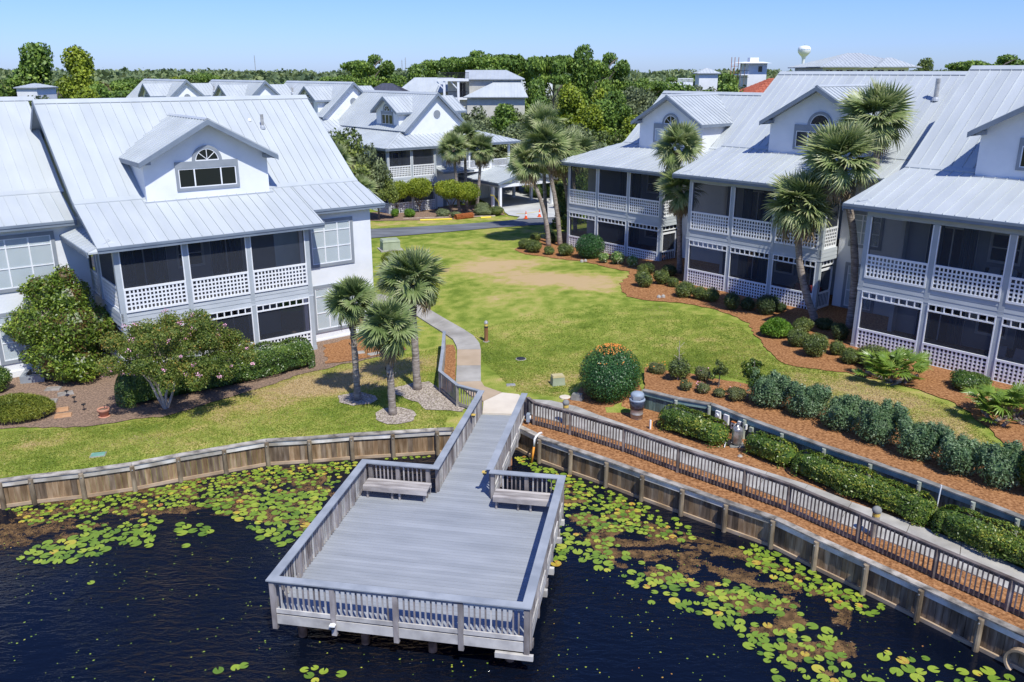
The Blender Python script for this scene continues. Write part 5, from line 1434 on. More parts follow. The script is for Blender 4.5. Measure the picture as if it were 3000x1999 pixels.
def side_dormer(b_, off_, xr, zr, sl, yc, sg, hw, xface, z_ap, z_ea, zb_, win=True, joined=True, z0_floor=None):
    """dormer facing sg*x; ridge along x; built by mapping local axes"""
    rw = hw + .35; oh = .45
    x_at = lambda z: xr + sg * (zr - z) / sl
    xf = xface + sg * oh
    mb = MB(off_); polys = []
    for s2 in (-1, 1):
        q = [(xf, yc + s2 * rw, z_ea), (xf, yc, z_ap), (x_at(z_ap), yc, z_ap), (x_at(z_ea), yc + s2 * rw, z_ea)]
        polys.append(q)
    R_ = under_roof(b_, off_, polys, 'dormer_roof')
    for s2, q in zip((-1, 1), polys): roof_plane(R_, off_, q, (0, -s2, (z_ap - z_ea) / rw), w=.40, joined=joined)
    s_ = (z_ap - z_ea) / rw; zc = z_ap - .12 - s_ * hw
    wall_poly(b_, off_, [(xface, yc - hw, zb_), (xface, yc + hw, zb_), (xface, yc + hw, zc), (xface, yc, z_ap - .12), (xface, yc - hw, zc)], .15, (sg, 0, 0), name='dormer_wall')
    for s2 in (-1, 1):
        y_ = yc + s2 * hw
        q = [(xface - sg * .151, y_, zb_ - .1), (x_at(zc) - sg * .1, y_, zc), (xface - sg * .151, y_, zc)]
        mb = MB(off_); mb.hexa([(p_[0], p_[1] - s2 * .15, p_[2]) for p_ in q], q); mb.build('dormer_wall', 'stucco', b_)
    mb = MB(off_)
    for s2 in (-1, 1):
        a = (xf, yc + s2 * (rw + .03), z_ea - .02); c = (xf, yc, z_ap - .0)
        mb.hexa([(a[0], a[1], a[2] - .2), (c[0], c[1], c[2] - .22), (c[0] + sg * .05, c[1], c[2] - .22), (a[0] + sg * .05, a[1], a[2] - .2)], [(a[0], a[1], a[2] + .06), (c[0], c[1], c[2] + .06), (c[0] + sg * .05, c[1], c[2] + .06), (a[0] + sg * .05, a[1], a[2] + .06)])
        mb.box(*sorted((xf, x_at(z_ea) + sg * .05)), *sorted((yc + s2 * rw, yc + s2 * (rw + .05))), z_ea - .18, z_ea + .02)
    mb.build('fascia', 'fascia', b_)
    if win:
        u = (0, -sg, 0) if sg < 0 else (0, 1, 0)
        u = Vector((0, 1, 0)) if sg > 0 else Vector((0, -1, 0))
        w = hw * .95
        O = Vector((xface + sg * .002, yc, zb_ + .35)) - u * (w / 2)
        window(b_, off_, tuple(O), tuple(u), w, .95, cols=3, rows=(), fw=.12, out=(sg, 0, 0), extra_top=.2, glass='glass_pane')
        arch_window(b_, off_, (xface + sg * .002, yc, zb_ + .35 + .95 + .32), tuple(u), (sg, 0, 0), w * .26, w * .36, spokes=3)

HC, oc = house('house', 'white middle house with steep front gable, round vent and attached carport', FL, 38, 48.6, 76, 0)
R_, sl = gable_house(HC, oc, 48.5, 74.5, 11.17, 4.0, 7.55, 17.5, joined=False, zbase=0)
side_dormer(HC, oc, 48.5, 11.17, sl, 78.3, -1, 2.25, 45.0, 10.78, 9.3, 7.75, joined=False)
side_dormer(HC, oc, 48.5, 11.17, sl, 78.3, 1, 2.25, 52.6, 10.78, 9.3, 7.2, joined=False)
vent_stack(HC, oc, 50.4, 79.5, 9.6, 1.6, r_=.11, cap=False)
vent_stack(HC, oc, 46.9, 90.5, 9.9, .7, r_=.10, cap=True)
# skirt roof: left and front slopes with a hip, wide eave on the right
zE, zJ = 6.25, 7.40
S1 = [(40.9, 71.7, zE), (40.9, 92, zE), (44.4, 92, zJ), (44.4, 75.0, zJ)]
S2 = [(40.9, 71.7, zE), (57.2, 71.7, zE), (53.2, 75.0, zJ), (44.4, 75.0, zJ)]
S3 = [(57.2, 71.7, zE), (57.2, 80, zE), (53.2, 80, zJ), (53.2, 75.0, zJ)]
R_ = under_roof(HC, oc, [S1, S2, S3], 'skirt_roof')
roof_plane(R_, oc, S1, (1, 0, .3)); roof_plane(R_, oc, S2, (0, 1, .3)); roof_plane(R_, oc, S3, (-1, 0, .3))
ridge_cap(R_, oc, S2[0], S2[3], w=.14, drop=.04)
eave_fascia(HC, oc, (40.9, 71.7), (57.2, 71.7), zE, (0, -1)); eave_fascia(HC, oc, (40.9, 92), (40.9, 71.7), zE, (-1, 0)); eave_fascia(HC, oc, (57.2, 71.7), (57.2, 80), zE, (1, 0))
zo = .36
for a, c in ((41.2, 41.42), (43.85, 44.07), (46.55, 46.78)): post(HC, oc, a, c, 72.1, 72.32, -.08, zo + 5.8)
bay(HC, oc, (41.42, 72.14), (43.85, 72.14), zo, (0, -1)); bay(HC, oc, (44.07, 72.14), (46.55, 72.14), zo, (0, -1))
belt(HC, oc, (41.2, 72.15), (46.78, 72.15), zo, (0, -1))
bay(HC, oc, (41.31, 75.4), (41.31, 72.32), zo, (-1, 0)); belt(HC, oc, (41.25, 75.5), (41.25, 72.1), zo, (-1, 0))
mb = MB(oc); mb.box(41.2, 46.78, 72.12, 72.30, zo + 5.80, 6.14); mb.build('header', 'post_gray', HC)
porch_inside(HC, oc, 41.4, 46.6, 72.1, 3.2, zo)
mb = MB(oc); mb.box(41.4, 44.5, 75.5, 92, -.1, 6.3); mb.build('wall', 'stucco', HC)
mb = MB(oc); mb.box(46.78, 48.0, 72.9, 75.4, -.1, 6.3); mb.build('wall', 'stucco', HC)
# balcony on the right half, over the carport
mb = MB(oc); mb.box(48.0, 56.3, 72.3, 77, 3.35, 3.62); mb.build('balcony_floor', 'white_wood', HC)
mb = MB(oc); mb.box(48.0, 52.6, 75.2, 75.4, -.1, 6.3); mb.box(52.6, 55.4, 76.6, 76.8, -.1, 6.3); mb.build('wall', 'stucco', HC)
window(HC, oc, (49.0, 75.198, 3.75), (1, 0, 0), 2.6, 2.0, cols=2, rows=(), out=(0, -1, 0), frame='white_wood', fw=.08)
for x in (48.3, 50.9, 53.6, 56.05):
    mb = MB(oc); mb.box(x, x + .2, 72.35, 72.55, 3.62, 6.14); mb.build('post', 'white_wood', HC)
mb = MB(oc); mb.box(48.5, 56.05, 72.40, 72.48, 4.42, 4.50); mb.box(48.5, 56.05, 72.41, 72.47, 3.72, 3.78); rl = mb.build('railing', 'white_wood', HC)
for i in range(54):
    x = 48.6 + i * .138
    mb = MB(oc); mb.box(x, x + .05, 72.42, 72.46, 3.781, 4.419); mb.build('baluster', 'white_wood', rl)
# small pent roof left of the carport
q = [(46.85, 71.0, 3.72), (50.6, 71.0, 3.72), (50.6, 72.9, 4.05), (46.85, 72.9, 4.05)]
R_ = under_roof(HC, oc, [q], 'pent_roof'); roof_plane(R_, oc, q, (0, 1, .2)); eave_fascia(HC, oc, (46.85, 71.0), (50.6, 71.0), 3.72, (0, -1), h=.16)
mb = MB(oc); mb.box(47.2, 50.2, 73.3, 73.5, -.1, 3.6); mb.build('wall', 'stucco', HC)
mb = MB(oc); mb.box(47.8, 48.7, 73.27, 73.298, 0, 2.1); mb.build('door', 'door_wood', HC)
# carport with hipped gable roof and lattice infill
xc, y0c = 54.4, 66.9
ze_, za_ = 2.75, 3.75
q1 = [(50.6, y0c, ze_), (xc, y0c, za_), (xc, 75, za_), (50.6, 75, ze_)]
q2 = [(58.2, y0c, ze_), (xc, y0c, za_), (xc, 75, za_), (58.2, 75, ze_)]
R_ = under_roof(HC, oc, [q1, q2], 'carport_roof'); roof_plane(R_, oc, q1, (1, 0, .3)); roof_plane(R_, oc, q2, (-1, 0, .3))
ridge_cap(R_, oc, (xc, y0c, za_), (xc, 75, za_), w=.16, drop=.06, side=(1, 0, 0))
eave_fascia(HC, oc, (50.6, 75), (50.6, y0c), ze_, (-1, 0), h=.25); eave_fascia(HC, oc, (58.2, y0c), (58.2, 75), ze_, (1, 0), h=.25)
mb = MB(oc)
for sg in (-1, 1):
    a = (xc + sg * 3.84, y0c, ze_); c = (xc, y0c, za_ + .01)
    mb.hexa([(a[0], a[1] - .05, a[2] - .20), (c[0], c[1] - .05, c[2] - .20), (c[0], c[1], c[2] - .20), (a[0], a[1], a[2] - .20)], [(a[0], a[1] - .05, a[2] + .05), (c[0], c[1] - .05, c[2] + .05), (c[0], c[1], c[2] + .05), (a[0], a[1], a[2] + .05)])
mb.build('fascia', 'fascia', HC)
mb = MB(oc); mb.box(50.9, 57.9, y0c + .25, y0c + .40, 2.28, 2.56); mb.build('beam', 'white_wood', HC)
mb = MB(oc); mb.box(50.9, 51.05, y0c + .40, 74.9, 2.28, 2.56); mb.box(57.75, 57.9, y0c + .40, 74.9, 2.28, 2.56); mb.build('beam', 'white_wood', HC)
mb = MB(oc)
for i in range(46):
    x = 51.0 + i * .15; top = za_ - .14 - abs(x - xc) * (za_ - ze_) / 3.8
    if top > 2.60: mb.box(x, x + .05, y0c + .28, y0c + .30, 2.56, top)
for k in range(7):
    z = 2.66 + k * .14; hw = 3.8 * (za_ - .16 - z) / (za_ - ze_)
    if hw > .2: mb.box(xc - hw, xc + hw, y0c + .301, y0c + .32, z, z + .05)
mb.build('lattice_panel', 'white_wood', HC)
for x, y in ((51.0, 67.2), (51.0, 68.4), (57.75, 67.2), (57.75, 70.6), (57.75, 73.6), (51.0, 73.6)):
    mb = MB(oc); mb.box(x - .13, x + .13, y - .13, y + .13, 0, 2.28); mb.build('post', 'white_wood', HC)
mb = MB(oc); mb.box(51.2, 56.6, 75.0, 75.2, 0, 3.3); mb.build('wall', 'stucco', HC)
mb = MB(oc); mb.box(52.4, 53.4, 74.96, 74.998, 0, 2.1); mb.build('door', 'black_metal', HC)
for a in (51.7, 54.3, 55.3):
    mb = MB(oc); mb.box(a, a + .5, 74.93, 74.998, 0, 2.4); mb.build('wall_panel', 'white_wood', HC)

# ---- three gables of the houses behind, and their dormers
for i, (X, Y, zr, lab) in enumerate(((-18.0, 99.5, 12.05, 'rear white house nearest the middle house, gable with round vent'), (-29.3, 104.5, 12.15, 'second rear white house, its gable half hidden by the left roof ridge'), (-40.6, 110.0, 12.22, 'third rear white house farthest left behind the left roof ridge'))):
    c38, s38 = math.cos(rad(38)), math.sin(rad(38))
    lx, ly = c38 * X + s38 * Y, -s38 * X + c38 * Y
    Hg, og = house('house', lab, FL, 38, lx, ly + 4, 0, 'white houses behind the left roof')
    R_, sl = gable_house(Hg, og, lx, ly, zr, 4.0, zr - 3.65, 17.5, zbase=0, joined=(i > 0))
    side_dormer(Hg, og, lx, zr, sl, ly + 3.8, -1, 2.25, lx - 3.6, zr - .45, zr - 1.9, zr - 3.4, joined=(i > 0))
    side_dormer(Hg, og, lx, zr, sl, ly + 3.8, 1, 2.25, lx + 4.0, zr - .45, zr - 1.9, zr - 3.9, win=False)
    q = [(lx - 7.5, ly - 2.8, zr - 5.0), (lx + 7.5, ly - 2.8, zr - 5.0), (lx + 4.1, ly + .4, zr - 3.8), (lx - 4.1, ly + .4, zr - 3.8)]
    R_ = under_roof(Hg, og, [q], 'skirt_roof'); roof_plane(R_, og, q, (0, 1, .3), joined=True)
    vent_stack(Hg, og, lx - 1.6, ly + 12.5, zr - 1.4, .6, r_=.1, cap=True)
# ------------------------------------------------------------------ palms
def frond_mesh(name, R, seed, mat='palm_frond', nl=24, petiole=.36, droop=.30, fold=.36, width=.033):
    """fan palm leaf lying along +x: stalk then a fan of narrow drooping leaflets"""
    r = random.Random(seed)
    V = []; F_ = []; tone = []
    # stalk
    pl_ = R * petiole
    pts = [(pl_ * t_, 0, .18 * R * math.sin(t_ * 1.6) - .0) for t_ in (0, .5, 1)]
    for (a, b_) in zip(pts, pts[1:]):
        k = len(V); w = .014
        V += [(a[0], -w, a[2]), (a[0], w, a[2]), (b_[0], w, b_[2]), (b_[0], -w, b_[2])]; F_.append((k, k + 1, k + 2, k + 3)); tone.append(.9)
    hub = pts[-1]
    for i in range(nl):
        f_ = i / (nl - 1) * 2 - 1
        ang = f_ * rad(100) + r.uniform(-.03, .03)
        L_ = (R - pl_) * (1.0 - .38 * abs(f_) ** 2) * r.uniform(.90, 1.06)
        rise = .16 - .10 * abs(f_)
        base_x = hub[0] + .10 * R * (1 - abs(f_)) ; 
        segs = 3; prev = None
        w0 = width * (R ** .5)
        dr = droop * r.uniform(.7, 1.5)
        for s_ in range(segs + 1):
            t_ = s_ / segs
            d = L_ * t_
            zz = hub[2] + rise * d - dr * d * d / R * (1.0 + .6 * (t_ > .6)) + fold * abs(math.sin(ang)) * d * .4
            x = base_x * (1 - 0) + math.cos(ang) * d * (1 - .10 * t_ * t_); y = math.sin(ang) * d * (1 - .10 * t_ * t_)
            w = w0 * (.55 + .75 * min(1, t_ * 2.5)) * (1 - max(0, t_ - .45) / .55 * .93)
            nx, ny = -math.sin(ang), math.cos(ang)
            ring = [(x - nx * w, y - ny * w, zz - w * .35), (x, y, zz + w * .25), (x + nx * w, y + ny * w, zz - w * .35)]
            k = len(V); V += ring
            if prev is not None:
                F_ += [(prev, k, k + 1, prev + 1), (prev + 1, k + 1, k + 2, prev + 2)]
                tn = min(1, max(0, .45 + r.uniform(-.12, .12) + .35 * max(0, t_ - .6)))
                tone += [tn, tn + .05]
            prev = k
    me = bpy.data.meshes.new(name); me.from_pydata(V, [], F_); me.materials.append(MATS[mat])
    a_ = me.attributes.new('tone', 'FLOAT', 'FACE'); a_.data.foreach_set('value', tone); me.update()
    return me
FR_SET = {}
def fronds(R, mat='palm_frond', **kw):
    key = (round(R, 2), mat)
    if key not in FR_SET: FR_SET[key] = [frond_mesh('frond', R, s_ + int(R * 100), mat, droop=dr_, **kw) for s_, dr_ in ((1, .10), (2, .18), (3, .30), (4, .48))]
    return FR_SET[key]

def palm(lab, base, crown, R, n_=38, mat='palm_frond', trunk_r=(.17, .12), boots=0.35, group=None, dead=3, curve=0.0, name='palm_tree', dense=True, seed=0, young=False):
    r = random.Random(seed * 13 + 5)
    bz = T(base[0], base[1]) if len(base) == 2 else base[2]
    t_ = thing(name, lab, 'palm', (base[0], base[1], bz), 0, group)
    off_ = (base[0], base[1], bz)
    B = Vector((base[0], base[1], bz)); C_ = Vector(crown)
    pts = []; rs = []
    n_s = 14
    cv = Vector((curve, 0, 0)) if not isinstance(curve, tuple) else Vector(curve)
    for i in range(n_s + 1):
        s_ = i / n_s
        p_ = B.lerp(C_, s_) + cv * math.sin(s_ * math.pi) + Vector((r.uniform(-.012, .012), r.uniform(-.012, .012), 0))
        pts.append(p_); rs.append(trunk_r[0] * 1.18 if i == 0 else trunk_r[0] + (trunk_r[1] - trunk_r[0]) * s_ + .008 * math.sin(i * 2.1))
    pts[0] = pts[0] - Vector((0, 0, .15))
    mb = MB(off_); mb.tube(pts, rs, 12); mb.build('trunk', 'bark_palm', t_, smooth=True)
    # old leaf bases on the upper trunk, crossing
    if boots > 0:
        mb = MB(off_)
        nb = int(26 * boots / .35)
        for k in range(nb):
            s_ = 1 - boots * r.random(); a = r.uniform(0, 2 * math.pi)
            p_ = B.lerp(C_, s_) + cv * math.sin(s_ * math.pi); q = p_ + Vector((math.cos(a), math.sin(a), 0)) * trunk_r[1] * .9
            e = q + Vector((math.cos(a + .5), math.sin(a + .5), 0)) * r.uniform(.05, .13) + Vector((0, 0, r.uniform(.14, .26)))
            mb.bar(tuple(q), tuple(e), .055, .018, up=(math.cos(a), math.sin(a), .2))
        mb.build('leaf_base', 'bark_boot', t_)
    # ball of fibre beneath the crown
    mb = MB(off_); mb.lathe(tuple(C_ - Vector((0, 0, .45))), [(trunk_r[1], 0), (trunk_r[1] * 1.9, .18), (trunk_r[1] * 2.1, .36), (trunk_r[1] * 1.3, .6)], 10); mb.build('crown_base', 'bark_boot', t_)
    S = fronds(R, mat)
    for k in range(n_):
        s_ = (k + .5) / n_
        el = rad(86) - rad(132) * (s_ ** .95) + r.uniform(-.16, .16)
        az = k * 2.39996 + r.uniform(-.2, .2)
        o = link('frond', S[min(3, int(s_ * 4))], t_)
        o.location = C_ - B + Vector((0, 0, .05 + .12 * (1 - s_)))
        sc = (.80 + .25 * math.sin(math.pi * min(1, s_ + .15))) * r.uniform(.92, 1.08)
        o.rotation_euler = (r.uniform(-1.0, 1.0), -el, az)
        o.scale = (sc, sc, sc)
    for k in range(dead):
        az = r.uniform(0, 2 * math.pi)
        DF = fronds(R * .8, 'palm_dead')
        o = link('dead_frond', DF[3], t_, 'dry brown hanging frond'); o.location = C_ - B - Vector((0, 0, .1)); o.rotation_euler = (0, rad(62 + r.uniform(-8, 14)), az)
    return t_

PG = None
palm('left of three palms by the bulkhead lawn, in its own sandy ring', (-6.51, 33.31), (-6.56, 33.4, 4.0), 1.22, 38, trunk_r=(.15, .11), boots=.42, seed=1)
palm('front palm of the three by the bulkhead lawn, shortest and nearest the pond', (-4.81, 31.7), (-4.88, 31.7, 3.35), 1.42, 40, trunk_r=(.16, .12), boots=.55, seed=2)
palm('tallest palm of the three beside the boardwalk railing', (-4.12, 34.52), (-4.22, 34.6, 4.5), 1.62, 44, trunk_r=(.18, .13), boots=.38, seed=3)
palm('slender palm leaning left, leftmost of the palms beside the far right house', (2.84, 64.26), (1.15, 64.6, 6.3), 1.95, 36, trunk_r=(.19, .13), boots=.12, curve=(.35, 0, 0), seed=4)
palm('leaning palm with round fibrous crown base, middle of the palms by the far right house', (3.71, 64.39), (2.45, 64.6, 7.5), 2.2, 44, trunk_r=(.19, .14), boots=.10, curve=(.2, 0, 0), seed=5)
palm('dark trunked palm nearest the corner of the far right house', (4.61, 67.33), (3.75, 67.6, 6.7), 2.25, 40, trunk_r=(.19, .14), boots=.1, curve=(.25, 0, 0), seed=6)
palm('tall background palm rising highest above the lane', (2.9, 70.5, .3), (2.45, 70.5, 8.6), 2.1, 40, seed=7, boots=.1)
palm('low background palm whose crown stands left of the far right roof', (5.3, 70.2, .3), (4.95, 70.2, 6.7), 2.2, 40, seed=8, boots=.1)
palm('palm between the far and middle right houses with its crown above the eaves', (11.05, 54.4), (10.42, 54.2, 8.3), 1.85, 42, trunk_r=(.16, .13), boots=.12, seed=9)
palm('lower palm with dead brown skirt in front of the taller one between the right houses', (10.85, 53.6), (10.45, 53.0, 5.85), 1.75, 42, trunk_r=(.18, .13), boots=.35, dead=8, seed=10)
palm('curved trunk palm standing in the pine straw by the middle right house', (15.77, 42.14), (14.35, 42.3, 6.45), 2.05, 50, trunk_r=(.20, .15), boots=.14, curve=(-.35, 0, 0), dead=5, seed=11)
palm('broad crowned palm between the middle and nearest right houses', (17.12, 41.1), (15.9, 41.5, 8.75), 2.1, 52, trunk_r=(.21, .15), boots=.10, curve=(.45, 0, 0), dead=5, seed=12)
palm('highest palm of the right row, its crown against the grey roof', (19.3, 44.6), (18.75, 45.0, 10.5), 2.15, 50, trunk_r=(.20, .14), boots=.10, curve=(.3, 0, 0), dead=3, seed=13)
palm('left palm of the three in front of the middle house', (-5.1, 82.6, 0), (-5.6, 82.4, 5.9), 1.8, 38, seed=14, boots=.2, dead=4)
palm('back palm of the three in front of the middle house', (-4.5, 84.2, 0), (-4.6, 84.2, 6.7), 1.85, 38, seed=15, boots=.1)
palm('right palm with orange tinted trunk in front of the middle house', (-3.5, 83.2, 0), (-2.95, 83.2, 5.7), 1.8, 38, seed=16, boots=.2, dead=4)
palm('palm half hidden behind the right edge of the left roof, upper one', (-15.6, 71.0, .2), (-14.6, 71.0, 5.6), 1.9, 34, seed=17, boots=.1)
palm('palm low behind the right edge of the left roof', (-12.2, 70.5, .2), (-12.6, 70.0, 3.4), 1.7, 34, seed=18, boots=.1, mat='palm_frond')

# pindo palm: feathery arching fronds
def feather_mesh(seed, L_=1.6):
    r = random.Random(seed); V = []; F_ = []; tone = []
    def P(t_): return (L_ * (t_ - .10 * t_ * t_), 0, L_ * (.42 * t_ - .75 * t_ * t_))
    n_ = 30
    for i in range(10):
        a = P(i / 10); b_ = P((i + 1) / 10); k = len(V)
        V += [(a[0], -.012, a[2]), (a[0], .012, a[2]), (b_[0], .010, b_[2]), (b_[0], -.010, b_[2])]; F_.append((k, k + 1, k + 2, k + 3)); tone.append(.8)
    for i in range(n_):
        t_ = .15 + .85 * i / n_; a = P(t_); l2 = .42 * math.sin(math.pi * min(1, .25 + t_ * .72)) + .06
        for sg in (-1, 1):
            dx, dy, dz = .62 * l2, sg * .70 * l2, .28 * l2 - .05
            k = len(V); w = .012
            V += [(a[0] - w, a[1], a[2]), (a[0] + w, a[1], a[2]), (a[0] + dx * .6 + w, a[1] + dy * .6, a[2] + dz * .8), (a[0] + dx, a[1] + dy, a[2] + dz * .5), (a[0] + dx * .6 - w, a[1] + dy * .6, a[2] + dz * .8)]
            F_.append((k, k + 1, k + 2, k + 3, k + 4)); tone.append(r.uniform(.2, .9))
    me = bpy.data.meshes.new('frond'); me.from_pydata(V, [], F_); me.materials.append(MATS['pindo_leaf'])
    a_ = me.attributes.new('tone', 'FLOAT', 'FACE'); a_.data.foreach_set('value', tone); me.update(); return me
FM = [feather_mesh(s_) for s_ in (1, 2)]
PT = thing('pindo_palm', 'grey green feathery palm behind the tall palm, beside the left house corner', 'palm', (-5.9, 42.6, T(-5.9, 42.6)))
mb = MB((-5.9, 42.6, T(-5.9, 42.6))); mb.tube([(-5.9, 42.6, T(-5.9, 42.6) - .1), (-5.85, 42.6, 1.2), (-5.8, 42.6, 2.9)], [.26, .22, .2], 12); mb.build('trunk', 'bark_boot', PT)
for k in range(34):
    s_ = (k + .5) / 34; o = link('frond', FM[k % 2], PT); o.location = (.1, 0, 2.95 - T(-5.9, 42.6)); o.rotation_euler = (random.uniform(-.2, .2), -(rad(68) - rad(95) * s_), k * 2.4)

# saw palmettos
def palmetto(lab, cx, cy, w, h, n_, seed):
    r = random.Random(seed); z = T(cx, cy)
    t_ = thing('palmetto', lab, 'palmetto', (cx, cy, z))
    S = fronds(.80, 'palmetto_leaf', nl=15, fold=.3) if (.80, 'palmetto_leaf') not in FR_SET else FR_SET[(.80, 'palmetto_leaf')]
    mb = MB((cx, cy, z))
    for k in range(7): mb.tube([(cx + r.uniform(-w, w) * .6, cy + r.uniform(-.6, .6), z - .05), (cx + r.uniform(-w, w) * .7, cy + r.uniform(-.7, .7), z + .25)], .07, 7)
    mb.build('stem', 'bark_boot', t_)
    for k in range(n_):
        a = r.uniform(0, 2 * math.pi); q = math.sqrt(r.random())
        x, y = q * math.cos(a) * w, q * math.sin(a) * w * .62
        o = link('frond', S[r.randrange(4)], t_)
        o.location = (x * .75, y * .75, .10 + r.random() * (h * .45)); o.rotation_euler = (r.uniform(-.3, .3), -rad(r.uniform(25, 75)) + q * .5, math.atan2(y, x) + r.uniform(-.6, .6))
        s_ = r.uniform(.75, 1.15); o.scale = (s_, s_, s_)
    return t_
palmetto('bright green palmetto clump before the first bay of the nearest right house', 16.05, 33.5, 1.45, 1.4, 60, 3)
palmetto('large palmetto clump in the bed near the right picture edge', 18.4, 29.1, 1.6, 1.7, 80, 4)

# ------------------------------------------------------------------ shrubs and hedges
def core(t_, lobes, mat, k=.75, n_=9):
    """dense inside of a bush: solid hulls, inner shade put into the tones"""
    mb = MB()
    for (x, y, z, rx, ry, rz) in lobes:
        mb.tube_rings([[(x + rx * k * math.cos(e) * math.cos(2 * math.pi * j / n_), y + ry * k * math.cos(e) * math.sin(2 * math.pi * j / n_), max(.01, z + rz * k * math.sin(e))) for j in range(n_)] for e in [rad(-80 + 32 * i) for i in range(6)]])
    o = mb.build('shaded_inner_foliage', mat, t_)
    a_ = o.data.attributes.new('tone', 'FLOAT', 'FACE'); a_.data.foreach_set('value', [random.uniform(.05, .35) for _ in mb.f])  # lower tones than the outer leaves: shade inside the bush put into colour
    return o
def shrub(lab, x, y, w, h, mat='leaf_shrub', size=.075, dens=1.0, group=None, cat='shrub', seed=0, flat=.55, lobes=None, z=None, name='shrub', aspect=.5, d=None):
    z = T(x, y) if z is None else z
    t_ = thing(name, lab, cat, (x, y, z), 0, group)
    r = np.random.default_rng(100 + seed)
    d = d or w
    if lobes is None:
        lobes = [(0, 0, h * .48, w * .42, d * .42, h * .50)]
        for k in range(7):
            a = r.uniform(0, 6.28); q = r.uniform(.15, .30)
            lobes.append((math.cos(a) * w * q, math.sin(a) * d * q, h * r.uniform(.40, .62), w * .25, d * .25, h * r.uniform(.28, .38)))
    n_ = int(dens * 1.9 * (w * h * 2 + w * d) / (size * size * .35))
    n_ = min(n_, 26000)
    P, N = lobes_points(lobes, n_, r, shell=(.70, 1.03))
    k = P[:, 2] > .02; P = P[k]; N = N[k]
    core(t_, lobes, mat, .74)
    leaves('foliage', P, N, size, mat, t_, seed=seed + 3, flat=flat, upbias=.15, aspect=aspect)
    mb = MB()
    for k in range(4):
        a = k * 1.7 + seed; mb.tube([(0.04 * math.cos(a), .04 * math.sin(a), -.05), (w * .18 * math.cos(a), d * .18 * math.sin(a), h * .55)], [.022, .010], 5)
    mb.build('stem', 'bark', t_)
    return t_
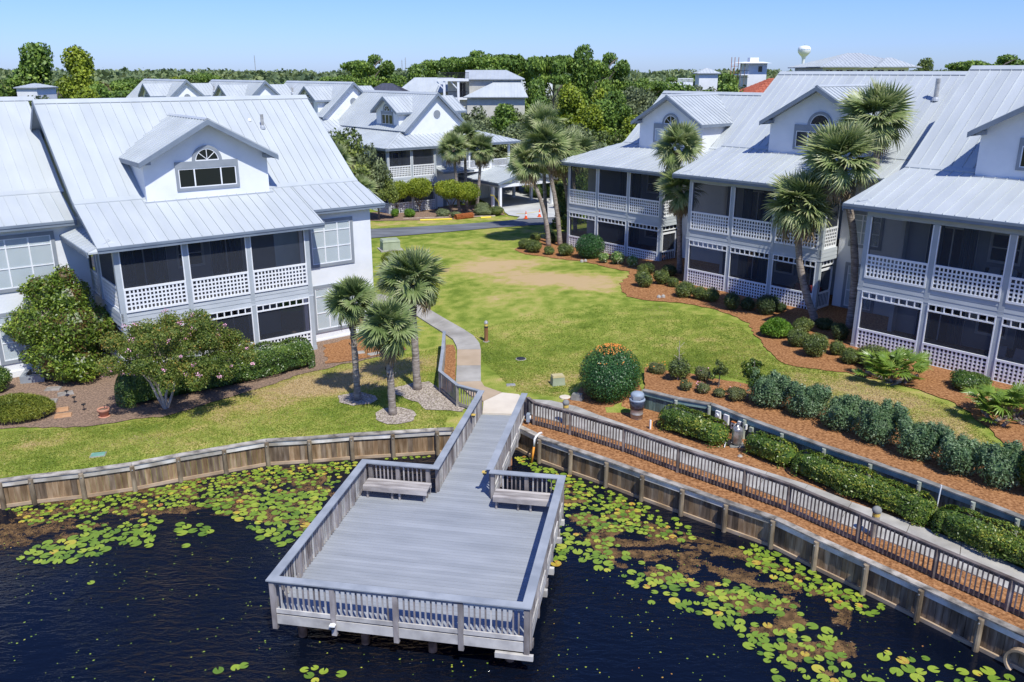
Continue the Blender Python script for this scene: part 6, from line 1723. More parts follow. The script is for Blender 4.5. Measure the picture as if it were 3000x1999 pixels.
sh = [  # measured front foot position, width, height, label
 (0.92, 62.75, 1.12, .85, 'leaf_shrub', 'leftmost small round shrub at the tip of the far pine straw bed'),
 (1.61, 61.35, 1.40, 1.0, 'leaf_shrub', 'wider round shrub at the front of the far bed, below the palm trunks'),
 (1.86, 66.04, 1.10, .7, 'leaf_shrub', 'low shrub at the back of the far bed near the lane'),
 (3.14, 65.11, 1.10, 1.0, 'leaf_shrub_dark', 'dark shrub between the slender palm trunks of the far bed'),
 (2.72, 60.76, .89, .68, 'leaf_shrub', 'small olive shrub just right of the palm trunks in the far bed'),
 (3.96, 60.09, 1.43, .95, 'leaf_shrub', 'loose olive shrub left of the big dark ball by the far right house'),
 (8.32, 52.45, .9, .85, 'leaf_shrub', 'shrub at the back left of the group beyond the curved lawn edge'),
 (8.80, 53.09, 1.0, .8, 'leaf_shrub_dark', 'dark shrub behind the group, next to the screen door of the far right house'),
 (7.99, 49.47, 1.19, 1.05, 'leaf_shrub', 'round shrub nearest the lawn where the bed bulges left'),
 (9.20, 50.23, 1.10, .95, 'leaf_shrub', 'round shrub right of the one nearest the lawn in the bulging bed'),
 (9.74, 49.65, .80, .65, 'leaf_shrub', 'small shrub touching the left end of the middle right house'),
 (10.0, 52.43, 1.1, .8, 'leaf_shrub_dark', 'dark shrub at the foot of the two palms between the right houses'),
 (9.93, 46.99, 1.29, .95, 'leaf_shrub', 'first shrub under the left bay of the middle right house'),
 (10.69, 46.65, .85, .85, 'leaf_shrub', 'small shrub second under the left bay of the middle right house'),
 (11.31, 46.15, 1.16, .85, 'leaf_shrub', 'third shrub at the end of the left bay of the middle right house'),
 (12.04, 44.40, 1.05, 1.05, 'leaf_shrub_dark', 'dark green shrub in front of the second bay of the middle right house'),
 (12.87, 44.40, .85, .75, 'leaf_shrub_dark', 'small dark shrub between two bigger ones at the second bay'),
 (13.63, 43.31, 1.35, 1.15, 'leaf_shrub_dark', 'biggest dark shrub before the middle right house, left of the curved palm'),
 (14.50, 43.90, .65, .65, 'leaf_shrub_dark', 'small dark shrub beside the biggest one, nearest the curved palm'),
 (14.49, 40.04, 1.06, .80, 'leaf_shrub', 'olive shrub right of the bright fern, behind its neighbours'),
 (13.51, 37.68, 1.20, .95, 'leaf_shrub', 'round olive shrub in front of the bright fern'),
 (13.82, 36.19, 1.30, 1.15, 'leaf_shrub', 'large round shrub nearest the camera on the straw left of the nearest right house'),
 (14.88, 36.56, .80, .75, 'leaf_shrub', 'small shrub touching the left corner post of the nearest right house'),
 (15.0, 35.3, 1.0, .75, 'leaf_shrub', 'shrub just left of the wide bush at the nearest right house'),
 (15.9, 34.7, 1.7, 1.0, 'leaf_shrub', 'wide bush under the first lattice of the nearest right house, left of the palmetto'),
 (15.73, 40.55, 1.1, .6, 'leaf_shrub_dark', 'low dark shrub in the shade between the middle and nearest right houses'),
 (15.84, 38.79, .9, .9, 'leaf_shrub_dark', 'dark shrub in the shade beside the left wall of the nearest right house'),
 (18.66, 31.76, 1.7, .75, 'leaf_hedge', 'low dark shrub between the two palmetto clumps'),
 (-6.35, 42.0, 1.5, .95, 'leaf_hedge', 'green shrub at the right foot of the left house behind the palms'),
 (-5.0, 47.6, 1.6, 1.7, 'leaf_mound', 'yellow green shrub behind the feathery palm at the left house corner'),
 (-7.2, 52.6, 1.8, 1.6, 'leaf_mound', 'tall yellow green shrub hugging the right wall of the left house'),
 (-8.1, 56.5, 2.0, 1.3, 'leaf_mound', 'yellow green shrub near the green utility cabinet'),
 (-11.2, 80.2, 1.0, .8, 'leaf_bright', 'small bright shrub left of the middle house trimmed trees'),
 (-9.7, 79.8, 1.2, .9, 'leaf_bright', 'bright low shrub below the left trimmed tree'),
 (-6.6, 79.9, 1.6, .8, 'leaf_oak_gray', 'spreading grey green shrub left of the rusty wire roll'),
 (-5.3, 79.6, 1.2, .6, 'leaf_oak_gray', 'low shrub touching the rusty wire roll'),
 (-2.9, 80.6, 1.9, .9, 'leaf_oak_gray', 'low shrub right of the rusty wire roll'),
 (-1.6, 81.0, 1.7, .9, 'leaf_shrub', 'low rounded shrub at the driveway corner'),
 (-3.0, 82.3, 1.5, 1.1, 'leaf_oak_gray', 'grey green shrub in front of the carport posts'),
 (3.6, 92.5, 4.0, 2.0, 'leaf_hedge', 'dark hedge seen through the open carport'),
 (5.0, 90.2, 2.0, 1.6, 'leaf_hedge', 'dark shrub right of the hedge seen under the carport'),
 (-22.9, 34.9, 1.2, 1.3, 'leaf_hedge', 'dark clipped bush cut by the left picture edge'),
]
for i, (x, y, w, h, m_, lab) in enumerate(sh):
    shrub(lab, x, y + w * .38, w, h, m_, size=.085 if y > 44 else .07, seed=i)
shrub('big dark glossy round shrub before the left bay of the far right house', 5.57, 59.5, 2.15, 1.75, 'leaf_holly', size=.08, seed=60, dens=1.2, lobes=[(0, 0, .86, 1.05, 1.05, .90)])
for i, (x, y, w, h) in enumerate(((6.34, 57.5, .9, .8), (7.2, 56.9, 1.1, 1.0), (8.1, 55.95, .9, .85))):
    shrub(('left', 'middle', 'right')[i] + ' one of three cream variegated shrubs under the far right house lattice', x, y, w, h, 'leaf_variegated', size=.14, seed=70 + i, dens=.6, group='variegated shrubs under the lattice')
# bright fern
def tufts(name, lab, cat, cx, cy, w, d, h, mat, n_, bl, seed, width=.03, z=None, group=None):
    z = T(cx, cy) if z is None else z
    t_ = thing(name, lab, cat, (cx, cy, z), 0, group); r = np.random.default_rng(seed)
    a = r.uniform(0, 6.283, n_); q = np.sqrt(r.random(n_)); px = np.cos(a) * q * w / 2; py = np.sin(a) * q * d / 2
    zz = h * (1 - .55 * q ** 2) * r.uniform(.45, .95, n_)
    P = np.stack([px, py, zz], 1); N = np.stack([np.cos(a) * q, np.sin(a) * q, np.full(n_, .6)], 1)
    N /= np.linalg.norm(N, axis=1)[:, None]
    leaves('foliage', P, N, bl, mat, t_, aspect=width / bl, flat=.3, seed=seed)
    mb = MB()
    for k in range(3): mb.tube([(.05 * k, 0, -.03), (w * .1 * (k - 1), 0, h * .5)], .015, 5)
    mb.build('stem', 'bark', t_)
    return t_
tufts('fern', 'bright green fern clump on the straw below the curved palm', 'fern', 13.0, 39.75, 1.55, 1.3, 1.0, 'leaf_bright', 5200, .20, 5, .045)
tufts('perennial_clump', 'yellow green feathery mound at the left edge by the stepping stones', 'plant', -20.5, 32.5, 3.0, 2.3, 1.0, 'leaf_mound', 16000, .17, 6, .022)
# the big orange-topped shrub
BS = shrub('giant dome shaped dark shrub with orange flower tops beside the trash can', 4.12, 33.35, 2.55, 2.6, 'leaf_holly', size=.075, seed=80, dens=1.35, z=.02, lobes=[(0, 0, 1.12, 1.30, 1.22, 1.26)], flat=.62)
r = np.random.default_rng(4); n_ = 420
a = r.uniform(0, 6.283, n_); el = r.uniform(.55, 1.57, n_) ; el = np.where(r.random(n_) < .7, r.uniform(1.0, 1.5, n_), el)
P = np.stack([1.33 * np.cos(a) * np.cos(el), 1.25 * np.sin(a) * np.cos(el), 1.12 + 1.30 * np.sin(el)], 1)
leaves('flower', P, P / np.linalg.norm(P, axis=1)[:, None], .065, 'petal_orange', BS, seed=9, label='orange flower tufts')

def hedge(lab, line, w, h, mat, size=.065, dens=1.0, seed=0, zf=None, round_=.35, jag=.08, name='hedge', group=None, upright=0.0):
    """clipped hedge along a line with rounded shoulders"""
    r = np.random.default_rng(seed)
    z0 = min((zf or T)(*p_) for p_ in line)
    t_ = thing(name, lab, 'hedge', (line[0][0], line[0][1], z0), 0, group)
    PP = []; NN = []
    tot = sum(math.hypot(b_[0] - a[0], b_[1] - a[1]) for a, b_ in zip(line, line[1:]))
    n_all = int(dens * 1.6 * tot * (w + 2 * h) / (size * size * .35)); n_all = min(n_all, 60000)
    cum = 0
    for a, b_ in zip(line, line[1:]):
        A = np.array(a); B = np.array(b_); L_ = np.linalg.norm(B - A); u = (B - A) / L_; nn = np.array([-u[1], u[0]])
        k = int(n_all * L_ / tot)
        s_ = r.uniform(-.12, 1.12, k) if len(line) == 2 else r.uniform(0, 1, k)
        t2 = r.uniform(0, 1, k); 
        th = (t2 * 2 - 1) * math.pi * .62        # angle from up
        px = np.sign(np.sin(th)) * np.abs(np.sin(th)) ** .55; pz = np.sign(np.cos(th)) * np.abs(np.cos(th)) ** .55
        sg = cum + s_ * L_
        bump = 1 + jag * np.sin(sg * 2.3 + seed) + jag * .7 * np.sin(sg * 5.1 + 1.3 * seed) + jag * .5 * np.sin(th * 5 + sg)
        endf = np.sqrt(np.clip(np.minimum(sg + w * .35, tot + w * .35 - sg) / (w * .5), 0.02, 1))
        rr = r.uniform(.86, 1.02, k)
        lat = px * w / 2 * bump * rr * endf; hz = (h * .5 + pz * h * .5 * bump * rr * (.55 + .45 * endf))
        x = A[0] + u[0] * s_ * L_ + nn[0] * lat; y = A[1] + u[1] * s_ * L_ + nn[1] * lat
        hz = np.maximum(hz, 0.02 + .1 * r.random(k))
        PP.append(np.stack([x - line[0][0], y - line[0][1], hz], 1))
        N = np.stack([nn[0] * px, nn[1] * px, np.maximum(pz, 0) + .15], 1); NN.append(N / np.linalg.norm(N, axis=1)[:, None])
        cum += L_
    P = np.concatenate(PP); N = np.concatenate(NN)
    # end caps
    ke = int(n_all * .10)
    for (c, dirv) in ((line[0], np.array(line[0]) - np.array(line[1])), (line[-1], np.array(line[-1]) - np.array(line[-2]))):
        dirv = dirv / np.linalg.norm(dirv); th = r.uniform(-1.57, 1.57, ke); nn = np.array([-dirv[1], dirv[0]])
        zz = r.uniform(.02, 1, ke) ** .8; sh_ = np.sqrt(1 - np.clip(zz - .35, 0, 1) ** 2 / .55)
        x = c[0] - line[0][0] + dirv[0] * np.cos(th) * w * .42 * sh_ + nn[0] * np.sin(th) * w * .5 * sh_; y = c[1] - line[0][1] + dirv[1] * np.cos(th) * w * .42 * sh_ + nn[1] * np.sin(th) * w * .5 * sh_
        P = np.concatenate([P, np.stack([x, y, zz * h * .97], 1)]); NE = np.stack([dirv[0] * np.cos(th) + nn[0] * np.sin(th), dirv[1] * np.cos(th) + nn[1] * np.sin(th), np.full(ke, .3)], 1); N = np.concatenate([N, NE])
    leaves('foliage', P, N, size, mat, t_, seed=seed, flat=.55, upbias=.1 + upright)
    lob = []
    for a, b_ in zip(line, line[1:]):
        L_ = math.hypot(b_[0] - a[0], b_[1] - a[1]); kk = max(1, int(L_ / .35))
        for j in range(kk + 1):
            s_ = j / kk; lob.append((a[0] + (b_[0] - a[0]) * s_ - line[0][0], a[1] + (b_[1] - a[1]) * s_ - line[0][1], h * .42, w * .46, w * .46, h * .50))
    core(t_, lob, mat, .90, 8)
    mb = MB((line[0][0], line[0][1], z0))
    for a, b_ in zip(line, line[1:]):
        L_ = math.hypot(b_[0] - a[0], b_[1] - a[1])
        for j in range(max(1, int(L_ / .8))):
            s_ = (j + .5) / max(1, int(L_ / .8)); x = a[0] + (b_[0] - a[0]) * s_; y = a[1] + (b_[1] - a[1]) * s_
            mb.tube([(x, y, z0 - .05), (x + jit(.1), y + jit(.1), z0 + h * .6)], [.03, .015], 5)
    mb.build('stem', 'bark', t_)
    return t_
hedge('long clipped dark hedge in front of the left house porch', [(-16.3, 33.9), (-14.6, 35.0), (-12.6, 36.4), (-10.2, 38.6)], 1.55, 1.45, 'leaf_hedge', size=.085, seed=1, dens=.9)
hedge('first clipped hedge right of the trash can, below the utility boxes', [(6.2, 30.3), (6.9, 29.65), (7.55, 28.95)], 1.25, .92, 'leaf_yellowhedge', size=.085, seed=2)
hedge('short pair of clipped bushes right of the pressure tank', [(8.85, 28.0), (9.6, 27.1)], 1.05, .85, 'leaf_yellowhedge', size=.085, seed=3, jag=.14)
hedge('long clipped yellow green hedge beside the walkway railing', [(10.1, 26.35), (10.95, 25.25), (11.85, 24.15), (12.55, 23.2)], 1.12, .86, 'leaf_yellowhedge', size=.085, seed=4, jag=.11)
hedge('last clipped hedge running out of the right picture edge', [(13.1, 22.45), (14.0, 21.2), (15.0, 19.8), (16.3, 17.9)], 1.1, .86, 'leaf_yellowhedge', size=.085, seed=5, jag=.11)
sp = [(9.95, 30.55, 1.9, 1.25, 'largest silvery shrub at the left end of the row above the retaining wall'), (11.0, 29.5, 1.7, 1.15, 'second silvery shrub in the row above the retaining wall'), (11.9, 28.3, 1.7, 1.1, 'third silvery shrub in the row above the retaining wall'),
      (12.7, 27.1, 1.7, 1.35, 'tall spiky silvery shrub at the middle of the row above the retaining wall'), (13.6, 25.9, 1.7, 1.2, 'fifth silvery shrub in the row above the retaining wall'), (14.4, 24.8, 1.6, 1.15, 'sixth silvery shrub in the row above the retaining wall'), (15.2, 23.8, 1.5, 1.25, 'last silvery shrub before the right edge bush')]
for i, (x, y, w, h, lab) in enumerate(sp):
    r = np.random.default_rng(i + 20)
    lob = [(0, 0, h * .45, w * .48, w * .42, h * .48)] + [(r.uniform(-.35, .35) * w, r.uniform(-.3, .3) * w, h * r.uniform(.6, .95), .13 * w, .13 * w, h * .28) for _ in range(16)]
    shrub(lab, x + .1, y + .15, w, h, 'leaf_silver', size=.085, seed=200 + i, dens=.95, group='silvery shrubs above the retaining wall', lobes=lob, z=.8)
shrub('yellow green bush with dark stem at the right picture edge', 16.1, 23.4, 1.4, 1.9, 'leaf_yellowhedge', size=.085, seed=90, z=.8)
# plants in the upper bed
shrub('leafy citrus bush with a bare grey stick in the upper bed', 7.05, 33.7, 1.05, 1.1, 'leaf_shrub', size=.10, seed=91, dens=.55)
mb = MB(); 
for k in range(9): mb.tube([(0, 0, .5 + k * .12), (.22 * math.cos(k * 2.4), .22 * math.sin(k * 2.4), .62 + k * .13)], .007, 4)
mb.tube([(0, 0, -.05), (.01, .02, 1.0), (-.02, 0, 1.75)], [.03, .018, .008], 6)
t_ = thing('dead_sapling', 'bare grey twiggy stick rising out of the citrus bush', 'plant', (7.0, 33.6, T(7.0, 33.6))); mb.build('stem', 'bark_light', t_)
def sapling(lab, x, y, w, h, mat, seed, size=.10, group=None):
    z = T(x, y); t_ = thing('sapling', lab, 'small tree', (x, y, z), 0, group); r = np.random.default_rng(seed)
    mb = MB(); mb.tube([(0, 0, -.05), (.02, 0, h * .5), (-.01, .01, h * .92)], [.028, .02, .008], 6)
    lob = []
    for k in range(12):
        a = r.uniform(0, 6.28); q = r.uniform(.1, .38) * w; zz = h * r.uniform(.35, .95)
        mb.tube([(0, 0, zz * .85), (q * math.cos(a), q * math.sin(a), zz)], [.010, .005], 4)
        lob.append((q * math.cos(a), q * math.sin(a), zz, .16 * w + .03, .16 * w + .03, .10 * h + .02))
    mb.build('trunk', 'bark', t_)
    P, N = lobes_points(lob, int(900 * w * h), r, shell=(.3, 1.0)); leaves('foliage', P, N, size, mat, t_, seed=seed, flat=.4)
    return t_
sapling('small upright sapling in the middle of the upper bed', 8.5, 32.65, .8, 1.1, 'leaf_shrub', 1)
sapling('tallest slim young tree in the upper bed above the utility boxes', 9.5, 31.3, 1.05, 1.8, 'leaf_yellowhedge', 2)
for i, (x, y, w, h, lab) in enumerate(((6.3, 34.7, .95, .65, 'leftmost rose bush in the upper bed behind the giant shrub'), (8.0, 33.45, .8, .7, 'tall thin rose bush behind the others in the upper bed'), (7.1, 32.3, .65, .5, 'low rose bush near the retaining wall, left one'), (7.7, 32.0, .7, .5, 'low rose bush near the retaining wall, second one'), (8.3, 31.6, .6, .42, 'low rose bush just left of the one with pale flowers'), (8.85, 31.2, .85, .6, 'rose bush with pale flowers below the tall young tree'))):
    s_ = shrub(lab, x, y, w, h, 'leaf_rose', size=.06, seed=120 + i, dens=.45)
    rr_ = np.random.default_rng(i); k = 14; P = np.stack([rr_.uniform(-w / 2.4, w / 2.4, k), rr_.uniform(-w / 2.4, w / 2.4, k), rr_.uniform(h * .4, h, k)], 1)
    leaves('flower', P, P * 0 + [0, 0, 1.], .055, 'petal' if i % 2 else 'petal_orange', s_, aspect=1.0, seed=i)

# ------------------------------------------------------------------ trees near the left house
def branchy(mb, base, top, r0, n_, spread, seed, levels=2):
    r = random.Random(seed); ends = []
    def grow(p_, d, l_, rad_, lv):
        q = p_ + d * l_
        mid = (p_ + q) / 2 + Vector((r.uniform(-.06, .06), r.uniform(-.06, .06), 0)) * l_
        mb.tube([tuple(p_), tuple(mid), tuple(q)], [rad_, rad_ * .82, rad_ * .62], 6, cap=False)
        if lv == 0: ends.append(q); return
        for k in range(r.randint(2, 3)):
            nd = (d + Vector((r.uniform(-1, 1), r.uniform(-1, 1), r.uniform(-.2, .6))) * spread).normalized()
            grow(q, nd, l_ * r.uniform(.62, .85), rad_ * .6, lv - 1)
    for k in range(n_):
        a = k * 2 * math.pi / n_ + r.uniform(-.4, .4)
        d = Vector((math.cos(a) * spread * .7, math.sin(a) * spread * .7, 1)).normalized()
        grow(Vector(base), d, (Vector(top) - Vector(base)).length * .40, r0, levels)
    return ends
MG = thing('magnolia_tree', 'large magnolia with glossy green and brown leaves left of the hedge', 'tree', (-20.75, 37.4, -.42))
mb = MB(); ends = branchy(mb, (0, 0, -.1), (0, 0, 3.2), .08, 4, .45, 3, 2); mb.build('trunk', 'bark', MG)
r = np.random.default_rng(5); lob = []
for (x, y, z, rx, rz) in ((0, 0, 1.6, 1.9, 1.5), (-.5, 0, 2.8, 1.7, 1.3), (.6, -.2, 2.6, 1.7, 1.4), (.5, 0, 3.8, 1.3, 1.1), (-.5, 0, 3.9, 1.1, 1.0), (.5, 0, 4.7, .65, .75), (-.9, -.2, 4.3, .5, .7), (-1.5, 0, 2.5, 1.0, 1.0), (1.55, -.1, 2.6, 1.1, 1.0), (0, -.8, 1.2, 1.4, 1.1), (.8, -.6, .9, 1.3, .9)):
    x *= 1.12 if z < 3.5 else .9; lob.append((x, y, z, rx * .82, rx * .78, rz * .9))
    for k in range(5):
        d = r.normal(size=3); d /= np.linalg.norm(d); lob.append((x + d[0] * rx * .85, y + d[1] * rx * .7, z + d[2] * rz * .75, rx * .32, rx * .32, rz * .30))
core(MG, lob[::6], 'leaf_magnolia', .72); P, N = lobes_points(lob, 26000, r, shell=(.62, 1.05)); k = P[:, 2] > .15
leaves('crown', P[k], N[k], .155, 'leaf_magnolia', MG, aspect=.42, flat=.45, upbias=.25, seed=8)

CM = thing('crape_myrtle', 'flowering crape myrtle with pink blossoms in front of the hedge', 'tree', (-14.48, 32.9, T(-14.48, 32.9)))
mb = MB(); ends = branchy(mb, (0, 0, -.1), (.3, 0, 3.3), .07, 4, .6, 11, 2); mb.build('trunk', 'bark_light', CM)
lob = []; r = np.random.default_rng(6)
for k in range(62):
    a = r.uniform(0, 6.283); q = math.sqrt(r.random()) * 2.75; z = 1.25 + (1 - (q / 3.3) ** 2) * 3.0 * r.uniform(.30, 1.0)
    lob.append((.65 + 1.04 * q * math.cos(a), q * .85 * math.sin(a), z + .22, r.uniform(.38, .62), r.uniform(.38, .62), r.uniform(.28, .45)))
P, N = lobes_points(lob, 42000, r, shell=(.5, 1.08)); core(CM, [(a, b, c, d * .8, e * .8, f * .8) for a, b, c, d, e, f in lob[::2]], 'leaf_crape', .6, 7)
leaves('crown', P, N, .085, 'leaf_crape', CM, aspect=.55, flat=.4, seed=9)
k = 55; idx = r.choice(len(P), k); Q = []; 
for i in idx:
    c = P[i] + N[i] * .10
    m_ = 26; Q.append(c + r.normal(size=(m_, 3)) * np.array([.05, .05, .045]) * r.uniform(.7, 1.5))
Q = np.concatenate(Q); leaves('blossom', Q, Q * 0 + [0, 0, 1.], .045, 'petal', CM, aspect=1.0, flat=.2, seed=3)

# ------------------------------------------------------------------ tree kinds for the middle and far distance
ZK = 1.6
def crown_mesh(name, kind, seed, n_, size, mat):
    r = np.random.default_rng(seed); lob = []
    if kind == 'oak':       # unit crown: radius ~1, height ~1.3, base at 0
        for k in range(26):
            a = r.uniform(0, 6.283); q = math.sqrt(r.random()) * .78; z = .30 + (1 - q * q) * .75 * r.uniform(.35, 1)
            lob.append((q * math.cos(a), q * math.sin(a), z, r.uniform(.17, .32), r.uniform(.17, .32), r.uniform(.13, .24)))
    elif kind == 'pine':    # flat topped crown of separated clumps on a bare trunk
        for k in range(17):
            a = r.uniform(0, 6.283); q = math.sqrt(r.random()) * .80; z = .92 + .20 * (1 - q * q) * r.random() - (.30 if k % 4 == 0 else .06) * r.random()
            lob.append((q * math.cos(a), q * math.sin(a), z, r.uniform(.18, .33), r.uniform(.18, .33), r.uniform(.07, .12)))
    elif kind == 'ball':
        lob = [(0, 0, .5, .95, .95, .48)] + [(r.uniform(-.5, .5), r.uniform(-.5, .5), .55 + r.uniform(-.1, .15), .5, .5, .3) for _ in range(8)]
    else:                   # scrub: taller, rough
        for k in range(20):
            a = r.uniform(0, 6.283); z = r.uniform(.1, 1.1); q = r.random() * .6 * (1.15 - z * .8)
            lob.append((q * math.cos(a), q * math.sin(a), z, r.uniform(.16, .30), r.uniform(.16, .30), r.uniform(.14, .24)))
    lob = [(a, b, c * ZK, d, e, f * ZK * .8) for a, b, c, d, e, f in lob] if kind != 'ball' else lob
    P, N = lobes_points(lob, n_, r, shell=(.55, 1.05))
    o = leaves(name, P, N, size, mat, None, aspect=.7, flat=.45, seed=seed, upbias=.15)
    me = o.data; bpy.data.objects.remove(o); return me
def trunk_mesh(kind, seed):
    r = random.Random(seed); mb = MB()
    if kind == 'pine':
        mb.tube([(0, 0, -.05), (.02, .01, .45), (0, 0, .95)], [.042, .032, .018], 7)
        for k in range(7):
            a = k * 2.4; mb.tube([(0, 0, .55 + k * .05), (.28 * math.cos(a), .28 * math.sin(a), .68 + k * .055), (.55 * math.cos(a), .55 * math.sin(a), .78 + k * .05)], [.016, .012, .006], 5)
    else:
        mb.tube([(0, 0, -.08), (.02, .01, .30)], [.055, .045], 7)
        for k in range(6):
            a = k * 1.05 + r.random() * .3; mb.tube([(0, 0, .22), (.22 * math.cos(a), .22 * math.sin(a), .42), (.50 * math.cos(a), .50 * math.sin(a), .62 + .06 * (k % 3))], [.032, .022, .008], 5)
    me = bpy.data.meshes.new('trunk'); me.from_pydata(mb.v, [], mb.f); me.materials.append(MATS['bark']); me.update(); return me
TK = {}
for kind, mats_ in (('oak', ('leaf_oak', 'leaf_oak_gray', 'leaf_brown')), ('pine', ('leaf_pine', 'leaf_pine')), ('scrub', ('leaf_oak', 'leaf_pine', 'leaf_lime')), ('ball', ('leaf_lime',))):
    for i, m_ in enumerate(mats_):
        TK[(kind, i)] = (crown_mesh('crown', kind, 30 + i * 7 + len(kind), 8500 if kind != 'ball' else 9000, .070 if kind != 'ball' else .075, m_), trunk_mesh(kind, i))
def tree(lab, x, y, w, h, kind='oak', var=0, z=0.0, group=None, name=None, rz=None, zs=None):
    """w crown radius, h total height"""
    cm_, tm_ = TK[(kind, var)]
    t_ = thing(name or {'oak': 'oak_tree', 'pine': 'pine_tree', 'scrub': 'tree', 'ball': 'trimmed_tree'}[kind], lab, 'tree', (x, y, z), random.uniform(0, 6.28) if rz is None else rz, group)
    c = link('crown', cm_, t_); tr = link('trunk', tm_, t_)
    if kind == 'pine':
        s_ = h / 1.2; c.scale = (w, w, s_ / ZK); tr.scale = (max(w * .8, 1), max(w * .8, 1), s_)
    elif kind == 'ball':
        c.scale = (w, w, h * .58); c.location = (0, 0, h * .40); tr.scale = (w * .9, w * .9, h * .75)
    else:
        s_ = h / 1.2; c.scale = (w, w, s_ / ZK); tr.scale = (w, w, s_)
    return t_
# trimmed trees before the middle house
tree('leftmost lollipop trimmed tree before the middle house lattice', -11.2, 82.6, 1.3, 3.3, 'ball', name='trimmed_tree')
tree('second lollipop trimmed tree before the middle house lattice', -9.1, 83.2, 1.4, 3.5, 'ball', name='trimmed_tree')
tree('third trimmed tree, left half of the broad pair by the palms', -5.9, 82.2, 1.45, 3.45, 'ball', name='trimmed_tree')
tree('fourth trimmed tree, right half of the broad pair by the palms', -4.3, 82.0, 1.35, 3.2, 'ball', name='trimmed_tree')
# live oak beside the right end of the left roof
tree('dark live oak growing over the right edge of the left roof', -15.9, 77.2, 3.9, 10.0, 'oak', 0)
tree('dark live oak between the left roof and the middle house porch', -13.6, 78.2, 2.9, 7.8, 'oak', 1)
tree('lower live oak touching the middle house porch', -12.4, 78.6, 1.9, 5.6, 'oak', 0)
tree('round green tree left of the far right house corner', 5.9, 75.5, 2.0, 5.6, 'scrub', 1)
tree('dark small tree below the background palms', 4.4, 72.5, 1.8, 4.4, 'scrub', 0)
# thicket between the middle house and the right row
k = 0
G1 = 'live oak thicket behind the middle house'
for x, y, w, h, kd, v in ((0.5, 99, 5.4, 8.4, 'oak', 1), (-4.5, 104, 5.0, 8.6, 'oak', 1), (6.0, 98, 5.6, 8.4, 'oak', 1), (10.5, 98, 4.6, 8.2, 'oak', 0), (3.5, 112, 5.4, 9.6, 'oak', 0), (11, 108, 5.5, 10.0, 'scrub', 1), (16, 101, 5, 8.9, 'oak', 0), (-1, 116, 5, 9.2, 'scrub', 1), (8, 120, 6, 10.6, 'scrub', 2),
                     (14, 118, 5.5, 10.8, 'scrub', 1), (19, 112, 5.5, 10.2, 'oak', 0), (21, 96, 4.6, 8.4, 'oak', 1), (9, 92, 3.6, 6.8, 'oak', 1), (13, 90, 4.0, 6.8, 'oak', 0), (17, 88, 4.2, 7.0, 'oak', 1), (22, 124, 6, 11.4, 'oak', 1), (27, 112, 5.4, 10.8, 'scrub', 1), (7, 84.5, 2.6, 5.4, 'oak', 0), (10, 86, 3, 5.8, 'oak', 1), (26, 103, 5, 9.6, 'oak', 2), (-6, 127, 5, 9.4, 'oak', 1), (-1, 129, 5.4, 9.6, 'oak', 1), (4, 127, 5.4, 9.9, 'scrub', 1), (-9.5, 125, 4, 8.8, 'oak', 0), (-13, 124, 4.6, 9.2, 'oak', 1), (2.5, 96, 3.6, 7.4, 'scrub', 1), (6, 94, 3.6, 7.2, 'oak', 1), (-1.5, 98, 3.4, 7.2, 'oak', 1), (13.5, 96, 4, 8.2, 'scrub', 2), (9.5, 103, 4.4, 9, 'scrub', 2)):
    tree('live oak in the dense thicket between the middle house and the right roofs', x, y, w, h, kd, v, group=G1)
G2 = 'trees behind the right roofs'
rr = random.Random(3)
for x, y, w, h, kd, v in ((24, 132, 6, 11.8, 'scrub', 1), (31, 126, 6, 12.2, 'pine', 0), (34, 138, 6.5, 12.4, 'oak', 1), (38, 130, 6, 12.2, 'scrub', 0), (42, 138, 7, 12.8, 'oak', 2), (47, 132, 6.5, 13.2, 'oak', 2), (29, 146, 6.5, 12.8, 'oak', 0), (52, 150, 7, 13.4, 'oak', 0), (37, 118, 5, 10.6, 'scrub', 1), (33, 112, 5, 9.8, 'oak', 0), (43, 121, 5.5, 11.2, 'scrub', 1), (58, 160, 7, 13.8, 'oak', 2), (20, 140, 6, 12.2, 'oak', 1), (29, 144, 4.5, 11.2, 'scrub', 1), (33.5, 155, 4, 12.2, 'oak', 1), (38.5, 156, 4.4, 12.8, 'scrub', 1), (41, 160, 3.2, 13, 'oak', 0), (46.5, 158, 4.5, 13.4, 'oak', 2), (50.5, 166, 5, 14.2, 'oak', 0)):
    tree('tree in the green belt behind the ridges of the right houses', x, y, w, h, kd, v, group=G2)
